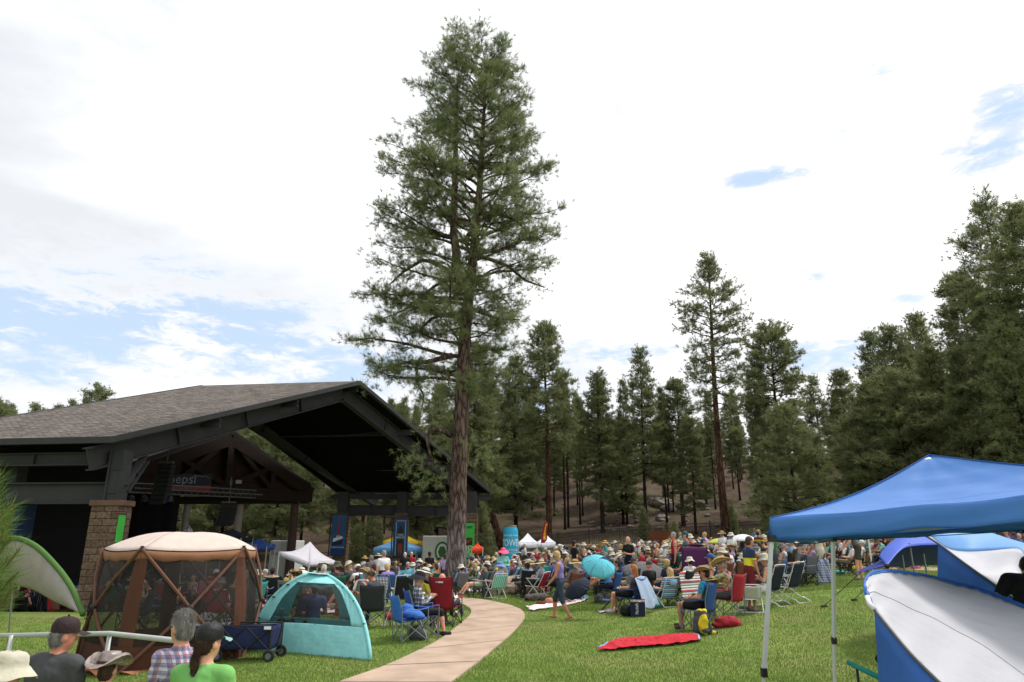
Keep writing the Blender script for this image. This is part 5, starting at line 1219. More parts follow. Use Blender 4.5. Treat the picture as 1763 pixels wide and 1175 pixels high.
# a far canopy leg with lock seen beyond the shade
g = gx(1503, 27); q = MB(); q.box((g.x, g.y, g.z+1.1), (.05, .05, 2.3)); q2 = at(1503, 967, 27)
t = thing('canopy_pole', 'single pale pole with a dark clamp standing beyond the bent man in grey', 'pole', g); part('tube', q, MATS['leg_powder'], t, world=True)
q = MB(); q.box(q2, (.1, .1, .13)); part('clamp', q, MATS['pole_black'], t, world=True)
# ---------------------------------------------------------------- soft shapes: one continuous skin over blended volumes
def nrm(v): v = np.array(v, float); return v/(np.linalg.norm(v)+1e-12)
def d_prim(p, P):
    if p[0] == 'c':
        a, b, r0, r1 = np.array(p[1], float), np.array(p[2], float), p[3], p[4]; ab = b-a
        t = np.clip(((P-a)@ab)/(ab@ab+1e-12), 0, 1); return np.linalg.norm(P-a-t[..., None]*ab, axis=-1)-(r0+(r1-r0)*t)
    c, r, R = np.array(p[1], float), np.array(p[2], float), p[3]
    q = P-c
    if R is not None: q = q@R           # columns of R are the local axes
    k0 = np.linalg.norm(q/r, axis=-1); k1 = np.linalg.norm(q/(r*r), axis=-1)+1e-9
    return k0*(k0-1)/k1
def p_box(p):
    if p[0] == 'c': a, b = np.array(p[1], float), np.array(p[2], float); m = max(p[3], p[4]); return np.minimum(a, b)-m, np.maximum(a, b)+m
    m = max(p[2]) if p[3] is not None else np.array(p[2], float); c = np.array(p[1], float); return c-m, c+m
def soft(prims, hs, k=.02):
    """prims: ('c',a,b,ra,rb,mat[,k]) tapered limbs or ('e',centre,radii,axes,mat[,k]) ellipsoids -> verts, quads, face materials"""
    lo = np.min([p_box(p)[0] for p in prims], 0)-3*hs; hi = np.max([p_box(p)[1] for p in prims], 0)+3*hs
    n = np.ceil((hi-lo)/hs).astype(int)+1; Fl = np.full(n, 1.0, np.float32)
    gx_ = [lo[i]+hs*np.arange(n[i]) for i in range(3)]
    for p in prims:
        kk = p[6] if (p[0] == 'c' and len(p) > 6) else (p[5] if (p[0] == 'e' and len(p) > 5) else k)
        a, b = p_box(p); i0 = np.maximum(0, np.floor((a-kk*2-2*hs-lo)/hs).astype(int)); i1 = np.minimum(n, np.ceil((b+kk*2+2*hs-lo)/hs).astype(int)+1)
        s = tuple(slice(i0[i], i1[i]) for i in range(3))
        P = np.stack(np.meshgrid(*[gx_[i][s[i]] for i in range(3)], indexing='ij'), -1); d = d_prim(p, P)
        f = Fl[s]; hh = np.clip(.5+.5*(f-d)/kk, 0, 1); Fl[s] = f*(1-hh)+d*hh-kk*hh*(1-hh)
    I = Fl < 0; c = [(i, j, l) for i in (0, 1) for j in (0, 1) for l in (0, 1)]
    def cr(A, o): return A[o[0]:A.shape[0]-1+o[0], o[1]:A.shape[1]-1+o[1], o[2]:A.shape[2]-1+o[2]]
    cnt = sum(cr(I, o).astype(np.int8) for o in c); act = (cnt > 0) & (cnt < 8); idx = np.argwhere(act)
    acc = np.zeros((len(idx), 3)); num = np.zeros(len(idx))
    for a in c:
        for ax_ in range(3):
            if a[ax_]: continue
            b = list(a); b[ax_] = 1
            fa = Fl[idx[:, 0]+a[0], idx[:, 1]+a[1], idx[:, 2]+a[2]]; fb = Fl[idx[:, 0]+b[0], idx[:, 1]+b[1], idx[:, 2]+b[2]]
            m = (fa < 0) != (fb < 0); t = np.where(m, fa/np.where(m, fa-fb, 1), 0)
            pt = np.tile(np.array(a, float), (len(idx), 1)); pt[:, ax_] = t; acc += pt*m[:, None]; num += m
    V = lo+(idx+acc/num[:, None])*hs; ID = np.full(act.shape, -1); ID[tuple(idx.T)] = np.arange(len(idx)); Q = []
    for ax_ in range(3):
        u, v = (ax_+1) % 3, (ax_+2) % 3; sh = [slice(1, -1)]*3; sh[ax_] = slice(0, -1)
        A0 = I[tuple(sh)]; sh2 = list(sh); sh2[ax_] = slice(1, None); A1 = I[tuple(sh2)]
        for sgn in (0, 1):
            e = np.argwhere((A0 & ~A1) if sgn == 0 else (~A0 & A1))
            if not len(e): continue
            e[:, u] += 1; e[:, v] += 1
            def cell(du, dv): q = e.copy(); q[:, u] -= du; q[:, v] -= dv; return ID[q[:, 0], q[:, 1], q[:, 2]]
            f = [cell(1, 1), cell(0, 1), cell(0, 0), cell(1, 0)]
            if sgn: f = f[::-1]
            Q.append(np.stack(f, 1))
    Q = np.concatenate(Q); Q = Q[(Q >= 0).all(1)]
    # smooth a little
    for _ in range(2):
        s = np.zeros_like(V); w = np.zeros(len(V))
        for a, b in ((0, 1), (1, 2), (2, 3), (3, 0)):
            np.add.at(s, Q[:, a], V[Q[:, b]]); np.add.at(w, Q[:, a], 1); np.add.at(s, Q[:, b], V[Q[:, a]]); np.add.at(w, Q[:, b], 1)
        V = V*.6+s/np.maximum(w, 1)[:, None]*.4
    C = V[Q].mean(1); D = np.stack([d_prim(p, C) for p in prims], 1); M = np.array([p[5] if p[0] == 'c' else p[4] for p in prims])[D.argmin(1)]
    return V, Q, M
def soft_obj(name, prims, mats, hs=.02, k=.02, parent=None, loc=None, rz=0):
    V, Q, M = soft(prims, hs, k); return meshobj(name, fastmesh(name, V, Q, mats, M), parent, loc, rz)

SK, SH, PA, HA, SO, DK, HB = 0, 1, 2, 3, 4, 5, 6       # skin shirt pants hair shoe dark band
def frame(fwd, up):
    f = nrm(fwd); u = np.array(up, float); u = nrm(u-f*(u@f)); r = np.cross(f, u); return r, f, u
def person_prims(pose, hair='short', sleeve='short', legs='long', shoe=True, fem=False, bulk=1.0, fine=True, flat=False, specs=False):
    pr = []; pel = np.array(pose['pel'], float); r, f, u = frame(pose.get('fwd', (0, 1, 0)), pose.get('up', (0, 0, 1)))
    tr, tf, tu = r, f, u
    # torso axis
    up = nrm(pose.get('up', (0, 0, 1))); tfw = nrm(pose.get('tfwd', pose.get('fwd', (0, 1, 0)))); tr, tf, _ = frame(tfw, up) ; tf = nrm(np.cross(up, tr)); tu = up
    RT = np.stack([tr, tf, tu], 1); b = bulk; sw = (.175 if fem else .195)*(.5+.5*b); hw = .105 if fem else .095
    pr += [('e', pel+tu*.03, (.165*b, .12*b, .13), RT, PA if legs != 'dress' else SH, .03), ('e', pel+tu*.17+tf*.005*b, ((.135 if fem else .15)*b, .105*b, .15), RT, SH, .04),
           ('e', pel+tu*.35, ((.15 if fem else .17)*b, .115*b, .17), RT, SH, .04), ('c', pel+tu*.455-tr*sw*.72, pel+tu*.455+tr*sw*.72, .062*b, .062*b, SH, .04)]
    if fem: pr += [('e', pel+tu*.33+tf*.09+tr*.065*s, (.06, .055, .06), RT, SH, .03) for s in (1, -1)]
    if sleeve == 'none': pass
    nb = pel+tu*.49; hd = nrm(pose.get('head', pose.get('fwd', (0, 1, 0)))); hup = nrm(pose.get('hup', (0, 0, 1))); hr, hf, hu = frame(hd, hup); hu = np.cross(hr, hf); RH = np.stack([hr, hf, hu], 1)
    hc = nb+tu*.082+hu*.096+hf*.02
    if fine: pr += [('c', nb-tu*.04, nb+tu*.012, .078, .064, SH, .01)]
    pr += [('c', nb-tu*.02, hc-hu*.03-hf*.015, .058*(1.08 if b > 1.05 else 1), .052, SK, .02)]
    # head
    pr += [('e', hc+hu*.015, (.077, .096, .105), RH, SK, .02), ('e', hc-hu*.055+hf*.03, (.056, .062, .062), RH, SK, .03)]
    if fine:
        pr += [('c', hc+hf*.088+hu*.01, hc+hf*.112-hu*.025, .010, .014, SK, .008), ('e', hc+hf*.075-hu*.058, (.026, .018, .010), RH, SK, .006)]
        for s in (1, -1):
            pr += [('e', hc+hr*.079*s-hu*.01-hf*.005, (.012, .022, .032), RH, SK, .006), ('e', hc+hf*.083+hr*.033*s+hu*.016, (.016, .010, .009), RH, DK if specs else SK, .004), ('c', hc+hf*.089+hr*.018*s+hu*.032, hc+hf*.082+hr*.048*s+hu*.032, .006, .005, HA if fine else SK, .004)]
            if specs: pr += [('e', hc+hf*.094+hr*.033*s+hu*.012, (.027, .012, .02), RH, DK, .003), ('c', hc+hf*.085+hr*.06*s+hu*.015, hc+hr*.082*s+hu*.012, .006, .006, DK, .003)]
            else: pr += [('e', hc+hf*.088+hr*.033*s+hu*.015, (.010, .006, .006), RH, DK, .003)]
        pr += [('c', hc+hf*.093-hr*.018-hu*.056, hc+hf*.093+hr*.018-hu*.056, .006, .006, HB, .003)]
    # hair
    if hair != 'bald':
        pr += [('e', hc+hu*(.020 if flat else .030)-hf*.014, (.078, .095, .094) if flat else (.082, .098, .101), RH, HA, .015)]
        if hair in ('short', 'bob', 'long', 'grey'): pr += [('e', hc-hu*.03-hf*.045, (.073, .056, .07), RH, HA, .02)]
        if hair == 'bob': pr += [('e', hc-hu*.045+hr*s*.06-hf*.02, (.032, .06, .075), RH, HA, .02) for s in (1, -1)]+[('e', hc+hu*.05-hf*.01, (.095, .105, .09), RH, HA, .02)]
        if hair == 'long': pr += [('c', hc-hf*.06, hc-hf*.085-hu*.26, .075, .055, HA, .02)]+[('c', hc+hr*s*.06-hf*.03, hc+hr*s*.07-hf*.05-hu*.22, .04, .035, HA, .02) for s in (1, -1)]
        if hair == 'bun': pr += [('e', hc-hf*.10+hu*.04, (.045, .04, .045), RH, HA, .01)]
        if hair == 'pony': pr += [('e', hc-hu*.02-hf*.055, (.068, .05, .06), RH, HA, .02), ('c', hc-hf*.10-hu*.03, hc-hf*.118-hu*.12, .022, .028, HA, .006), ('c', hc-hf*.118-hu*.12, hc-hf*.10-hu*.27, .028, .010, HA, .006)]
    # arms
    for s, (ua, fa) in zip((1, -1), pose['arms']):
        ua, fa = nrm(ua), nrm(fa); sh = pel+tu*.445+tr*sw*.93*s; el = sh+ua*.285; wr = el+fa*.25; ms = SH if sleeve == 'long' else SK
        pr += [('c', sh, sh+ua*.14, .056*b, .048*b, SH if sleeve != 'none' else SK, .03)]
        if sleeve == 'short': pr += [('c', sh, sh+ua*.16, .060*b, .056*b, SH, .02), ('c', sh+ua*.15, el, .044*b, .038*b, SK)]
        elif sleeve == 'none': pr += [('c', sh, el, .052*b, .038*b, SK, .02)]
        else: pr += [('c', sh+ua*.1, el, .052*b, .045*b, SH)]
        pr += [('c', el, wr, .041*(1.1 if ms == SH else 1), .029*(1.25 if ms == SH else 1), ms)]
        # hand: palm, four curled fingers, thumb off the side
        side = nrm(np.cross(fa, tf if abs(fa@tf) < .9 else tu)); pn = nrm(np.cross(side, fa)); pc = wr+fa*.045
        Rp = np.stack([side, fa, pn], 1); pr += [('e', pc, (.040, .05, .018), Rp, SK, .012)]
        if fine:
            for q, (o, ln) in enumerate(((-.028, .032), (-.010, .038), (.009, .036), (.027, .028))):
                k1 = pc+fa*.038+side*o; k2 = k1+nrm(fa*.85+pn*.35*(1 if True else -1))*ln; k3 = k2+nrm(fa*.35+pn*.9)*ln*.8
                pr += [('c', k1, k2, .0095, .009, SK, .004), ('c', k2, k3, .009, .0075, SK, .004)]
            t1 = pc-fa*.015-side*.038*s; t2 = t1+nrm(fa*.6-side*.6*s+pn*.4)*.035; pr += [('c', t1, t2, .012, .0105, SK, .006), ('c', t2, t2+nrm(fa*.8+pn*.5)*.025, .0105, .008, SK, .004)]
        else: pr += [('c', pc+fa*.02, pc+fa*.07+pn*.02, .026, .016, SK)]
    # legs
    for s, (td, sd_) in zip((1, -1), pose['legs']):
        td, sd_ = nrm(td), nrm(sd_); hp = pel-tu*.01+tr*hw*s; kn = hp+td*.42; an = kn+sd_*.40; lm_ = {'long': 1.0, 'short': .0, 'knee': .0, 'dress': .0}[legs]
        if legs == 'long': pr += [('c', hp, kn, .088*b, .062*b, PA, .03), ('c', kn, an-sd_*.02, .060*b, .047, PA)]
        elif legs == 'knee': pr += [('c', hp, kn-td*.0, .090*b, .066*b, PA, .03), ('c', kn, kn+sd_*.06, .064*b, .062*b, PA), ('c', kn+sd_*.05, kn+sd_*.16, .050*b, .054*b, SK), ('c', kn+sd_*.14, an, .054*b, .034, SK)]
        elif legs == 'short': pr += [('c', hp, hp+td*.28, .092*b, .082*b, PA, .03), ('c', hp+td*.26, kn, .070*b, .054*b, SK), ('c', kn, kn+sd_*.14, .050*b, .054*b, SK), ('c', kn+sd_*.13, an, .054*b, .034, SK)]
        else: pr += [('c', kn+sd_*.05, an, .054, .034, SK)]+([('c', pel-tu*.02, pel-tu*.72, .135, .19, SH, .03)] if s == 1 else [])
        fd = np.array(pose.get('foot', (0, 1, 0)), float)
        if 'feet' in pose: fd = np.array(pose['feet'][0 if s == 1 else 1], float)
        fd = nrm(fd-sd_*(fd@sd_)*.6); mt = SO if shoe else SK; so = nrm(sd_)
        pr += [('c', an, an+so*.035-fd*.02, .036, .036, mt if (shoe and legs != 'short') else SK), ('c', an+so*.045-fd*.03, an+so*.05+fd*.13, .038, .030 if shoe else .024, mt, .015)]
        if fine and shoe: pr += [('c', an+so*.045-fd*.03, an+so*.06+fd*.12, .042, .036, SO, .01)]
    H4 = Matrix(((hr[0], hf[0], hu[0], hc[0]), (hr[1], hf[1], hu[1], hc[1]), (hr[2], hf[2], hu[2], hc[2]), (0, 0, 0, 1)))
    return pr, H4
# poses (facing +Y, seat height .42)
D_ = lambda *a: a
P_SIT = dict(pel=(0, -.08, .50), up=(0, -.30, 1), arms=((( .25, .25, -1), (-.35, 1, -.05)), ((-.25, .25, -1), (.35, 1, -.05))), legs=((( .08, 1, -.02), (0, .12, -1)), ((-.08, 1, -.02), (0, .12, -1))))
P_LEAN = dict(pel=(0, -.05, .47), up=(0, -.55, 1), arms=((( .35, .3, -1), (-.2, 1, .15)), ((-.35, .3, -1), (.2, 1, .15))), legs=((( .1, 1, .12), (.02, .75, -.8)), ((-.05, 1, .16), (0, .65, -.8))), hup=(0, -.1, 1))
P_HUNCH = dict(pel=(0, -.05, .50), up=(0, .35, 1), arms=((( .15, .75, -.8), (-.4, .5, .7)), ((-.15, .7, -.8), (.45, .8, .1))), legs=((( .14, 1, -.04), (0, .05, -1)), ((-.14, 1, -.04), (0, -.02, -1))), head=(0, .8, -.45), hup=(0, .5, 1))
P_CROSS = dict(pel=(0, -.06, .49), up=(0, -.35, 1), arms=((( .3, .35, -1), (-.7, .75, .25)), ((-.3, .35, -1), (.7, .8, .1))), legs=((( -.12, 1, .18), (-.25, .55, -.75)), ((-.06, 1, -.02), (0, .1, -1))), head=(.25, 1, -.1))
P_PHONE = dict(pel=(0, -.08, .50), up=(0, -.15, 1), arms=((( .2, .35, -1), (-.45, .85, .45)), ((-.2, .35, -1), (.45, .85, .45))), legs=((( .08, 1, -.02), (.02, -.05, -1)), ((-.08, 1, -.02), (-.02, .2, -1))), head=(0, 1, -.4), hup=(0, .4, 1))
P_STAND = dict(pel=(0, 0, .90), up=(0, -.02, 1), arms=((( .16, .02, -1), (.02, .15, -1)), ((-.16, .02, -1), (-.02, .15, -1))), legs=((( .05, .03, -1), (.02, -.03, -1)), ((-.05, .03, -1), (-.02, -.03, -1))))
P_TALK = dict(pel=(0, 0, .90), up=(0, .02, 1), arms=((( .25, .2, -1), (-.6, .8, .2)), ((-.25, .15, -1), (.75, .7, .1))), legs=((( .08, .05, -1), (.02, -.06, -1)), ((-.05, 0, -1), (-.02, -.02, -1))), head=(.2, 1, -.05))
P_GROUND = dict(pel=(0, 0, .12), up=(0, -.25, 1), arms=((( .3, -.6, -.8), (.1, -.1, -1)), ((-.25, .6, -.6), (.3, .9, .3))), legs=((( .1, .8, .65), (.0, .7, -.8)), ((-.1, 1, .1), (-.02, 1, -.08))))
P_LIE = dict(pel=(0, 0, .13), up=(0, -1, .32), arms=((( .35, .4, .6), (-.5, .1, .9)), ((-.35, .3, .3), (.5, .4, .7))), legs=((( .08, .8, .75), (0, .6, -.9)), ((-.08, 1, .02), (0, 1, -.03))), head=(0, 1, .2), hup=(0, -.3, 1), foot=(0, .3, 1))
P_STRIDE = dict(pel=(0, 0, .88), up=(0, .06, 1), arms=((( .12, -.2, -1), (-.1, .35, -.9)), ((-.12, .25, -1), (.1, .7, -.75))), legs=((( .04, .42, -1), (0, .05, -1)), ((-.04, -.12, -1), (0, -.52, -1))), head=(0, 1, -.35), hup=(0, .35, 1))

# hats (origin = head centre, front = +Y)
def hat_mesh(kind, m):
    q = MB()
    if kind == 'sun':
        q.lathe([(.200, .034), (.17, .047), (.13, .062), (.098, .07), (.094, .10), (.085, .135), (.06, .158), (0, .165)], 22, sy=1.12, fn=lambda p, w, r: p+Vector((0, 0, .012*sin(3*w+1)*(r > .15))))
        q.lathe([(.10, .073), (.099, .095), (.095, .097)], 22, sy=1.12, mi=1)
    elif kind == 'cowboy':
        q.lathe([(.205, .05), (.182, .052), (.15, .055), (.10, .06), (.097, .09), (.088, .14), (.07, .165), (.03, .155), (0, .15)], 24, sy=1.2, fn=lambda p, w, r: p+Vector((-.25*p.x*(r > .18)*1.0*abs(cos(w)), 0, (.085*abs(cos(w))**2*(r > .18)+.02*abs(cos(w))*(.14 < r < .19)-.02*abs(sin(w))**2*(r > .12))))); q.lathe([(.101, .063), (.1, .085), (.096, .086)], 24, sy=1.2, mi=1)
    elif kind == 'bucket':
        q.lathe([(.17, .01), (.155, .025), (.14, .04), (.12, .06), (.104, .075), (.102, .10), (.095, .135), (.08, .152), (.05, .162), (0, .165)], 40, sy=1.12, fn=lambda p, w, r: p+Vector((0, 0, (.012*sin(3*w)+.006*sin(7*w))*(r > .13)+.004*sin(5*w+r*60))))
    elif kind == 'floppy':
        q.lathe([(.215, -.02), (.18, .02), (.14, .06), (.1, .075), (.096, .11), (.08, .15), (.04, .165), (0, .167)], 22, sy=1.1, fn=lambda p, w, r: p+Vector((0, 0, .03*sin(2*w+.6)*(r > .15)))); q.lathe([(.103, .076), (.1, .1), (.097, .1)], 22, sy=1.1, mi=1)
    elif kind == 'cap':
        q.lathe([(.087, .028), (.090, .06), (.085, .10), (.066, .13), (.03, .145), (0, .147)], 24, sy=1.13); q.ball((0, 0, .152), .010, 6)
        def f(u, v): a = (u-.5)*pi*.78; rr = .10+.085*v*cos(a*.9)**.6 if cos(a*.9) > 0 else .1; return Vector((sin(a)*(.092+.02*v*0), .045+cos(a)*.06+.085*v*max(0, cos(a))**.5, .045-.022*v-.016*(u-.5)**2*4))
        q.grid(f, 14, 4, mi=1)
    o = newmesh('hat', q, m if isinstance(m, list) else [m, m], True); return o
HATM = {}
def put_hat(person, H4, kind, m, name='hat', scale=1.0):
    key = (kind, tuple(x.name for x in (m if isinstance(m, list) else [m])))
    if key not in HATM: HATM[key] = hat_mesh(kind, m)
    o = meshobj({'cap': 'cap'}.get(kind, 'hat'), HATM[key], person); M = H4 @ Matrix.Scale(scale*1.02, 4)
    o.location = M.to_translation(); o.rotation_mode = 'QUATERNION'; o.rotation_quaternion = M.to_quaternion(); s = M.to_scale(); o.scale = s
    md = None
    return o
# clothing materials
skin_t = [mat('skin_fair', srgb(205, 150, 125), .55, .06, 8, spec=.4), mat('skin_tan', srgb(176, 120, 94), .55, .06, 8, spec=.4), mat('skin_ruddy', srgb(196, 132, 110), .55, .06, 8, spec=.4), mat('skin_brown', srgb(128, 84, 62), .55, .06, 8, spec=.4)]
def hairm(n, c): return mat('hair_'+n, srgb(*c), .6, .5, 14, 1.0, 34, spec=.3, stretch=(3, 3, .5))
hairs = {'grey': hairm('grey', (150, 146, 142)), 'brown': hairm('brown', (74, 54, 42)), 'blonde': hairm('blonde', (190, 160, 112)), 'dark': hairm('dark', (40, 32, 28)), 'red': hairm('red', (178, 108, 60)), 'white': hairm('white', (205, 203, 200))}
eye_m = mat('eye_dark', (.02, .015, .012), .2); lip_m = mat('lips', srgb(150, 85, 78), .5); lens_m = mat('glasses_dark', (.01, .01, .012), .15)
SHOE = {'black': fab('shoe_black', (34, 33, 34)), 'white': fab('shoe_white', (205, 203, 200)), 'brown': fab('shoe_brown', (80, 62, 52)), 'grey': fab('shoe_grey', (110, 108, 108))}
def make_person(name, label, pose, loc, rz, shirt, pants, hair='short', hairc='grey', skin=0, hat=None, group=None, hs=.015, shoes='grey', scale=1.0, hatscale=1.0, strands=0, **k):
    pr, H4 = person_prims(pose, hair=hair, flat=hat is not None, **k)
    V, Q, M = soft(pr, hs, .018)
    if hs <= .012:
        from mathutils import noise
        iv = np.unique(Q[(M == SH) | (M == PA)])
        for i in iv:
            p = Vector(V[i]); w = Vector((p.x*11+p.z*5, p.y*11, p.z*6-p.x*3)); d = np.array([p.x, p.y, 0])/(math.hypot(p.x, p.y)+1e-6); V[i] += d*(.011*(.35-abs(noise.noise(w)))+.004*noise.noise(w*2.6))
    o = meshobj('person', fastmesh('person', V*scale, Q, [skin_t[skin], shirt, pants, hairs[hairc], SHOE[shoes], lens_m if k.get('specs') else eye_m, lip_m], M), None, loc, rz)
    tag(o, label, 'person', group)
    if strands:
        rg = np.random.default_rng(5); fm = V[Q].mean(1)[M == HA]*scale; a = V[Q[:, 2]]-V[Q[:, 0]]; b = V[Q[:, 3]]-V[Q[:, 1]]; nn_ = np.cross(a, b)[M == HA]; nn_ /= np.linalg.norm(nn_, axis=1, keepdims=True)+1e-9
        if hat: kp = fm[:, 2] < H4[2][3]+.015; fm = fm[kp]; nn_ = nn_[kp]
        P = np.repeat(fm, strands, 0)+rg.normal(size=(len(fm)*strands, 3))*.004; D = np.repeat(nn_, strands, 0)*.16+np.array([0, 0, -.62])+rg.normal(size=P.shape)*.22; D /= np.linalg.norm(D, axis=1, keepdims=True)
        ob = meshobj('hair', fastmesh('hair', needles(P-D*.012, D, np.full(len(P), .034), 1, .0011, rg, .12), np.arange(len(P)*3).reshape(-1, 3), hairs[hairc], smooth=False), o)
    if hat:
        H5 = Matrix.Scale(scale, 4) @ H4; put_hat(o, Matrix.Translation(H5.to_translation())@H4.to_3x3().to_4x4(), hat[0], hat[1], scale=scale*hatscale)
    return o, H4
def checks(name, base, c1, c2, s=14, w=.35):
    if name in MATS: return MATS[name]
    m = bpy.data.materials.new(name); m.use_nodes = True; t = m.node_tree; b = t.nodes['Principled BSDF']; l = t.links.new; b.inputs['Roughness'].default_value = .9
    co = t.nodes.new('ShaderNodeTexCoord'); sp = t.nodes.new('ShaderNodeSeparateXYZ'); l(co.outputs['Object'], sp.inputs[0])
    def band(out, sc, ph, wd):
        a = t.nodes.new('ShaderNodeMath'); a.operation = 'MULTIPLY_ADD'; l(out, a.inputs[0]); a.inputs[1].default_value = sc; a.inputs[2].default_value = ph
        f = t.nodes.new('ShaderNodeMath'); f.operation = 'FRACT'; l(a.outputs[0], f.inputs[0]); g = t.nodes.new('ShaderNodeMath'); g.operation = 'LESS_THAN'; l(f.outputs[0], g.inputs[0]); g.inputs[1].default_value = wd; return g.outputs[0]
    def mix(f, a, c, k=1.0):
        x = t.nodes.new('ShaderNodeMixRGB'); mm = t.nodes.new('ShaderNodeMath'); mm.operation = 'MULTIPLY'; l(f, mm.inputs[0]); mm.inputs[1].default_value = k; l(mm.outputs[0], x.inputs[0])
        if isinstance(a, tuple): x.inputs[1].default_value = (*a, 1)
        else: l(a, x.inputs[1])
        x.inputs[2].default_value = (*c, 1); return x.outputs[0]
    d1 = t.nodes.new('ShaderNodeMath'); d1.operation = 'ADD'; l(sp.outputs['X'], d1.inputs[0]); l(sp.outputs['Y'], d1.inputs[1])
    c = mix(band(d1.outputs[0], s, 0, w), base, c1, .55); c = mix(band(sp.outputs['Z'], s, .2, w), c, c1, .55)
    c = mix(band(d1.outputs[0], s, .55, w*.3), c, c2, .8); c = mix(band(sp.outputs['Z'], s, .75, w*.3), c, c2, .8)
    l(c, b.inputs['Base Color']); MATS[name] = m; return m
def multi(name, cols, scale=6, dist=2.0, stripes=False, axis=2, rough=.9, hard=False):
    if name in MATS: return MATS[name]
    m = bpy.data.materials.new(name); m.use_nodes = True; t = m.node_tree; b = t.nodes['Principled BSDF']; l = t.links.new; b.inputs['Roughness'].default_value = rough
    co = t.nodes.new('ShaderNodeTexCoord')
    if stripes:
        sp = t.nodes.new('ShaderNodeSeparateXYZ'); l(co.outputs['Object'], sp.inputs[0]); a = t.nodes.new('ShaderNodeMath'); a.operation = 'MULTIPLY'; l(sp.outputs[axis], a.inputs[0]); a.inputs[1].default_value = scale; f = t.nodes.new('ShaderNodeMath'); f.operation = 'FRACT'; l(a.outputs[0], f.inputs[0]); src = f.outputs[0]
    else:
        n = t.nodes.new('ShaderNodeTexNoise'); n.inputs['Scale'].default_value = scale; n.inputs['Distortion'].default_value = dist; n.inputs['Detail'].default_value = 1; l(co.outputs['Object'], n.inputs['Vector'])
        mr = t.nodes.new('ShaderNodeMapRange'); l(n.outputs['Fac'], mr.inputs[0]); mr.inputs[1].default_value = .3; mr.inputs[2].default_value = .7; src = mr.outputs[0]
    r = t.nodes.new('ShaderNodeValToRGB'); r.color_ramp.interpolation = 'CONSTANT' if (stripes or hard) else 'LINEAR'; e = r.color_ramp.elements
    while len(e) < len(cols): e.new(.5)
    for i, (q, c) in enumerate(zip(e, cols)): q.position = i/(len(cols) if (stripes or hard) else max(1, len(cols)-1)); q.color = (*srgb(*c), 1)
    l(src, r.inputs[0]); l(r.outputs[0], b.inputs['Base Color']); MATS[name] = m; return m

# ---------------------------------------------------------------- chairs (facing +Y)
tube_m = mat('tube_grey', srgb(120, 122, 126), .4, .05, metal=.3); tube_w = mat('tube_white', srgb(200, 200, 202), .4, .04); tube_k = mat('tube_black', (.02, .02, .022), .4)
def camp_chair(name, label, fabric, frame_m, loc=(0, 0, 0), rz=0, group=None, high=.93, cup=True, trim=None, arms=None):
    t = thing(name, label, 'camp chair', loc, rz, group); w = .27
    q = MB(); q.grid(lambda u, v: Vector((-w+2*w*u, -.25+.5*v, .43-.05*sin(pi*u)*(1-v*.5)-.03*(1-v))), 8, 6); part('seat', q, fabric, t, smooth=True, solid=.008)
    q = MB(); q.grid(lambda u, v: Vector(((-w+2*w*u)*(1+.10*v), -.26-.13*v-.07*sin(pi*u)*(1-.3*v), .38+(high-.38)*v+.015*sin(pi*u)*v*0-.03*sin(pi*u)*v)), 10, 8); part('backrest', q, trim or fabric, t, smooth=True, solid=.010)
    for s in (1, -1):
        q = MB(); q.grid(lambda u, v: Vector((s*(w+.02+.07*(u-.5)), -.30+.56*v, .64-.035*sin(pi*v)+.01*sin(pi*u))), 3, 8); part('armrest', q, arms or fabric, t, smooth=True, solid=.008)
    q = MB(); r = .0115
    for s in (1, -1):
        q.tube([(s*(w+.02), -.27, .02), (s*(w+.03), -.30, .64), (s*(w+.035), -.40, high)], r, 6); q.tube([(s*(w+.02), .27, .02), (s*(w+.02), .26, .64)], r, 6)
        q.tube([(s*(w+.02), -.27, .03), (s*(w+.0), .26, .42)], r, 5); q.tube([(s*(w+.02), .27, .03), (s*w, -.26, .42)], r, 5)
        for y in (-.27, .27): q.box((s*(w+.02), y, .012), (.045, .045, .02))
    for y in (.27, -.27): q.tube([(-w-.02, y, .03), (w, y*.97, .42)], r, 5); q.tube([(w+.02, y, .03), (-w, y*.97, .42)], r, 5)
    part('frame', q, frame_m, t); return t
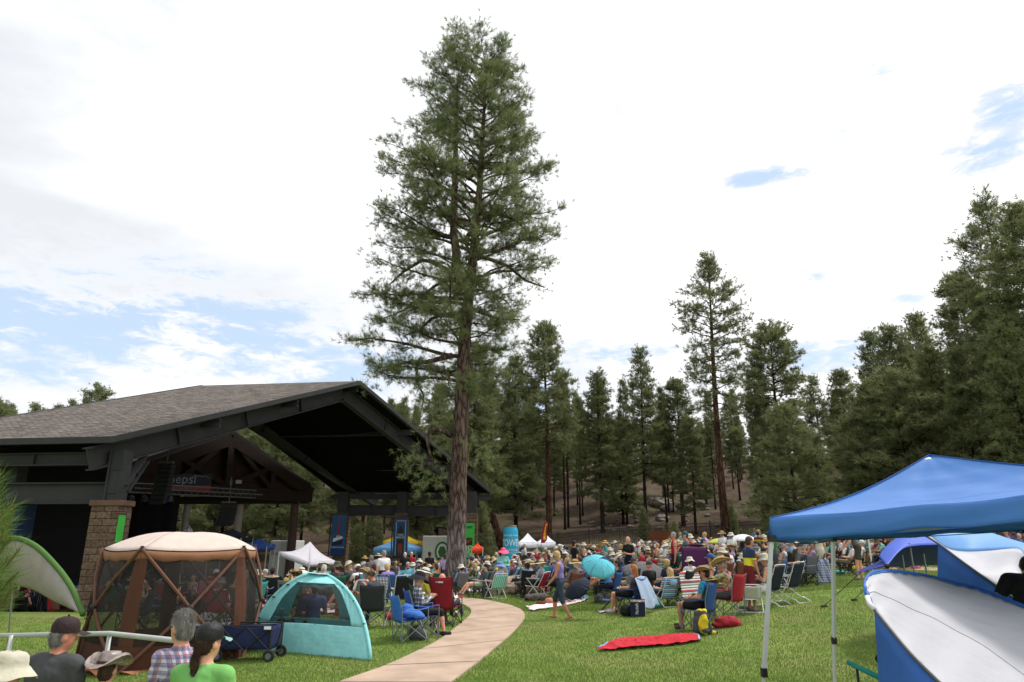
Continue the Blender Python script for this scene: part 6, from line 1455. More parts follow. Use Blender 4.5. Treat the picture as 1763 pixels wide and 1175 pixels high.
def sling_chair(name, label, fabric, frame_m, loc=(0, 0, 0), rz=0, group=None, seat=.34, back=.85, curved=False, width=.25, arms=True, webm=None):
    """aluminium tube chair with a sling of cloth or webbing"""
    t = thing(name, label, 'folding chair', loc, rz, group); w = width
    q = MB(); q.grid(lambda u, v: Vector((-w+2*w*u, -.20+.45*v, seat-.03*sin(pi*u)-.02*(1-v))), 6, 6); part('seat', q, fabric, t, smooth=True, solid=.008)
    q = MB(); q.grid(lambda u, v: Vector((-w+2*w*u, -.22-.22*v, seat-.02+(back-seat)*v-.0)), 6, 8); part('backrest', q, webm or fabric, t, smooth=True, solid=.010)
    q = MB(); r = .0125
    q.tube([(-w-.01, .28, seat-.01), (-w-.01, -.2, seat-.03), (-w-.01, -.45, back), (-w+.03, -.465, back+.03), (w-.03, -.465, back+.03), (w+.01, -.45, back), (w+.01, -.2, seat-.03), (w+.01, .28, seat-.01), (w-.02, .30, seat), (-w+.02, .30, seat), (-w-.01, .28, seat-.01)], r, 6)
    for s in (1, -1):
        x = s*(w+.03)
        if curved: q.tube([(x, .22, .02), (x, .05, .16), (x, -.12, .34), (x, -.24, .60), (x, -.40, .80)], r, 6); q.tube([(x, .2, .58), (x, .05, .33), (x, -.2, .16), (x, -.40, .10), (x, -.50, .03)], r*1.2, 6)
        else: q.tube([(x, .26, .02), (x, -.24, seat+.24)], r, 6); q.tube([(x, -.34, .02), (x, .22, seat+.24)], r, 6)
        if arms: q.box((x, -.0, seat+.245), (.05, .50, .022))
    q.tube([(-w-.03, -.34 if not curved else -.50, .02 if not curved else .03), (w+.03, -.34 if not curved else -.50, .02 if not curved else .03)], r, 6); q.tube([(-w-.03, .26, .02), (w+.03, .26, .02)], r, 6)
    part('frame', q, frame_m, t); return t
def low_bag(name, label, cat, loc, prims, mats, rz=0, hs=.02, k=.02, group=None):
    V, Q, M = soft(prims, hs, k); c = V.mean(0); from mathutils import noise
    for i in range(len(V)):
        p = Vector(V[i]+loc.x)*5.5; d = V[i]-c; d /= np.linalg.norm(d)+1e-6; V[i] += d*(.055*(.5-abs(noise.noise(p)))-.02+.012*noise.noise(p*3))*min(1, abs(c[2])*6+.25)
    return tag(meshobj(name, fastmesh(name, V, Q, mats, M), None, loc, rz), label, cat, group)
def drape(name, label, cat, fn, m, nu=24, nv=24, group=None, solid=.008):
    q = MB(); q.grid(fn, nu, nv); o = part(name, q, m, None, smooth=True, solid=solid); return tag(o, label, cat, group)
# ---------------------------------------------------------------- people and things near the camera
straw = [mat('hat_straw', srgb(176, 146, 96), .9, .15, 20, .4, 60), mat('hat_band', srgb(60, 45, 35), .8)]
straw_pale = [mat('hat_straw_pale', srgb(192, 178, 142), .9, .12, 20, .4, 60), mat('hat_band_dark', srgb(40, 38, 40), .8)]
tanhat = [mat('hat_tan', srgb(150, 122, 92), .9, .15, 10, .3, 40), MATS['hat_band_dark']]
whitehat = [mat('hat_white', srgb(196, 193, 184), .85, .06, 10, .2, 30), MATS['hat_band_dark']]
creamhat = [mat('hat_cream', srgb(184, 180, 162), .85, .08, 10, .3, 20), mat('hat_cream_band', srgb(180, 175, 158), .85)]
leather = [mat('hat_leather', srgb(92, 80, 74), .38, .3, 7, .4, 16, .6, col2=srgb(150, 138, 132)), mat('hat_leather_band', srgb(52, 36, 30), .6)]
blackhat = [mat('hat_black', srgb(30, 31, 35), .9, .2, 10, .2), mat('hat_black_band', srgb(20, 20, 22), .9)]
pinkhat = [mat('hat_pink', srgb(226, 92, 130), .85, .1, 10, .2), mat('hat_pink_band', srgb(190, 60, 100), .9)]
bluehat = [mat('hat_blue', srgb(104, 136, 182), .85, .1, 10, .2), mat('hat_blue_band', srgb(70, 90, 140), .9)]
capdark = [mat('cap_plum', srgb(48, 34, 36), .8, .2, 10, .3, 40), MATS['cap_plum']]
capblack = [mat('cap_black', srgb(26, 24, 26), .55, .2, 12, .3, 30), mat('cap_mint', srgb(120, 160, 150), .7)]
capgrey = [mat('cap_grey', srgb(70, 70, 72), .8, .15, 12), MATS['cap_grey']]
jean = fab('denim_dark', (48, 62, 84)); khaki = fab('khaki', (150, 132, 104)); blackc = fab('black', (28, 29, 32)); charcoal = fab('charcoal', (74, 76, 78)); navy = fab('navy', (30, 40, 66))
grey_t = fab('grey_marl', (110, 110, 112)); green_t = fab('leaf_green', (120, 196, 96)); purple_t = fab('purple', (132, 120, 196)); whitec = fab('white', (226, 226, 228)); red_c = fab('red', (190, 34, 50)); blue_c = fab('blue', (60, 118, 176)); yellow_c = fab('yellow', (216, 200, 60)); teal_c = fab('teal', (60, 170, 165)); mint_c = fab('mint', (120, 206, 190)); olive_c = fab('olive', (84, 84, 62)); beige_c = fab('beige', (188, 176, 150)); maroon_c = fab('maroon', (120, 24, 34)); sage = fab('linen_sage', (168, 166, 148)); orange_c = fab('orange', (228, 100, 40)); pink_c = fab('pink', (214, 88, 130)); lilac_c = fab('lilac', (186, 160, 204)); forest_c = fab('forest', (36, 84, 58)); royal_c = fab('royal', (44, 86, 176)); sky_c = fab('sky', (120, 168, 212)); peach_c = fab('peach', (214, 160, 138)); brown_c = fab('brown', (96, 66, 50)); camo = multi('fabric_floral_blue', [(40, 50, 110), (210, 212, 225), (70, 80, 150), (225, 225, 232)], 14, 1)
def standing(label, px, py, Y, rz, shirt, pants, pose=P_STAND, **k):
    hd = at(px, py, Y); z = h(hd.x, hd.y); sc = (hd.z-z)/1.575; hs = k.pop('hs', .011)
    o, H4 = make_person('person', label, pose, (hd.x, hd.y, z), rz, shirt, pants, scale=1.0, hs=hs, **k)
    o.scale = (min(sc, 1.12), min(sc, 1.12), sc); return o, H4
back_arm = ((( .10, .12, -1), (-.15, .5, -1)), ((-.10, .12, -1), (.15, .5, -1)))
PA1 = dict(P_STAND); PA1.update(head=(.55, .9, -.08), arms=back_arm)
standing('older man in dark cap and charcoal shirt behind the handrail, grey curls showing', 106, 1094, 6.0, radians(-14), charcoal, jean, PA1, hair='long' if False else 'short', hairc='grey', skin=2, hat=('cap', capdark), bulk=1.3, sleeve='long', hs=.009, hatscale=1.08, strands=5)
PB1 = dict(P_STAND); PB1.update(head=(.1, 1, -.1), arms=back_arm)
standing('person in glossy brown leather hat with curled brim below the handrail bend', 184, 1154, 6.0, radians(0), olive_c, jean, PB1, hairc='brown', hat=('cowboy', leather), hatscale=1.12, hs=.011)
PC1 = dict(P_STAND); PC1.update(head=(-.75, .75, -.02), arms=back_arm)
plaid = checks('fabric_plaid', srgb(196, 196, 216), srgb(48, 50, 104), srgb(170, 50, 56), 17, .42)
standing('woman with short grey hair and sunglasses in a blue and red plaid shirt', 317, 1080, 6.0, radians(14), plaid, jean, PC1, hairc='grey', hair='short', fem=True, sleeve='long', specs=True, hs=.009, bulk=.98, strands=5)
PD1 = dict(P_STAND); PD1.update(head=(.28, 1, -.02), arms=back_arm)
od, H4d = standing('long-haired man in black cap and bright green tee with brown ponytail', 357, 1107, 5.55, radians(-8), green_t, jean, PD1, hairc='brown', hair='pony', sleeve='short', hat=('cap', capblack), hs=.009, bulk=1.12, hatscale=1.08, strands=5)
PE1 = dict(P_STAND); PE1.update(head=(.4, 1, -.1), arms=back_arm)
standing('person in pale khaki sun hat at the lower corner below the sapling', 4, 1166, 5.3, radians(-20), beige_c, jean, PE1, hairc='grey', hat=('bucket', creamhat), hatscale=1.25, hs=.014)
# bent person in black between the cabanas
PBN = dict(pel=(0, 0, .90), up=(.45, .35, .82), tfwd=(.5, .6, -.6), arms=(((-.45, .2, -1), (-.3, .4, -1)), ((-.6, .3, -1), (-.5, .3, -.7))), legs=(((.05, .1, -1), (0, -.05, -1)), ((-.05, .1, -1), (0, -.05, -1))), head=(.5, .6, -.6), hup=(.6, .4, .6))
g = gx(1822, 8.3)+Vector((0, 0, .20)); make_person('person', 'person in black shirt bending over between the two beach cabanas', PBN, (g.x, g.y, g.z+.02), radians(15), blackc, blackc, hs=.014, hairc='dark', bulk=1.3, sleeve='short')

# walking woman in purple
g = ground(966, 1067)
make_person('person', 'barefoot woman in purple tank top and denim shorts walking over the grass', P_STRIDE, g+Vector((0, 0, .02)), radians(78), purple_t, jean, hair='bob', hairc='blonde', skin=1, sleeve='none', legs='knee', shoe=False, fem=True, specs=True, hs=.012)

# --- right group
def seat_at(px, py, chairfn=None, rz=0):
    return ground(px, py)
tie = multi('fabric_tiedye', [(70, 60, 150), (40, 110, 180), (30, 160, 160), (30, 140, 110), (60, 70, 160)], 5, 1.5)
tie2 = multi('fabric_tiedye_dark', [(40, 40, 60), (90, 70, 120), (200, 60, 80), (60, 140, 130), (220, 210, 70), (70, 70, 100), (180, 180, 200)], 12, 1.2)
bluef = fab('chair_blue', (40, 82, 150)); redf = fab('chair_red', (176, 26, 40)); greyf = fab('chair_grey', (110, 110, 112)); navyf = fab('chair_navy', (26, 34, 54)); greenf = fab('chair_green', (30, 86, 60)); blackf = fab('chair_black', (32, 34, 36)); turqf = fab('chair_turquoise', (50, 176, 205)); tealf = fab('chair_teal', (40, 150, 140)); brownf = fab('chair_brown', (120, 66, 44)); lbluef = fab('chair_steel_blue', (74, 122, 172))
g = ground(1203, 1085); camp_chair('camp_chair', 'blue camp chair holding the man in tie-dye tee on the open lawn', bluef, tube_m, g, radians(55), high=.98)
P1_ = dict(P_SIT); P1_.update(legs=(((.12, 1, .02), (.02, .18, -1)), ((-.06, 1, .02), (0, -.02, -1))), head=(.1, 1, -.12))
make_person('person', 'man in blue-green tie-dye tee, black shorts and tan brimmed hat, backpack behind him', P1_, g, radians(60), tie, blackc, hair='short', hairc='dark', skin=1, legs='short', hat=('cowboy', tanhat), shoes='brown', hs=.012, bulk=1.05)
hs_ = hat_mesh('sun', straw); p = g+Vector((.30, -.12, .93)); o = meshobj('straw_hat', hs_, None, p); o.rotation_euler = (radians(-12), radians(14), radians(60)); tag(o, 'straw hat hung over the top corner of the blue camp chair', 'hat')
g2 = ground(1254, 1064); camp_chair('camp_chair', 'red and grey camp chair under the man shading his eyes', redf, tube_m, g2, radians(45), high=.99)
P2_ = dict(P_SIT); P2_.update(up=(0, .12, 1), head=(-.1, 1, -.4), hup=(0, .4, 1), arms=(((.25, .45, -.9), (-.3, .75, .15)), ((-.15, .9, -.3), (.25, .05, .9))))
make_person('person', 'man in huge straw hat and colourful tie-dye shirt resting his head on one hand', P2_, g2, radians(55), tie2, greyf if False else charcoal, hair='short', hairc='grey', skin=2, hat=('cowboy', straw), hatscale=1.25, hs=.012, bulk=1.05)
for px, py, r, lb in ((1322, 1044, 40, 'navy quilted rocking chair beneath the woman in the white hat'), (1356, 1038, 38, 'empty navy quilted rocking chair just behind the canopy leg')):
    gg = ground(px, py); sling_chair('rocking_chair', lb, navyf, tube_w, gg, radians(r), seat=.42, back=.98, curved=True)
gg = ground(1316, 1050); P3_ = dict(P_PHONE); P3_.update(head=(.05, 1, -.25))
make_person('person', 'bare-shouldered woman in white bucket hat reading beside the canopy leg', P3_, gg, radians(70), grey_t, whitec, hair='short', hairc='grey', skin=0, fem=True, sleeve='none', hat=('bucket', creamhat), hs=.013)
PB_ = dict(P_STAND); PB_.update(arms=(((.12, .05, -1), (.0, .3, -1)), ((-.14, -.05, -1), (-.02, .35, -1))), up=(0, .10, 1), head=(-.1, 1, -.1))
by = gx(1296, 17.8)
navyyel = bpy.data.materials.new('fabric_navy_over_yellow'); navyyel.use_nodes = True; t_ = navyyel.node_tree; c_ = t_.nodes.new('ShaderNodeTexCoord'); s_ = t_.nodes.new('ShaderNodeSeparateXYZ'); t_.links.new(c_.outputs['Object'], s_.inputs[0]); m_ = t_.nodes.new('ShaderNodeMath'); m_.operation = 'GREATER_THAN'; t_.links.new(s_.outputs['Z'], m_.inputs[0]); m_.inputs[1].default_value = 1.19
x_ = t_.nodes.new('ShaderNodeMixRGB'); t_.links.new(m_.outputs[0], x_.inputs[0]); x_.inputs[1].default_value = (*srgb(224, 214, 50), 1); x_.inputs[2].default_value = (*srgb(34, 54, 80), 1); t_.links.new(x_.outputs[0], t_.nodes['Principled BSDF'].inputs['Base Color']); t_.nodes['Principled BSDF'].inputs['Roughness'].default_value = .9
hd = at(1301, 932, 17.8); sc = (hd.z-by.z)/1.575
o, _h = make_person('person', 'boy in navy and yellow tee and red shorts standing behind the seated group', PB_, by, radians(-78), navyyel, maroon_c, hair='short', hairc='brown', skin=1, legs='short', hs=.013, shoes='grey'); o.scale = (min(1, sc), min(1, sc), sc)
sling_chair('folding_chair', 'white-seated folding chair standing right in front of the boy', whitec, tube_w, ground(1292, 1054), radians(-15), seat=.34, back=.62)
# backpack
Z3 = None
g = ground(1209, 1094)
low_bag('backpack', 'yellow and charcoal backpack leaning against the blue camp chair', 'backpack', g, [('e', (0, 0, .24), (.17, .13, .26), None, 0), ('e', (0, -.10, .21), (.115, .07, .20), None, 1, .006), ('e', (0, -.165, .10), (.09, .02, .05), None, 0, .006), ('c', (.1, -.14, .40), (.1, -.15, .05), .012, .012, 0, .004), ('e', (.15, -.02, .12), (.07, .07, .12), None, 0), ('e', (-.14, -.02, .12), (.06, .06, .11), None, 0), ('e', (.24, -.02, .05), (.12, .07, .05), None, 0), ('c', (-.08, .1, .45), (.02, .14, .2), .02, .02, 0), ('e', (.02, -.02, .47), (.11, .07, .035), None, 1, .006), ('e', (.0, .0, .42), (.15, .11, .07), None, 0), ('e', (.22, -.08, .05), (.05, .03, .035), None, 1)], [charcoal, fab('pack_yellow', (226, 200, 20))], radians(12), .014, .02)
g = ground(1252, 1080); low_bag('duffel_bag', 'slumped red bag lying under the red and grey camp chair', 'bag', g, [('e', (0, 0, .10), (.28, .16, .14), None, 0), ('e', (.18, .02, .07), (.16, .14, .09), None, 0), ('e', (-.2, 0, .05), (.15, .12, .06), None, 0)], [redf], .2)
# draped jacket chair / denim towel group
g = ground(1084, 1056); camp_chair('camp_chair', 'royal blue camp chair hidden under the draped pale denim cloth', royal_c, tube_k, g, radians(58), high=.92)
P4_ = dict(P_LEAN); P4_.update(up=(0, -.3, 1))
make_person('person', 'red-haired woman in grey tee with one leg stretched, sitting before the denim cloth', P_SIT, g+Vector((-.05, .05, 0)), radians(60), greyf, blackc, hair='long', hairc='red', skin=0, legs='short', fem=True, shoes='white', hs=.013)
rz = radians(58); fw = Vector((-sin(rz), cos(rz), 0)); sd_ = Vector((cos(rz), sin(rz), 0)); den = fab('denim_pale', (150, 172, 202), bump=.5)
def dfn(u, v, g=g): s = (u-.5)*(.84+.30*v); return g+sd_*s-fw*(.37+.05*sin(v*2)+.22*v+.03*sin(u*13)*v)+Vector((0, 0, .97-.80*v**1.1-.10*abs(u-.5)*(1-v)+.03*sin(u*8+1)*(1 if v > .8 else 0)))
drape('draped_cloth', 'pale denim cloth draped over the back of a camp chair', 'cloth', dfn, den, 30, 24)
g = ground(1099, 1062); q = MB(); t = thing('tote_bag', 'navy and floral tote bag with white lettering standing by the draped chair', 'bag', g, radians(-12))
q.grid(lambda u, v: Vector((-.19+.38*u, -.10-.02*sin(pi*u), .42*v)), 6, 6); q.grid(lambda u, v: Vector((.19-.38*u, .10, .42*v)), 6, 6); q.grid(lambda u, v: Vector((-.19, .10-.2*u, .42*v)), 2, 6); q.box((0, 0, .01), (.38, .2, .02)); part('bag_side', q, navy, t, solid=.006)
q = MB(); q.grid(lambda u, v: Vector((.19, -.10+.2*u, .42*v)), 4, 6); q.box((0, -.105-.02, .39), (.36, .01, .05)); part('floral_end', q, multi('floral', [(170, 190, 195), (226, 226, 224), (200, 130, 120), (120, 150, 140), (228, 226, 220)], 14, 1), t, solid=.006)
q = text_mb('Marshalls', .115); xform(q, lambda v: RX@Vector((v.x*1, v.y, 0)) if False else Vector((-.02-v.y*1.0, -.135, .2+v.x*.62))); part('lettering', q, white_p, t, solid=.003)
q = MB(); q.tube([(-.08, -.11, .42), (-.06, -.11, .54), (.06, -.11, .54), (.08, -.11, .42)], .008, 5); part('strap', q, navy, t)
g = ground(1078, 1062); low_bag('black_bag', 'black soft bag tucked under the draped chair by the tote', 'bag', g, [('e', (0, 0, .14), (.16, .12, .17), None, 0), ('e', (.08, 0, .1), (.12, .1, .1), None, 0)], [blackf])
g = ground(1112, 1040); make_person('person', 'broad man in black tee and dark cap seen from behind, beside the striped chair', P_SIT, g+Vector((0, 0, -.05)), radians(35), blackc, charcoal, hair='bald', skin=2, hat=('cap', capgrey), hs=.013, bulk=1.15)
stripeblue = multi('fabric_stripe_blue', [(60, 120, 180), (210, 214, 220), (50, 90, 150), (70, 170, 180), (190, 120, 90)], 9, stripes=True)
g = ground(1143, 1045); sling_chair('beach_chair', 'low striped blue beach chair with white tube frame and head pillow', stripeblue, tube_w, g, radians(30), seat=.26, back=.78)
q = MB(); rz = radians(30); fw = Vector((-sin(rz), cos(rz), 0)); 
o = soft_obj('head_pillow', [('e', (0, 0, 0), (.16, .05, .10), None, 0)], [sky_c], .02, .02, None, g-fw*.44+Vector((0, 0, .68)), rz); tag(o, 'small pale blue pillow tied to the striped beach chair', 'pillow')
make_person('person', 'blonde woman reclining in the striped blue beach chair', P_LEAN, g+Vector((0, 0, -.12)), radians(32), stripeblue, navy, hair='long', hairc='blonde', fem=True, skin=0, hs=.014)
g = ground(1140, 1030); make_person('person', 'person with sandy hair beside the grey striped blanket', P_SIT, g+Vector((0, 0, -.1)), radians(50), navy, navy, hair='bob', hairc='blonde', hs=.015)
ser = multi('fabric_serape', [(120, 120, 124), (190, 188, 188), (84, 82, 84), (182, 52, 62), (214, 212, 210), (120, 118, 120), (230, 226, 222)], 4.2, stripes=True, axis=2)
g = ground(1172, 1040); camp_chair('camp_chair', 'dark camp chair buried under the grey and red striped blanket', blackf, tube_k, g, radians(50))
rz = radians(40); fw = Vector((-sin(rz), cos(rz), 0)); sd_ = Vector((cos(rz), sin(rz), 0))
def bfn(u, v, g=g): s = (u-.5)*(.85+.15*v); w = v*1.9; y = .30-.65*min(1, w); z = (.60+.36*min(1, w*1.0)) if w < 1 else .96-(w-1)*.78; return g+sd_*s-fw*(-y+ (0 if w < 1 else .12*(w-1)))+Vector((0, 0, z+.03*sin(u*15)*(w > 1)-.09*abs(u-.5)*2+.02*sin(v*20)))
drape('striped_blanket', 'grey, white and red striped woven blanket heaped over a camp chair', 'blanket', bfn, ser, 26, 30)
g = ground(1128, 1048); low_bag('cooler_bag', 'teal soft cooler standing behind the striped beach chair', 'cooler', g, [('e', (0, 0, .12), (.17, .13, .14), None, 0), ('e', (0, 0, .22), (.15, .11, .05), None, 0)], [tealf])
# umbrella
g = gx(1030, 19.2); t = thing('umbrella', 'turquoise umbrella with one navy panel tilted toward the camera', 'umbrella', g)
ctr = at(1030, 976, 19.0); axisv = Vector((.12, -.62, .80)).normalized(); R_ = axisv.to_track_quat('Z', 'Y').to_matrix()
kb = max(range(8), key=lambda k: (R_@Vector((cos((k+.5)*pi/4), sin((k+.5)*pi/4), 0))).dot(Vector((.75, -.1, .65))))
for nm, pick, m in (('canopy_cloth', lambda k: k != kb, fab('umbrella_turquoise', (110, 208, 224), trans=.3)), ('navy_panel', lambda k: k == kb, fab('umbrella_navy', (30, 60, 108), trans=.3))):
    q = MB()
    for k in range(8):
        if not pick(k): continue
        a0, a1 = k*pi/4, (k+1)*pi/4
        def f(u, v): a = a0+(a1-a0)*u; r = .47*v*(1-.06*4*u*(1-u)*v); return ctr+R_@Vector((cos(a)*r, sin(a)*r, .26*(1-v*v)))
        q.grid(f, 6, 8)
    part(nm, q, m, t, smooth=True, world=True, solid=.004)
q = MB(); q.tube([ctr+R_@Vector((0, 0, .3)), ctr-R_@Vector((0, 0, .55))], .009, 6)
for k in range(8): a = k*pi/4; q.tube([ctr+R_@Vector((0, 0, .25)), ctr+R_@Vector((cos(a)*.35, sin(a)*.35, .17)), ctr+R_@Vector((cos(a)*.47, sin(a)*.47, -.005))], .005, 4)
part('ribs', q, tube_m, t, world=True)
g = ground(1050, 1028); camp_chair('camp_chair', 'navy camp chair in front of the turquoise umbrella', navyf, tube_k, g, radians(72)); P5_ = dict(P_LEAN); P5_.update(head=(0, 1, -.2), legs=(((.06, 1, .22), (0, 1, -.45)), ((-.06, 1, .12), (0, 1, -.5))), arms=(((.2, .4, -1), (-.3, .8, .5)), ((-.2, .4, -1), (.3, .8, .4))))
make_person('person', 'dark-haired woman with long outstretched bare legs under the turquoise umbrella', P5_, g, radians(76), grey_t, blackc, hair='short', hairc='dark', legs='short', fem=True, skin=1, hs=.014, shoe=False)
g = ground(1066, 1048); t = sling_chair('folding_chair', 'low empty folding chair with blue seat beside the draped chair', bluef, tube_k, ground(1052, 1052), radians(80), seat=.3, back=.45, arms=False)
g = ground(1033, 1040); low_bag('black_backpack', 'dark backpack resting on the grass below the outstretched legs', 'backpack', g, [('e', (0, 0, .15), (.18, .13, .18), None, 0), ('e', (.1, -.05, .1), (.1, .08, .1), None, 0)], [charcoal])
g = ground(1010, 1012); low_bag('folded_camp_chair', 'green and navy folded camp chair slumped beside the umbrella', 'camp chair', g, [('c', (-.25, 0, .05), (.1, 0, .55), .10, .16, 0), ('c', (.1, -.05, .03), (.18, -.05, .5), .07, .05, 1)], [navyf, fab('lime_green', (40, 150, 80))], 0, .03, .03)
# picnic blanket group by the walking woman
def ground_cloth(name, lb, cat, corners, m, amp=.02, n=26, lift=.03, curl=0, seed=0):
    cs = [ground(*c) for c in corners]; ph = seed*1.7
    def f(u, v):
        p = cs[0].lerp(cs[1], u).lerp(cs[3].lerp(cs[2], u), v); p.x += .04*sin(v*9+ph)*(u-.5)*2; p.y += .04*sin(u*7+ph)*(v-.5)*2
        b = amp*(sin(u*11+v*7+ph)+.7*sin(u*23-v*13+ph*2)+.6*sin(v*29+u*5))*(.6+.4*sin(u*5+ph)); p.z = h(p.x, p.y)+lift+abs(b)+.004; return p
    return drape(name, lb, cat, f, m, n, n, solid=.006)
floralw = multi('fabric_blanket_floral', [(225, 225, 222), (214, 150, 150), (228, 226, 224), (190, 190, 200), (224, 222, 222)], 7, 1)
ground_cloth('picnic_blanket', 'white floral blanket spread on the lawn behind the walking woman', 'blanket', [(906, 1047), (1002, 1030), (1008, 1037), (915, 1054)], floralw, .025, seed=1)
g = ground(946, 1041); low_bag('orange_jacket', 'orange cloth bundle lying on the floral blanket', 'cloth', g, [('e', (0, 0, .10), (.16, .12, .10), None, 0), ('e', (.14, .03, .07), (.12, .1, .07), None, 0)], [peach_c and fab('clay_orange', (196, 120, 92))])
g = ground(932, 1043); low_bag('red_cloth', 'crumpled maroon cloth next to the orange bundle', 'cloth', g, [('e', (0, 0, .06), (.14, .1, .07), None, 0), ('e', (-.1, .03, .05), (.08, .08, .05), None, 0)], [maroon_c])
g = ground(922, 1036); low_bag('grey_duffel', 'brown-grey duffel bag lying at the edge of the floral blanket', 'bag', g, [('c', (-.25, 0, .12), (.3, .1, .13), .12, .14, 0), ('e', (-.28, 0, .1), (.08, .12, .1), None, 1)], [fab('duffel_taupe', (96, 84, 82)), navyf])
g = ground(1000, 1034); low_bag('denim_bundle', 'blue denim jacket lying at the end of the floral blanket', 'jacket', g, [('e', (0, 0, .06), (.25, .14, .07), None, 0), ('e', (.15, .08, .08), (.12, .1, .08), None, 0)], [jean and lbluef])
ground_cloth('small_rug', 'narrow woven rug lying between the path group and the draped chair', 'blanket', [(1030, 1055), (1058, 1048), (1062, 1052), (1034, 1058)], multi('rug_mix', [(190, 185, 180), (170, 90, 110), (220, 216, 212), (110, 110, 150)], 9, stripes=True, axis=0), .01, 12)
# crumpled red sheet on the lawn
from mathutils import noise
def red_sheet():
    far = [ground(1032, 1121), ground(1070, 1106), ground(1110, 1103), ground(1150, 1099), ground(1185, 1097), ground(1203, 1098)]; near = [ground(1029, 1123), ground(1060, 1122), ground(1095, 1119), ground(1130, 1116), ground(1170, 1112), ground(1206, 1106)]
    def f(u, v):
        p = spline(far, u).lerp(spline(near, u), v); w = Vector((p.x*3.1, p.y*4.6, 0)); b = .16*(.34-abs(noise.noise(w)))+.08*(.3-abs(noise.noise(w*2.3)))+.02*noise.noise(w*6); e = min(1, 6*min(u, 1-u)+.12)*(.25+.75*sin(pi*(.12+.76*v))); p.z = h(p.x, p.y)+.045+max(0, .04*sin(pi*v)+.75*b)*e; return p
    q = MB(); q.grid(f, 70, 26); t = thing('red_ground_sheet', 'crumpled red ground sheet with a blue and white hem lying alone on the lawn', 'ground sheet', ground(1120, 1110)); part('sheet', q, fab('sheet_red', (176, 26, 44), bump=.5), t, smooth=True, world=True, solid=.006)
    q = MB(); q.tube([f(1.0, i/20)+Vector((0, 0, .004)) for i in range(21)]+[f(.97-i*.02, 0)+Vector((0, 0, .004)) for i in range(6)], .016, 6); part('blue_hem', q, sky_c, t, smooth=True, world=True); q = MB(); q.tube([f(.18-.18*i/12, .02*i)+Vector((0, 0, .01)) for i in range(13)], .022, 6); part('blue_hem', q, sky_c, t, smooth=True, world=True)
    q = MB(); q.tube([f(.985, i/20)+Vector((0, 0, .007)) for i in range(21)], .010, 6); part('white_hem', q, whitec, t, smooth=True, world=True)
red_sheet()
# group left of walking woman
g = ground(948, 1022); make_person('person', 'broad-backed man in blue tee and grey bucket hat beside the walking woman', P_SIT, g, radians(40), blue_c, charcoal, hair='short', hairc='grey', skin=2, hat=('bucket', [mat('hat_greygreen', srgb(140, 140, 125), .9), MATS['hat_greygreen']]), hs=.015, bulk=1.15)
sling_chair('folding_chair', 'red folding chair under the broad-backed man in blue', redf, tube_w, g, radians(40), seat=.42, back=.85)
g = ground(923, 1030); make_person('person', 'woman in black and white patterned top and pale straw hat, legs crossed', P_CROSS, g, radians(62), multi('fabric_print_grey', [(60, 70, 90), (170, 176, 186), (90, 100, 120), (190, 192, 198)], 16, 1), blackc, hair='short', hairc='grey', fem=True, hat=('sun', straw_pale), hs=.014, sleeve='long', shoes='black'); sling_chair('folding_chair', 'red folding chair under the woman with crossed legs', redf, tube_w, g, radians(62), seat=.42, back=.85)
g = ground(902, 1024); make_person('person', 'person in lilac shirt and orange straw hat leaning back in dark red chair', P_LEAN, g, radians(70), multi('fabric_lilac_print', [(150, 150, 200), (205, 205, 225), (120, 120, 180)], 12, 1), navy, hair='short', hairc='grey', hat=('sun', straw), hs=.014, sleeve='long', shoes='black'); sling_chair('folding_chair', 'dark red folding chair under the person in the orange straw hat', maroon_c, tube_k, g, radians(70), seat=.42, back=.9)
g = gx(866, 27.5); make_person('person', 'woman in mint jacket and bright pink sun hat standing behind the boulder', P_TALK, g, radians(190), mint_c, beige_c, hair='short', hairc='blonde', fem=True, sleeve='long', hat=('floppy', pinkhat), hs=.016)
g = ground(884, 1024); o = meshobj('boulder', rock_mesh(31, 20), None, g+Vector((0, 0, .22))); o.scale = (1.0, .55, .60); o.data.materials.clear(); o.data.materials.append(mat('boulder_brown', srgb(120, 98, 84), .95, .3, 3, .8, 9, col2=srgb(165, 148, 134))); tag(o, 'brown boulder set into the lawn beside the path, used as a table', 'boulder')
o = soft_obj('red_cup', [('c', (0, 0, 0), (0, 0, .10), .035, .045, 0)], [redf], .012, .005, None, g+Vector((.35, -.1, .62))); tag(o, 'small red cup standing on the brown boulder', 'cup')
g = ground(852, 1031); t = sling_chair('folding_chair', 'folding lawn chair with teal webbing next to the path', multi('web_teal', [(110, 190, 175), (190, 220, 214), (80, 160, 150)], 14, stripes=True, axis=0), tube_w, g, radians(30), seat=.36, back=.82)
make_person('person', 'person in blue floppy hat and blue-white patterned top in the teal lawn chair', P_SIT, g+Vector((0, 0, -.06)), radians(55), camo, charcoal, hair='short', hairc='grey', fem=True, hat=('floppy', bluehat), hs=.014, shoes='grey')
g = ground(833, 1012); make_person('person', 'tanned blonde woman in pale blue visor cap reading on the grass by the trunk', P_GROUND, g+Vector((0, 0, .15)), radians(95), beige_c, multi('fabric_zigzag', [(226, 224, 226), (60, 60, 70), (230, 228, 228)], 14, 1), hair='long', hairc='blonde', skin=1, fem=True, sleeve='none', hat=('cap', [mat('cap_sky', srgb(120, 170, 200), .8), MATS['cap_sky']]), hs=.015)
g = ground(812, 1006); make_person('person', 'grey-haired person in white with legs stretched beside the great trunk', P_LIE, g+Vector((0, 0, .2)), radians(95), whitec, whitec, hair='short', hairc='white', hs=.016)
ground_cloth('white_blanket', 'white blanket with grey edge under the readers by the trunk', 'blanket', [(803, 1014), (838, 1014), (842, 1020), (806, 1020)], whitec, .02, 14, seed=2)

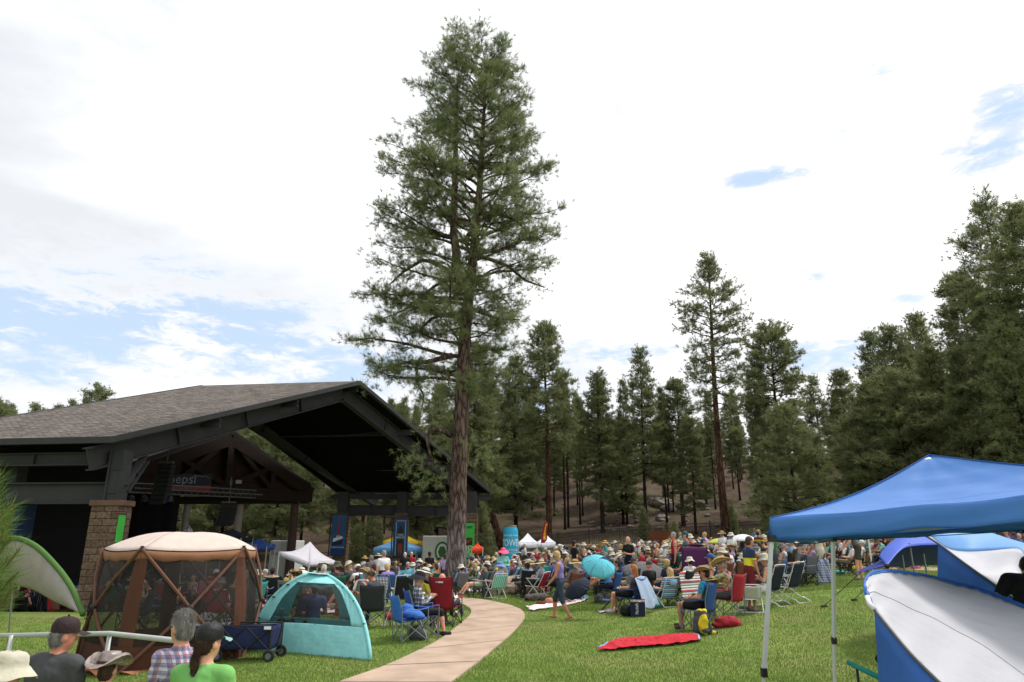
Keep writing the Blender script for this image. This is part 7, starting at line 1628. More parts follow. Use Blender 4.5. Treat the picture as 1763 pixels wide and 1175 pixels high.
# --- left of the path
g = ground(706, 1104); camp_chair('camp_chair', 'empty bright blue camp chair at the edge of the path lawn', fab('chair_cobalt', (50, 108, 200)), tube_m, g, radians(-62), high=.9)
low_bag('blue_blanket', 'bright blue cloth bundled over the seat of the empty camp chair', 'cloth', g+Vector((0, .0, .45)), [('e', (0, 0, .06), (.24, .2, .10), None, 0), ('e', (-.1, .05, .16), (.14, .12, .10), None, 0), ('e', (.16, -.05, .02), (.14, .14, .07), None, 0)], [MATS['fabric_chair_cobalt']])
low_bag('dark_daypack', 'black daypack lying under the empty blue camp chair', 'backpack', ground(716, 1103), [('e', (0, 0, .13), (.17, .12, .16), None, 0), ('e', (.12, 0, .08), (.1, .1, .09), None, 0)], [charcoal])
g = ground(728, 1096); camp_chair('camp_chair', 'blue camp chair under the woman in checked shirt and black hat', royal_c, tube_m, g, radians(-70), high=.95)
flan = checks('fabric_buffalo', srgb(214, 214, 216), srgb(24, 24, 28), srgb(40, 40, 44), 11, .5)
P6_ = dict(P_PHONE); P6_.update(head=(0, 1, -.3), legs=(((.07, 1, .0), (.02, .2, -1)), ((-.09, 1, -.02), (-.02, .02, -1))))
make_person('person', 'woman in black floppy hat and black and white checked shirt beside the path', P6_, g, radians(-72), flan, blackc, hair='short', hairc='grey', fem=True, sleeve='long', hat=('floppy', blackhat), legs='knee', shoes='black', hs=.013)
g = ground(736, 1077); make_person('person', 'person in yellow shirt and broad white hat looking at a phone', P6_, g, radians(-60), yellow_c, olive_c, hair='short', hairc='white', hat=('sun', whitehat), hs=.014, sleeve='short'); camp_chair('camp_chair', 'dark green camp chair under the person in yellow', forest_c, tube_k, g, radians(-60))
g = ground(768, 1077); camp_chair('camp_chair', 'tall red camp chair with small white logo facing away beside the path', fab('chair_crimson', (150, 22, 34)), tube_k, g, radians(-18), high=1.12)
rz = radians(-18); fw = Vector((-sin(rz), cos(rz), 0)); t = bpy.data.objects[bpy.context.scene.objects[-1].name] if False else None
q = text_mb('REI coop'[:0]+'camp', .06) if False else MB(); q.lathe([(0, 0), (.028, 0)], 5); xform(q, lambda v: Matrix.Rotation(rz, 3, 'Z')@(RX@v)+Vector((0, 0, 0))); 
ch = [o for o in bpy.data.objects if o.get('label', '').startswith('tall red camp chair')][0]
lg = MB(); lg.add([(-.10, -.452, .985), (-.07, -.452, .985), (-.085, -.455, 1.02)], [(0, 1, 2)]); lg.box((.02, -.455, 1.005), (.13, .006, .012)); lg.box((.02, -.453, .985), (.13, .006, .012)); part('logo', lg, white_p, ch, solid=.004)
make_person('person', 'bald person in white sleeves slumped in the tall red camp chair', P_LEAN, g, radians(-18), whitec, jean, hair='bald', skin=2, sleeve='long', hs=.015)
low_bag('red_stuff_sack', 'red stuff sack with yellow strap on the grass behind the empty blue chair', 'bag', ground(677, 1068), [('c', (-.15, 0, .09), (.15, .02, .09), .09, .10, 0), ('e', (.15, 0, .13), (.06, .08, .06), None, 1)], [redf, yellow_c], .2, .02)
g = ground(753, 1066); low_bag('cooler', 'white and red soft cooler beside the tall red camp chair', 'cooler', g, [('e', (0, 0, .10), (.2, .14, .11), None, 0), ('e', (0, 0, .2), (.19, .13, .05), None, 1)], [whitec, redf])
g = ground(784, 1063); t = thing('drink_cup', 'small dark drink cup standing on the grass near the path', 'cup', g); q = MB(); q.lathe([(.0, 0), (.03, 0), (.04, .12), (.036, .12)], 14); part('cup', q, brown_c, t, True); q = MB(); q.lathe([(.042, .12), (.042, .135), (.03, .15), (0, .15)], 14); part('lid', q, whitec, t, True)
for (px, py, r, lb, f_, fr) in [(664, 1050, -15, 'steel blue beach chair with its back to the camera', lbluef, tube_m), (690, 1052, 20, 'black webbed folding chair beside the steel blue chair', blackf, tube_w)]:
    g = ground(px, py); sling_chair('folding_chair', lb, f_, fr, g, radians(r), seat=.36, back=.95 if 'steel' in lb else .8)
g = ground(646, 1080); camp_chair('camp_chair', 'charcoal camp chair beside the turquoise tent', fab('chair_charcoal', (52, 54, 58)), tube_m, g, radians(-8), high=.95)
make_person('person', 'woman with brown hair bun looking down in the charcoal camp chair', P_HUNCH, g, radians(62), fab('slate', (58, 64, 74)), jean, hair='bun', hairc='brown', skin=1, fem=True, hs=.014)
g = ground(640, 1046); camp_chair('camp_chair', 'bright turquoise camp chair beyond the beach tent', turqf, tube_k, g, radians(-10), high=.98)
g = ground(613, 1062); make_person('person', 'man in white shirt and tan hat seen from the side by the turquoise tent', P_LEAN, g, radians(50), whitec, khaki, hair='short', hairc='grey', skin=2, hat=('cowboy', tanhat), hs=.014, bulk=1.15)
camp_chair('camp_chair', 'grey camp chair under the man in white shirt and tan hat', greyf, tube_m, g, radians(50))
ch_cloth = checks('fabric_grey_check', srgb(190, 190, 196), srgb(90, 92, 104), srgb(60, 60, 70), 12, .45); g = ground(650, 1052); q = g+Vector((0, 0, 0))
drape('check_blanket', 'grey checked blanket hanging over a chair next to the turquoise chair', 'blanket', lambda u, v: q+Vector((-.3+.6*u+.02*sin(v*7), -.25-.12*v+.03*sin(u*14)*v, .92-.75*v)), ch_cloth, 16, 16)
g = ground(500, 1078); make_person('person', 'man in blue football jersey sitting inside the tent window', P_SIT, ground(534, 1104)-Vector((0, 0, .12)), radians(20), fab('jersey_blue', (60, 74, 130)), blackc, hs=.02, hairc='dark', skin=3)
g = ground(508, 1102)-Vector((0, 0, .12)); make_person('person', 'person in black with raised arms inside the tent window', dict(P_SIT, arms=(((.4, .5, .3), (-.3, .1, 1)), ((-.4, .5, .3), (.3, .1, 1)))), g, radians(150), blackc, blackc, hs=.02, hairc='brown', skin=1)
# reclining person on blanket behind tent
ground_cloth('pale_blanket', 'pale patterned blanket on the grass seen through the tent window', 'blanket', [(548, 1050), (600, 1048), (605, 1056), (550, 1060)], floralw, .02, 16, seed=3)
make_person('person', 'person with outstretched bare legs on the pale blanket behind the tent', P_LIE, ground(590, 1052), radians(85), whitec, khaki, hs=.018, legs='short', shoe=False)
low_bag('red_chair_bag', 'red folded chair standing on the grass behind the tent window', 'camp chair', ground(581, 1060), [('c', (0, 0, .05), (.05, 0, .6), .08, .14, 0), ('c', (-.15, 0, .04), (.15, 0, .04), .03, .03, 0)], [fab('red_orange', (204, 60, 36))], 0, .025)
# mid-left crowd notables
for a in [(452, 1022, 60, 'man in pale shirt and tan felt hat in green camp chair left of the tent', P_PHONE, whitec, charcoal, ('cowboy', tanhat), greenf), (655, 1008, 20, 'woman in charcoal with a wide straw hat above the tent', P_SIT, charcoal, jean, ('sun', straw), blackf),
          (528, 1003, 30, 'man in tan hat bowing over behind a dark chair back', P_HUNCH, olive_c, khaki, ('sun', straw), blackf), (612, 1000, 25, 'woman in black with tilted straw hat, right of the tent top', P_LEAN, blackc, blackc, ('sun', straw), navyf),
          (562, 1004, 10, 'person in bright blue tee with fair hair above the tent', P_SIT, fab('cornflower', (84, 140, 200)), jean, None, fab('lime', (170, 190, 60)))]:
    g = ground(a[0], a[1]+18); make_person('person', a[3], a[4], g, radians(a[2]), a[5], a[6], hat=a[7], hairc='blonde' if a[7] is None else 'grey', hs=.018); camp_chair('camp_chair', 'camp chair under the '+' '.join(a[3].split()[:9]), a[8], tube_k, g, radians(a[2]))
# standing line near the stage barrier
for (px, Y, r, lb, sh, pa, ht, hc) in [(693, 36, 15, 'woman in purple top and straw hat standing at the stage barrier', fab('violet', (92, 52, 140)), blackc, ('sun', straw), 'dark'), (717, 37, 10, 'person in white top and wide pale hat standing before the cola banner', whitec, khaki, ('sun', straw_pale), 'brown'),
      (660, 37, 0, 'person in navy with dark cap standing left of the purple top', navy, jean, ('cap', capgrey), 'dark'), (753, 36, 20, 'grey-haired man in black tee with folded arms near the trunk', blackc, jean, None, 'white'), (776 - 12, 37, 5, 'stout person in red tee with white emblem near the trunk', fab('tomato', (186, 34, 38)), jean, None, 'white'),
      (738, 37, 0, 'long-haired woman in brown top beside the cola banner', brown_c, blackc, None, 'brown'), (705, 39, 0, 'person in olive top at the stage barrier', olive_c, jean, None, 'grey')]:
    pass
STL = [(577 + 113, 37, 15, 'woman in purple top and straw hat standing at the stage barrier', fab('violet', (92, 52, 140)), blackc, ('sun', straw), 'dark', P_TALK), (648, 37, 10, 'person in white top and wide pale hat standing before the cola banner', whitec, khaki, ('sun', straw_pale), 'brown', P_STAND),
       (624, 36, 0, 'woman in deep purple with straw hat, arms raised to her face', MATS['fabric_violet'], blackc, ('sun', straw), 'brown', P_TALK), (659, 37, 0, 'long-haired woman in dark brown top behind the barrier', brown_c, blackc, None, 'brown', P_STAND), (695, 37, 20, 'grey-haired man in black tee facing the stage barrier', blackc, jean, None, 'white', P_TALK),
       (706, 37.5, 180, 'stout person in red tee with white emblem facing the camera', fab('tomato', (186, 34, 38)), jean, None, 'white', P_STAND), (738, 37, 10, 'man in black cap and black shirt beside the white trailer', blackc, blackc, ('cap', capblack), 'dark', P_STAND), (765, 33, 10, 'woman in pale lilac top standing left of the great trunk', lilac_c, jean, None, 'brown', P_STAND)]
for (px, Y, r, lb, sh, pa, ht, hc, ps) in STL[1:]:
    g = gx(px, Y); make_person('person', lb, ps, g, radians(r), sh, pa, hat=ht, hairc=hc, hair='long' if 'long' in lb else 'short', hs=.022, skin=random.choice([0, 1, 2]))
# standing people on the right
for (px, pyh, Y, r, lb, sh, pa, ht, hc, ps, k) in [
    (1165, 921, 26, 85, 'bearded man in red tank top standing above the seated crowd', fab('scarlet', (196, 24, 40)), blackc, None, 'grey', P_STAND, dict(sleeve='none', bulk=1.1, skin=2)), (1186, 922, 27, 75, 'man in grey tee and dark teal cap beside the red tank top', greyf, charcoal, ('cap', [mat('cap_teal', srgb(50, 90, 90), .8), MATS['cap_teal']]), 'dark', P_STAND, {}),
    (1085, 930, 28, 150, 'blonde woman in black dress standing among the seated rows', blackc, blackc, None, 'blonde', P_TALK, dict(hair='long', fem=True, legs='short')), (990, 937, 33, -60, 'man in black tee and cap standing in the middle of the crowd', blackc, charcoal, ('cap', capblack), 'dark', P_STAND, {}),
    (1045, 936, 36, 90, 'person in turquoise top with a straw hat standing far back', teal_c, jean, ('sun', straw), 'grey', P_TALK, {}), (923, 951, 40, 170, 'person in red tee with white square print by the feather flag', fab('tomato', (186, 34, 38)), jean, None, 'dark', P_STAND, {}),
    (1248, 920, 34, 20, 'woman in white shirt and khaki trousers standing on the slope lawn', whitec, khaki, ('sun', straw), 'grey', P_STAND, dict(fem=True)), (1264, 923, 32, 10, 'woman in white top and pale hat carrying a bag, standing on the slope lawn', whitec, blackc, ('bucket', whitehat), 'grey', P_STAND, dict(fem=True)),
    (1312, 918, 30, -60, 'person in striped green and red top behind the boy', multi('fabric_rasta', [(40, 110, 60), (200, 170, 50), (170, 40, 40), (40, 40, 40)], 5, stripes=True), charcoal, ('cap', tanhat), 'dark', P_STAND, {}),
    (1418, 900, 23.5, 20, 'woman in long beige sleeveless dress walking away on the slope', fab('dress_linen', (196, 190, 168)), jean, ('sun', straw_pale), 'brown', P_STRIDE, dict(sleeve='none', legs='dress', fem=True, shoe=False)),
    (1484, 903, 23.5, 75, 'man in grey tee and dark shorts bending forward over the seated rows', greyf, fab('shorts_khaki_dark', (70, 66, 56)), None, 'brown', dict(P_STAND, up=(0, .38, 1), arms=(((.2, .5, -1), (0, .7, -.8)), ((-.2, .45, -1), (.1, .8, -.7))), legs=(((.04, -.06, -1), (0, -.1, -1)), ((-.04, .25, -1), (0, .05, -1))), head=(0, 1, -.4)), dict(legs='short', bulk=1.05)),
    (1215, 932, 31, -90, 'person in yellow tee and blue cap near the lime umbrella', yellow_c, royal_c, ('cap', [royal_c, royal_c]), 'dark', P_STAND, {})]:
    g = gx(px, Y); hd = at(px, pyh, Y); sc = max(.85, min(1.12, (hd.z-g.z)/1.575)); o, _h = make_person('person', lb, ps, g, radians(r), sh, pa, hat=ht, hairc=hc, hs=.018, **k); o.scale = (1, 1, sc)
# seated notables on the right slope
for (px, py, r, lb, sh, pa, ht, hc, ps, cf, cl) in [
    (1236, 1008, 75, 'person in beige jacket and pale green bucket hat facing the stage', beige_c, khaki, ('bucket', creamhat), 'grey', P_SIT, fab('chair_tan', (130, 118, 92)), 'tan'), (1203, 1003, 60, 'person with a straw cowboy hat in front of the purple canopy chair', khaki, jean, ('cowboy', straw_pale), 'grey', P_SIT, greenf, 'green'),
    (1170, 1008, 50, 'person with a woven straw hat, arm over a dark green chair', peach_c, charcoal, ('sun', straw_pale), 'grey', P_LEAN, greenf, 'dark green'), (1395, 996, 60, 'person in blue cap looking down among grey chairs', lilac_c, blackc, ('cap', [royal_c, royal_c]), 'grey', P_SIT, greyf, 'grey'),
    (1462, 985, 60, 'man in white shirt lounging in a brown camp chair beside the bending man', whitec, khaki, None, 'dark', P_LEAN, brownf, 'brown'), (1350, 975, 70, 'man in pale blue shirt in a dark green camp chair facing the stage', sky_c, charcoal, ('sun', straw), 'grey', P_SIT, greenf, 'forest green'),
    (1372, 1000, 62, 'person in grey jacket with a dark cap by the grey chairs', greyf, charcoal, ('cap', capgrey), 'grey', P_SIT, bluef, 'royal blue'), (1275, 1002, 60, 'woman in white tank sitting sideways with bare arms near the boy', whitec, grey_t, ('bucket', whitehat), 'brown', P_GROUND, None, ''),
    (1100, 995, 70, 'person in red top seen behind the blue umbrella', red_c, navy, None, 'dark', P_SIT, greenf, 'bottle green'), (1010, 992, 40, 'person in white with broad pale hat above the umbrella', whitec, khaki, ('sun', whitehat), 'grey', P_SIT, charcoal, 'charcoal')]:
    g = ground(px, py+6); make_person('person', lb, ps, g, radians(r), sh, pa, hat=ht, hairc=hc, hs=.018)
    if cf: camp_chair('camp_chair', cl+' camp chair under the '+' '.join(lb.split()[:9]), cf, tube_k, g, radians(r))
for px, py, r, lb, f_ in ((1386, 1010, 100, 'grey camp chair with its back to the lawn among the slope rows', greyf), (1402, 1004, 70, 'second grey camp chair draped with a checked cloth by the beige dress', greyf), (1335, 1018, 80, 'light steel folding chair frame beside the boy', lbluef), (1188, 990, 60, 'small teal camp chair behind the straw hats', tealf)):
    camp_chair('camp_chair', lb, f_, tube_k, ground(px, py), radians(r))
q0 = ground(1404, 1006); drape('checked_cloth', 'navy checked cloth hanging from the second grey camp chair', 'cloth', lambda u, v: q0+Vector((-.1+.45*u, -.35-.1*v+.03*sin(u*12), .75-.7*v)), checks('fabric_navy_check', srgb(40, 50, 80), srgb(150, 160, 190), srgb(210, 215, 230), 14, .4), 12, 12)
# canopy chair
g = gx(1192, 24.5); t = thing('canopy_chair', 'camp chair with its own purple-blue sunshade roof', 'camp chair', g, radians(10)); q = MB(); q.grid(lambda u, v: Vector((-.5+u, -.35+.8*v, 1.42+.05*sin(pi*u)-.05*v)), 8, 6); part('shade_roof', q, fab('shade_indigo', (44, 56, 110)), t, True, solid=.01)
q = MB(); q.grid(lambda u, v: Vector((-.45+.9*u, -.38, 1.38-.75*v)), 8, 6); part('backrest', q, fab('plum', (84, 30, 84)), t, True, solid=.01); q = MB(); q.grid(lambda u, v: Vector((-.3+.6*u, -.3+.55*v, .45)), 4, 4); part('seat', q, MATS['fabric_plum'], t, True, solid=.01)
q = MB()
for x in (-.46, .46): q.tube([(x, -.38, 0), (x, -.38, 1.42)], .014, 6); q.tube([(x, .3, 0), (x, -.38, .6)], .012, 5); q.tube([(x, .3, .05), (x, .3, .6)], .012, 5)
part('frame', q, tube_k, t)
# extra umbrellas in the crowd
def umb(px, Y, r, m, lb, zc=1.25, tilt=(0, 0, 1)):
    g = gx(px, Y); t = thing('umbrella', lb, 'umbrella', g); c = Vector((0, 0, zc)); R_ = Vector(tilt).normalized().to_track_quat('Z', 'Y').to_matrix(); q = MB()
    for k in range(8):
        a0, a1 = k*pi/4, (k+1)*pi/4; q.grid(lambda u, v: c+R_@Vector((cos(a0+(a1-a0)*u)*r*v*(1-.06*4*u*(1-u)), sin(a0+(a1-a0)*u)*r*v*(1-.06*4*u*(1-u)), .42*r*(1-v*v))), 4, 6)
    part('canopy_cloth', q, m, t, True, solid=.005); q = MB(); q.tube([c+R_@Vector((0, 0, .43*r)), c-R_@Vector((0, 0, .6))], .01, 5); part('shaft', q, tube_k, t)
umb(1466, 40, .75, fab('magenta', (222, 70, 140)), 'bright pink umbrella over the far rows beside the bending man', 1.35); umb(1240, 37, .6, fab('lime_yellow', (200, 205, 70)), 'lime yellow umbrella in the far rows left of the white dress', 1.1); umb(1254, 36, .5, lbluef, 'blue umbrella next to the lime yellow one', 1.0, (.5, -.5, 1)); umb(1283, 37, .8, whitec, 'white umbrella in the far rows behind the boy', 1.15)
umb(1115, 25, .95, fab('umbrella_grey', (92, 92, 96)), 'large dark grey umbrella lying on the crowd behind the black tee man', .55, (.1, -.4, 1)); umb(996, 21, .42, navyf, 'navy umbrella resting low behind the walking woman', .6, (-.5, -.5, .7))
# coloured blankets and small stuff left of the trunk
bl = [((640, 1020), (700, 1014), (715, 1022), (655, 1030), 'turquoise and white patterned blanket left of the trunk', [(90, 190, 190), (226, 226, 220), (220, 120, 70)]), ((690, 1012), (745, 1008), (756, 1016), (700, 1022), 'orange and cream rug on the lawn left of the trunk', [(224, 140, 90), (232, 224, 210), (170, 60, 50), (226, 222, 214)]),
      ((672, 1008), (720, 1003), (725, 1008), (680, 1013), 'blue batik blanket behind the orange rug', [(90, 110, 190), (214, 218, 232), (60, 80, 160)]), ((700, 1024), (750, 1018), (757, 1025), (706, 1031), 'lavender printed blanket near the path end', [(150, 160, 214), (226, 226, 232), (120, 170, 160)])]
for i, (a, b, c, d, lb, cols) in enumerate(bl): ground_cloth('picnic_blanket', lb, 'blanket', [a, b, c, d], multi('blanket_%d' % i, cols, 5, 1.5, hard=True), .03, 22, seed=4+i)
for px, py, r, lb, f_, ln in ((746, 999, 60, 'bright yellow reclining beach chair near the trunk', fab('vivid_yellow', (232, 222, 40)), .9), (706, 1004, 30, 'orange low beach chair on the blankets', orange_c, .7), (677, 1024, 60, 'slim dark green chair back standing on the blankets', forest_c, .8), (664, 1018, 20, 'yellow chair with dark dots beside the accessible sign', multi('fabric_dots', [(214, 196, 40), (40, 40, 30), (220, 200, 44), (214, 196, 40)], 16, 0, hard=True), .8), (757, 1003, 50, 'steel blue low chair beside the trunk', lbluef, .7)):
    sling_chair('beach_chair', lb, f_, tube_w, ground(px, py+8), radians(r+90), seat=.25, back=ln, arms=False)
# accessible seating sign
g = ground(655, 1026); t = thing('accessible_sign', 'white upright sign with a blue wheelchair symbol among the blankets', 'sign', g+Vector((0, 0, 0))); q = MB(); q.box((0, 0, .72), (.42, .03, .95)); q.box((-.17, .05, .3), (.03, .03, .6)); q.box((.17, .05, .3), (.03, .03, .6)); part('sign_board', q, whitec, t)
q = MB(); q.box((0, -.02, .55), (.22, .008, .28)); part('blue_square', q, royal_c, t); q = MB(); q.box((0, -.02, .88), (.28, .008, .08)); part('green_bar', q, fab('lime_green', (40, 150, 80)), t)
q = MB(); q.lathe([(0, 0), (.02, 0)], 8, (0, 0, 0)); xform(q, lambda v: RX@v+Vector((-.02, -.027, .64))); q.tube([(-.02, -.027, .62), (-.02, -.027, .55), (.04, -.027, .55), (.06, -.027, .48)], .008, 4); q.tube([(-.04+.05*cos(a/8*5.2+1.9), -.027, .52+.05*sin(a/8*5.2+1.9)) for a in range(9)], .006, 4); part('wheelchair_symbol', q, whitec, t)
# low windscreens (coloured cloth fences)
for i, (x0, x1, Y, m, lb) in enumerate([(685, 712, 31, fab('screen_aqua', (90, 190, 214)), 'aqua cloth windscreen panel beyond the blankets'), (722, 733, 31.3, fab('screen_purple', (120, 90, 160)), 'purple cloth windscreen panel between the aqua ones'), (733, 749, 31.5, teal_c, 'teal cloth windscreen panel nearest the trunk')]):
    a = gx(x0, Y); b = gx(x1, Y); t = thing('windscreen', lb, 'windscreen', a); q = MB(); q.grid(lambda u, v: a.lerp(b, u)+Vector((0, .04*sin(u*9), .15+.85*v+.12*u)), 10, 4); part('cloth', q, m, t, True, world=True, solid=.01); q = MB()
    for p in (a, b): q.tube([p, p+Vector((0, 0, 1.15))], .015, 5)
    part('pole', q, tube_w, t, world=True)
# seen inside / behind the gazebo
g = ground(215, 1085); camp_chair('camp_chair', 'navy camp chair inside the screened gazebo', navyf, tube_k, ground(225, 1088), radians(100)); camp_chair('camp_chair', 'dark blue camp chair at the back of the screened gazebo', bluef, tube_k, ground(262, 1072), radians(140))
g = ground(300, 1086); t = thing('side_table', 'small round dark table inside the screened gazebo', 'table', g); q = MB(); q.lathe([(0, .5), (.3, .5), (.31, .52), (.3, .54), (0, .54)], 18); part('table_top', q, blackf, t); q = MB()
for a in (0, 2.1, 4.2): q.tube([(.25*cos(a), .25*sin(a), 0), (-.05*cos(a), -.05*sin(a), .5)], .012, 5)
part('leg_frame', q, tube_k, t)
ground_cloth('white_mat', 'white mat laid on the grass in front of the gazebo wagon side', 'mat', [(290, 1082), (402, 1066), (412, 1082), (300, 1100)], whitec, .012, 14, seed=8)
g = ground(352, 1092); t = thing('drum_cooler', 'grey-green cylindrical cooler standing by the gazebo', 'cooler', g); q = MB(); q.lathe([(0, 0), (.12, 0), (.125, .3), (.12, .31)], 20); part('body', q, fab('drum_grey', (112, 116, 110)), t, True); q = MB(); q.lathe([(.128, .3), (.128, .335), (0, .345)], 20); part('lid', q, fab('drum_lid', (140, 142, 138)), t, True)
for (px, py, r, lb, sh, pa, ht, hc, ps, cf, cl) in [(262, 1040, 10, 'blonde long-haired woman in pink top seen through the gazebo screen', pink_c, charcoal, None, 'blonde', P_SIT, blackf, 'black'), (315, 1034, 5, 'grey-haired man in dark shirt seen through the gazebo screen', charcoal, charcoal, None, 'grey', P_SIT, blackf, 'black webbed'), (345, 1028, 5, 'grey-haired person in black beside the aqua chair through the screen', blackc, blackc, None, 'grey', P_SIT, turqf, 'aqua'),
      (400, 1052, 75, 'person in striped tan top leaning back with crossed bare knee, behind the gazebo', multi('fabric_tan_stripe', [(206, 184, 130), (160, 140, 100)], 22, stripes=True), khaki, None, 'brown', P_CROSS, blackf, 'slung black'), (352, 1054, 30, 'person in magenta low chair behind the gazebo centre', maroon_c, charcoal, None, 'brown', P_SIT, pink_c, 'magenta')]:
    g = ground(px, py); make_person('person', lb, ps, g, radians(r), sh, pa, hat=ht, hairc=hc, hair='long' if 'long-haired' in lb else 'short', hs=.018); camp_chair('camp_chair', cl+' camp chair of the '+' '.join(lb.split()[:7]), cf, tube_k, g, radians(r))
g = ground(325, 1046); t = thing('folding_wagon', 'royal blue folding wagon seen through the gazebo screen', 'wagon', g); q = MB(); q.box((0, 0, .42), (.9, .5, .36)); part('fabric_tub', q, royal_c, t); q = MB()
for x in (-.38, .38): q.tube([(x, -.27, .1), (x, .27, .1)], .09, 12)
part('wheels', q, MATS['tyre'], t)
low_bag('pink_cart', 'magenta and black folded cart standing between gazebo and turquoise tent', 'cart', ground(447, 1072), [('e', (0, 0, .35), (.25, .14, .24), None, 0), ('e', (0, 0, .12), (.26, .16, .12), None, 1), ('c', (-.2, -.1, .5), (.2, -.1, .5), .025, .025, 1)], [pink_c, blackf], 0, .025)
# seated back in white by the stage
g = ground(143, 1037); make_person('person', 'person in white shirt and cream sun hat sitting alone before the stone pier', P_GROUND, g+Vector((0, 0, .05)), radians(25), whitec, khaki, hair='short', hairc='grey', hat=('sun', creamhat), hs=.018, sleeve='long')
low_bag('blue_bag', 'blue cloth bag lying beside the person in white near the pier', 'bag', ground(162, 1036), [('e', (0, 0, .16), (.32, .2, .18), None, 0), ('e', (.2, 0, .1), (.22, .16, .10), None, 0)], [fab('bag_blue', (36, 92, 140))], 0, .03)
# teal chair and bag at the near right
g = gx(1500, 7.5); rz = radians(60)
t = thing('folding_chair', 'teal padded folding chair cut by the bottom edge beside the front cabana', 'folding chair', gx(1512, 7.6), radians(-8)); a = at(1461, 1141, 7.7); b = at(1520, 1170, 7.1); q = MB(); q.tube([a, a.lerp(b, .5), b], [.024, .026, .024], 10); part('armrest', q, fab('teal_pad', (20, 150, 138)), t, True, world=True) 
for c_ in t.children: c_.data.transform(Matrix.Rotation(radians(8), 4, 'Z')@Matrix.Translation(Vector((0, 0, 0))))
q = MB(); q.tube([a.lerp(b, .25)-Vector((0, 0, .02)), a.lerp(b, .22)-Vector((0, 0, .50))], .014, 8); q.tube([b-Vector((0, 0, .02)), b-Vector((.25, -.1, .55))], .014, 8); o = part('leg', q, tube_k, t, world=True, smooth=True); o.data.transform(Matrix.Rotation(radians(8), 4, 'Z'))
q = MB(); s0 = at(1488, 1172, 7.3); q.grid(lambda u, v: s0+Vector((.5*u, -.5*v, -.03-.03*sin(pi*u))), 6, 6); o = part('seat', q, MATS['fabric_teal_pad'], t, True, world=True, solid=.02); o.data.transform(Matrix.Rotation(radians(8), 4, 'Z'))
q = MB(); q.grid(lambda u, v: s0+Vector((.5*u+.02, .0+.12*v, .45*v-.03)) if False else s0+Vector((.55+.1*v, -.5*u, .5*v-.03)), 6, 6); o = part('backrest', q, MATS['fabric_teal_pad'], t, True, world=True, solid=.02); o.data.transform(Matrix.Rotation(radians(8), 4, 'Z'))
g = ground(1516, 1145); low_bag('camera_pouch', 'small black pouch with a loop handle on the grass by the cabana', 'pouch', g, [('e', (0, 0, .08), (.075, .06, .085), None, 0), ('c', (-.03, 0, .16), (-.01, 0, .22), .008, .008, 0, .004), ('c', (-.01, 0, .22), (.04, 0, .25), .008, .008, 0, .004), ('c', (.04, 0, .25), (.06, 0, .2), .008, .008, 0, .004), ('c', (.06, 0, .2), (.03, 0, .15), .008, .008, 0, .004)], [blackf], 0, .012, .01)
o = soft_obj('ball', [('e', (0, 0, .03), (.035, .035, .03), None, 0)], [whitec], .01, .01, None, ground(1384, 1031)); tag(o, 'tiny white ball lying on the open lawn', 'ball')
# young pine close on the left
def sapling():
    b = gx(-230, 4.6); t = thing('pine_sapling', 'young bright green pine reaching in from the near edge with long needles', 'tree', b); rng = np.random.default_rng(21); w = MB(); w.tube([(0, 0, -.3), (.0, 0, 1), (.02, 0, 1.9), (0, .0, 2.4)], [.06, .045, .03, .012], 10); P = []; D = []
    Bz = b.z
    for (px, py, Y) in [(18, 815, 4.6), (2, 790, 4.5), (40, 868, 4.55), (20, 885, 4.4), (38, 895, 4.7), (8, 905, 4.6), (24, 918, 4.5), (50, 945, 4.4), (30, 960, 4.6), (48, 985, 4.5), (14, 980, 4.3), (40, 1012, 4.5), (20, 1030, 4.6), (5, 1050, 4.4), (26, 1000, 4.7), (-10, 860, 4.6), (-20, 940, 4.6), (-15, 1000, 4.5), (6, 1015, 4.3), (10, 940, 4.7), (0, 965, 4.5), (35, 925, 4.5), (12, 870, 4.7), (-5, 1070, 4.5), (15, 850, 4.6)]:
        e = at(px-16, py, Y)-b; zb = max(.2, e.z-.35-.25*random.random()); base = Vector((0, 0, zb)); mid = base.lerp(e, .55)+Vector((0, 0, -.04)); n = 9; pts = [bez(base, mid*2-(base+e)*.5, e, k/n) for k in range(n+1)]; w.tube(pts, [.013*(1-.75*k/n)+.002 for k in range(n+1)], 6, cap=False)
        for k in range(8, 41):
            f = k/40; p = np.array(bez(base, mid*2-(base+e)*.5, e, f)); d = nrm(np.array(e-base)); 
            if (1-f)*(e-base).length < .30: P.append(p); D.append(d)
    P = np.array(P); D = np.array(D)
    NV = needles(P, D, np.full(len(P), .125), 9, .0019, rng, .6)
    part('trunk', w, mat('twig_green', srgb(120, 104, 70), .8, .2, 10), t, True); meshobj('crown', crown_mesh('crown', NV, needle_near), t)
sapling()
# ---------------------------------------------------------------- the seated crowd
rc = random.Random(42)
protos = []     # (mesh, H4, posture word, hair flag)
def proto(pose, word, seated, **k):
    pr, H4 = person_prims(pose, fine=False, **k); V, Q, M = soft(pr, .030, .02)
    me = fastmesh('person', V, Q, [skin_t[0], whitec, jean, hairs['grey'], SHOE['grey'], eye_m, lip_m], M); return (me, H4, word, seated, V, Q, M)
SITP = [proto(P_SIT, 'seated', 1), proto(P_LEAN, 'reclining', 1, fem=True), proto(P_CROSS, 'cross-legged', 1), proto(P_PHONE, 'reading', 1, fem=True, hair='bob'), proto(P_HUNCH, 'hunched', 1), proto(P_SIT, 'sitting', 1, fem=True, hair='long', legs='short'), proto(P_LEAN, 'lounging', 1, legs='short', bulk=1.15), proto(P_SIT, 'upright', 1, sleeve='long', bulk=1.12), proto(P_PHONE, 'leaning', 1, sleeve='none', legs='short', fem=True, hair='bun')]
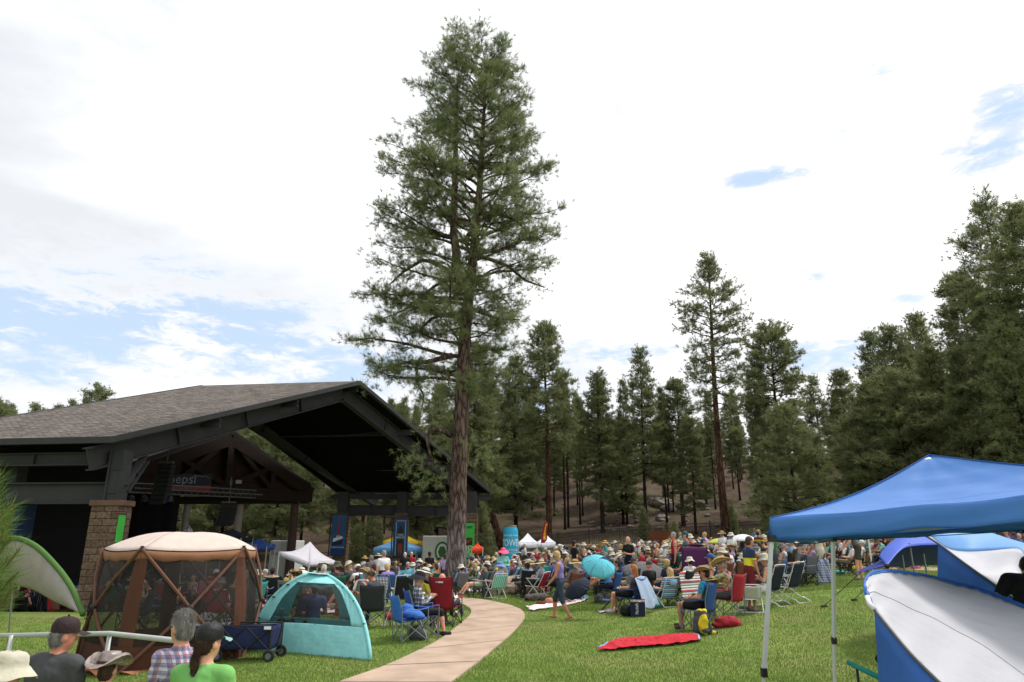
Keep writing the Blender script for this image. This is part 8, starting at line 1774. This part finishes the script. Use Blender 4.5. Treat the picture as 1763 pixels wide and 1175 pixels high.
STP = [proto(P_STAND, 'standing', 0), proto(P_TALK, 'standing', 0, fem=True, hair='bob', legs='short'), proto(P_STAND, 'standing', 0, bulk=1.15, legs='short')]
pal = {'white': whitec, 'black': blackc, 'red': red_c, 'blue': blue_c, 'navy': navy, 'teal': teal_c, 'mint': mint_c, 'olive': olive_c, 'beige': beige_c, 'maroon': maroon_c, 'orange': orange_c, 'pink': pink_c, 'lilac': lilac_c, 'green': fab('grass_green', (70, 130, 70)), 'sky blue': sky_c, 'peach': peach_c, 'brown': brown_c, 'grey': greyf, 'charcoal': charcoal, 'yellow': yellow_c, 'purple': purple_t}
pw = ['white']*7+['black']*4+['grey']*4+['navy']*3+['blue']*4+['sky blue']*4+['charcoal']*4+['beige']*3+['red']*3+['teal', 'mint', 'olive', 'olive', 'maroon', 'orange', 'pink', 'lilac', 'green', 'green', 'peach', 'brown', 'yellow', 'purple', 'purple', 'peach']
HATK = [None, None, None, None, None, None, ('sun', straw, 'straw sun hat'), ('sun', straw_pale, 'pale straw hat'), ('bucket', [greyf, greyf], 'grey bucket hat'), ('bucket', [olive_c, olive_c], 'olive bucket hat'), ('bucket', creamhat, 'cream bucket hat'), ('bucket', whitehat, 'white bucket hat'), ('cap', capgrey, 'grey cap'), ('cap', capblack, 'black cap'), ('cap', [whitec, whitec], 'white cap'), ('cowboy', tanhat, 'tan brimmed hat'), ('cap', [royal_c, royal_c], 'blue cap'), ('floppy', whitehat, 'floppy white hat'), ('cap', [redf, redf], 'red cap')]
PANT = {'dark trousers': charcoal, 'jeans': jean, 'khaki trousers': khaki, 'black trousers': blackc, 'pale trousers': beige_c}
LMK = [(120, 'by the stone pier'), (250, 'behind the gazebo'), (380, 'beyond the gazebo corner'), (450, 'by the small royal canopy'), (520, 'by the sloping grey canopy'), (590, 'by the ship banner'), (650, 'beyond the turquoise tent'), (700, 'by the cola banner'), (750, 'just before the great trunk'), (820, 'by the green banner'), (880, 'below the giant can'), (925, 'below the feather flag'), (965, 'behind the walking woman'), (1010, 'near the black-shirted stander'), (1060, 'above the turquoise umbrella'), (1110, 'behind the black tee man'), (1160, 'near the red tank top'), (1210, 'by the purple-roofed chair'), (1260, 'near the lime umbrella'), (1310, 'behind the boy'), (1360, 'past the near canopy leg'), (1410, 'by the beige dress'), (1465, 'under the pink umbrella'), (1530, 'under the blue canopy edge'), (1620, 'beyond the violet shade'), (1720, 'behind the second cabana')]
placed = [(o.location.x, o.location.y) for o in scene.objects if o.parent is None and o.get('category') in ('person', 'camp chair', 'folding chair', 'umbrella', 'blanket', 'boulder', 'tent', 'gazebo', 'windscreen', 'sign', 'bag')]
ymin = lambda px: np.interp(px, [60, 300, 440, 520, 640, 700, 770, 830, 900, 1000, 1100, 1200, 1330, 1400, 1500, 1600, 1763, 1900], [29, 22, 17.5, 18.5, 20.5, 24, 27, 24, 23.5, 22.5, 21, 20.5, 23, 25.5, 27, 30, 33, 36])
ymax = lambda px: np.interp(px, [60, 400, 460, 780, 800, 1763], [32, 34, 40.5, 41.5, 53, 54])
spots = []
Y = 17.6
while Y < 54:
    x = -24.0+rc.random()
    while x < 40:
        x += rc.uniform(.72, 1.15) if Y > 24 else rc.uniform(.8, 1.3); X, YY = x, Y+rc.uniform(-.4, .4)+.25*sin(x*.3)
        px = CX+F*X/YY
        if not (60 < px < 1850) or YY < ymin(px) or YY > ymax(px) or rc.random() < .14: continue
        if abs(px-785) < 24 and abs(YY-30.5) < 1.4: continue
        if 1330 < px < 1500 and 24 < YY < 30 and rc.random() < .55: continue
        if px > 1500 and YY < 34 and rc.random() < .35: continue
        if (X-pathx)**2 < 0 if False else False: continue
        if in_poly(np.array([X]), np.array([YY]), PATH_POLY)[0]: continue
        if any((X-a)**2+(YY-b)**2 < .75**2 for a, b in placed): continue
        if any((X-a)**2+(YY-b)**2 < .62**2 for a, b in [(s[0], s[1]) for s in spots[-60:]]): continue
        spots.append((X, YY, px))
    Y += 1.25 if Y < 30 else 1.35
spots.sort(key=lambda s: s[1])
n_near_people = sum(1 for o in scene.objects if o.get('category') == 'person')
LIM = 296-n_near_people
used = set(o['label'] for o in scene.objects if 'label' in o.keys())
def uniq(cands):
    for c in cands:
        c = ' '.join(c.split())
        if c not in used and len(c.split()) <= 16: used.add(c); return c
    return None
def setslots(o, mats):
    for s, m in zip(o.material_slots, mats): s.link = 'OBJECT'; s.material = m
chair_protos = []
def mk_chair_proto():
    t = camp_chair('camp_chair', 'x', blackf, tube_k); return t
CP = None; CHC = {'black': blackf, 'blue': bluef, 'green': greenf, 'red': redf, 'grey': greyf, 'navy': navyf, 'teal': tealf, 'brown': brownf}
chair_first = {}
bulk_v = []; bulk_q = []; bulk_m = []; off = 0; bmats = []; bmidx = {}
def bm_index(m):
    if m.name not in bmidx: bmidx[m.name] = len(bmats); bmats.append(m)
    return bmidx[m.name]
cnt = 0
for i, (X, YY, px) in enumerate(spots):
    stage = Vector((-15, 44)); dx, dy = stage.x-X, stage.y-YY
    if px > 800: dx -= 12
    rz = math.atan2(-dx, dy)+rc.gauss(0, .35)
    seated = rc.random() > .045; pr = rc.choice(SITP if seated else STP); me, H4, word, st, V, Q, M = pr
    sh = rc.choice(pw); ht = rc.choice(HATK); pn = rc.choice(list(PANT)); sk = rc.choice([0, 0, 0, 1, 2, 2, 3]); hc = rc.choice(['grey', 'grey', 'white', 'brown', 'blonde', 'dark', 'brown'])
    z = h(X, YY); sc = rc.uniform(.93, 1.05); mats = [skin_t[sk], pal[sh], PANT[pn], hairs[hc], SHOE[rc.choice(list(SHOE))], eye_m, lip_m]
    lm = min(LMK, key=lambda l: abs(l[0]-px))[1]; row = 'nearer rows' if YY < 26 else ('middle rows' if YY < 34 else ('back rows' if YY < 42 else 'farthest rows'))
    if cnt < LIM:
        hw = ht[2] if ht else hc+' hair'
        chc = rc.choice(list(CHC)); lb = uniq([f'{word} person in {sh} shirt, {hw}, {lm}', f'{word} person in {sh} shirt, {hw}, {row} {lm}', f'{word} person in {sh} shirt, {hw}, {pn}, {lm}', f'{word} person, {sh} shirt, {hw}, {pn}, {row} {lm}', f'{word} person, {sh} shirt, {hw}, {pn}, {chc} chair, {lm}'])
        if lb is None: continue
        o = meshobj('person', me, None, (X, YY, z-(.0 if not st else .02)), rz); o.scale = (sc, sc, sc); setslots(o, mats); tag(o, lb, 'person', 'festival crowd on the lawn'); cnt += 1
        if ht: put_hat(o, H4, ht[0], ht[1], scale=.97)
        if st and YY < 34 and rc.random() < .85:
            if chc not in chair_first:
                t = camp_chair('camp_chair', 'x', CHC[chc], tube_k); chair_first[chc] = t; t2 = t
            else: t2 = copy_tree(chair_first[chc])
            t2.location = (X, YY, z); t2.rotation_euler = (0, 0, rz); t2['label'] = uniq([f'{chc} camp chair under the {word} person in {sh} {lm}', f'{chc} camp chair under the {word} person in {sh}, {row} {lm}', f'{chc} camp chair under the {word} person in {sh}, {hw}, {lm}']) or f'{chc} camp chair in the {row} {lm}'; t2['group'] = 'camp chairs in the crowd'
    else:
        c, s = cos(rz), sin(rz); VV = V*sc; W = np.stack([VV[:, 0]*c-VV[:, 1]*s+X, VV[:, 0]*s+VV[:, 1]*c+YY, VV[:, 2]+z], 1)
        keepf = VV[Q].mean(1)[:, 2] > .0; mi = np.array([bm_index(m) for m in mats])[M]
        bulk_v.append(W); bulk_q.append(Q+off); bulk_m.append(mi); off += len(W)
        if ht:
            key = (ht[0], tuple(x.name for x in ht[1]))
            if key not in HATM: HATM[key] = hat_mesh(ht[0], ht[1])
            hm = HATM[key]; hv = np.array([H4@v.co for v in hm.vertices])*sc; qs = np.array([tuple(p.vertices) for p in hm.polygons if len(p.vertices) == 4]); W = np.stack([hv[:, 0]*c-hv[:, 1]*s+X, hv[:, 0]*s+hv[:, 1]*c+YY, hv[:, 2]+z], 1)
            bulk_v.append(W); bulk_q.append(qs+off); bulk_m.append(np.full(len(qs), bm_index(ht[1][0]))); off += len(W)
print('people', n_near_people, 'crowd', cnt, 'rest', len(spots)-cnt)
if bulk_v: tag(meshobj('crowd', fastmesh('crowd', np.concatenate(bulk_v), np.concatenate(bulk_q), bmats, np.concatenate(bulk_m))), kind='stuff')
# bags and coolers strewn between the rows
bagv = [soft([('e', (0, 0, .14), (.2, .13, .16), None, 0), ('e', (.14, 0, .08), (.12, .1, .09), None, 0)], .03), soft([('e', (0, 0, .1), (.3, .16, .11), None, 0), ('e', (-.2, .05, .08), (.14, .12, .08), None, 0)], .03)]
bagm = [fastmesh('bag', v, q, [blackf], m) for v, q, m in bagv]
nb = 0
for (X, YY, px) in spots:
    if YY > 36 or rc.random() > .42: continue
    x, y = X+rc.uniform(-.5, .5), YY-rc.uniform(.35, .6); cn = rc.choice(['red', 'navy', 'black', 'teal', 'white', 'orange', 'blue', 'yellow', 'pink', 'olive', 'grey']); lm = min(LMK, key=lambda l: abs(l[0]-px))[1]
    sz = rc.choice(['small', 'plump', 'slumped']); o = meshobj('bag', bagm[nb % 2], None, (x, y, h(x, y)), rc.uniform(0, 6)); s = {'small': .8, 'plump': 1.15, 'slumped': 1.0}[sz]; o.scale = (s, s, s*(.75 if sz == 'slumped' else 1)); setslots(o, [pal[cn]])
    lb = uniq([f'{sz} {cn} cloth bag on the grass {lm}', f'{sz} {cn} cloth bag between the {"nearer" if YY < 27 else "middle"} rows {lm}'])
    if lb is None: bpy.data.objects.remove(o); continue
    tag(o, lb, 'bag', 'bags lying in the crowd'); nb += 1
    if nb > 90: break
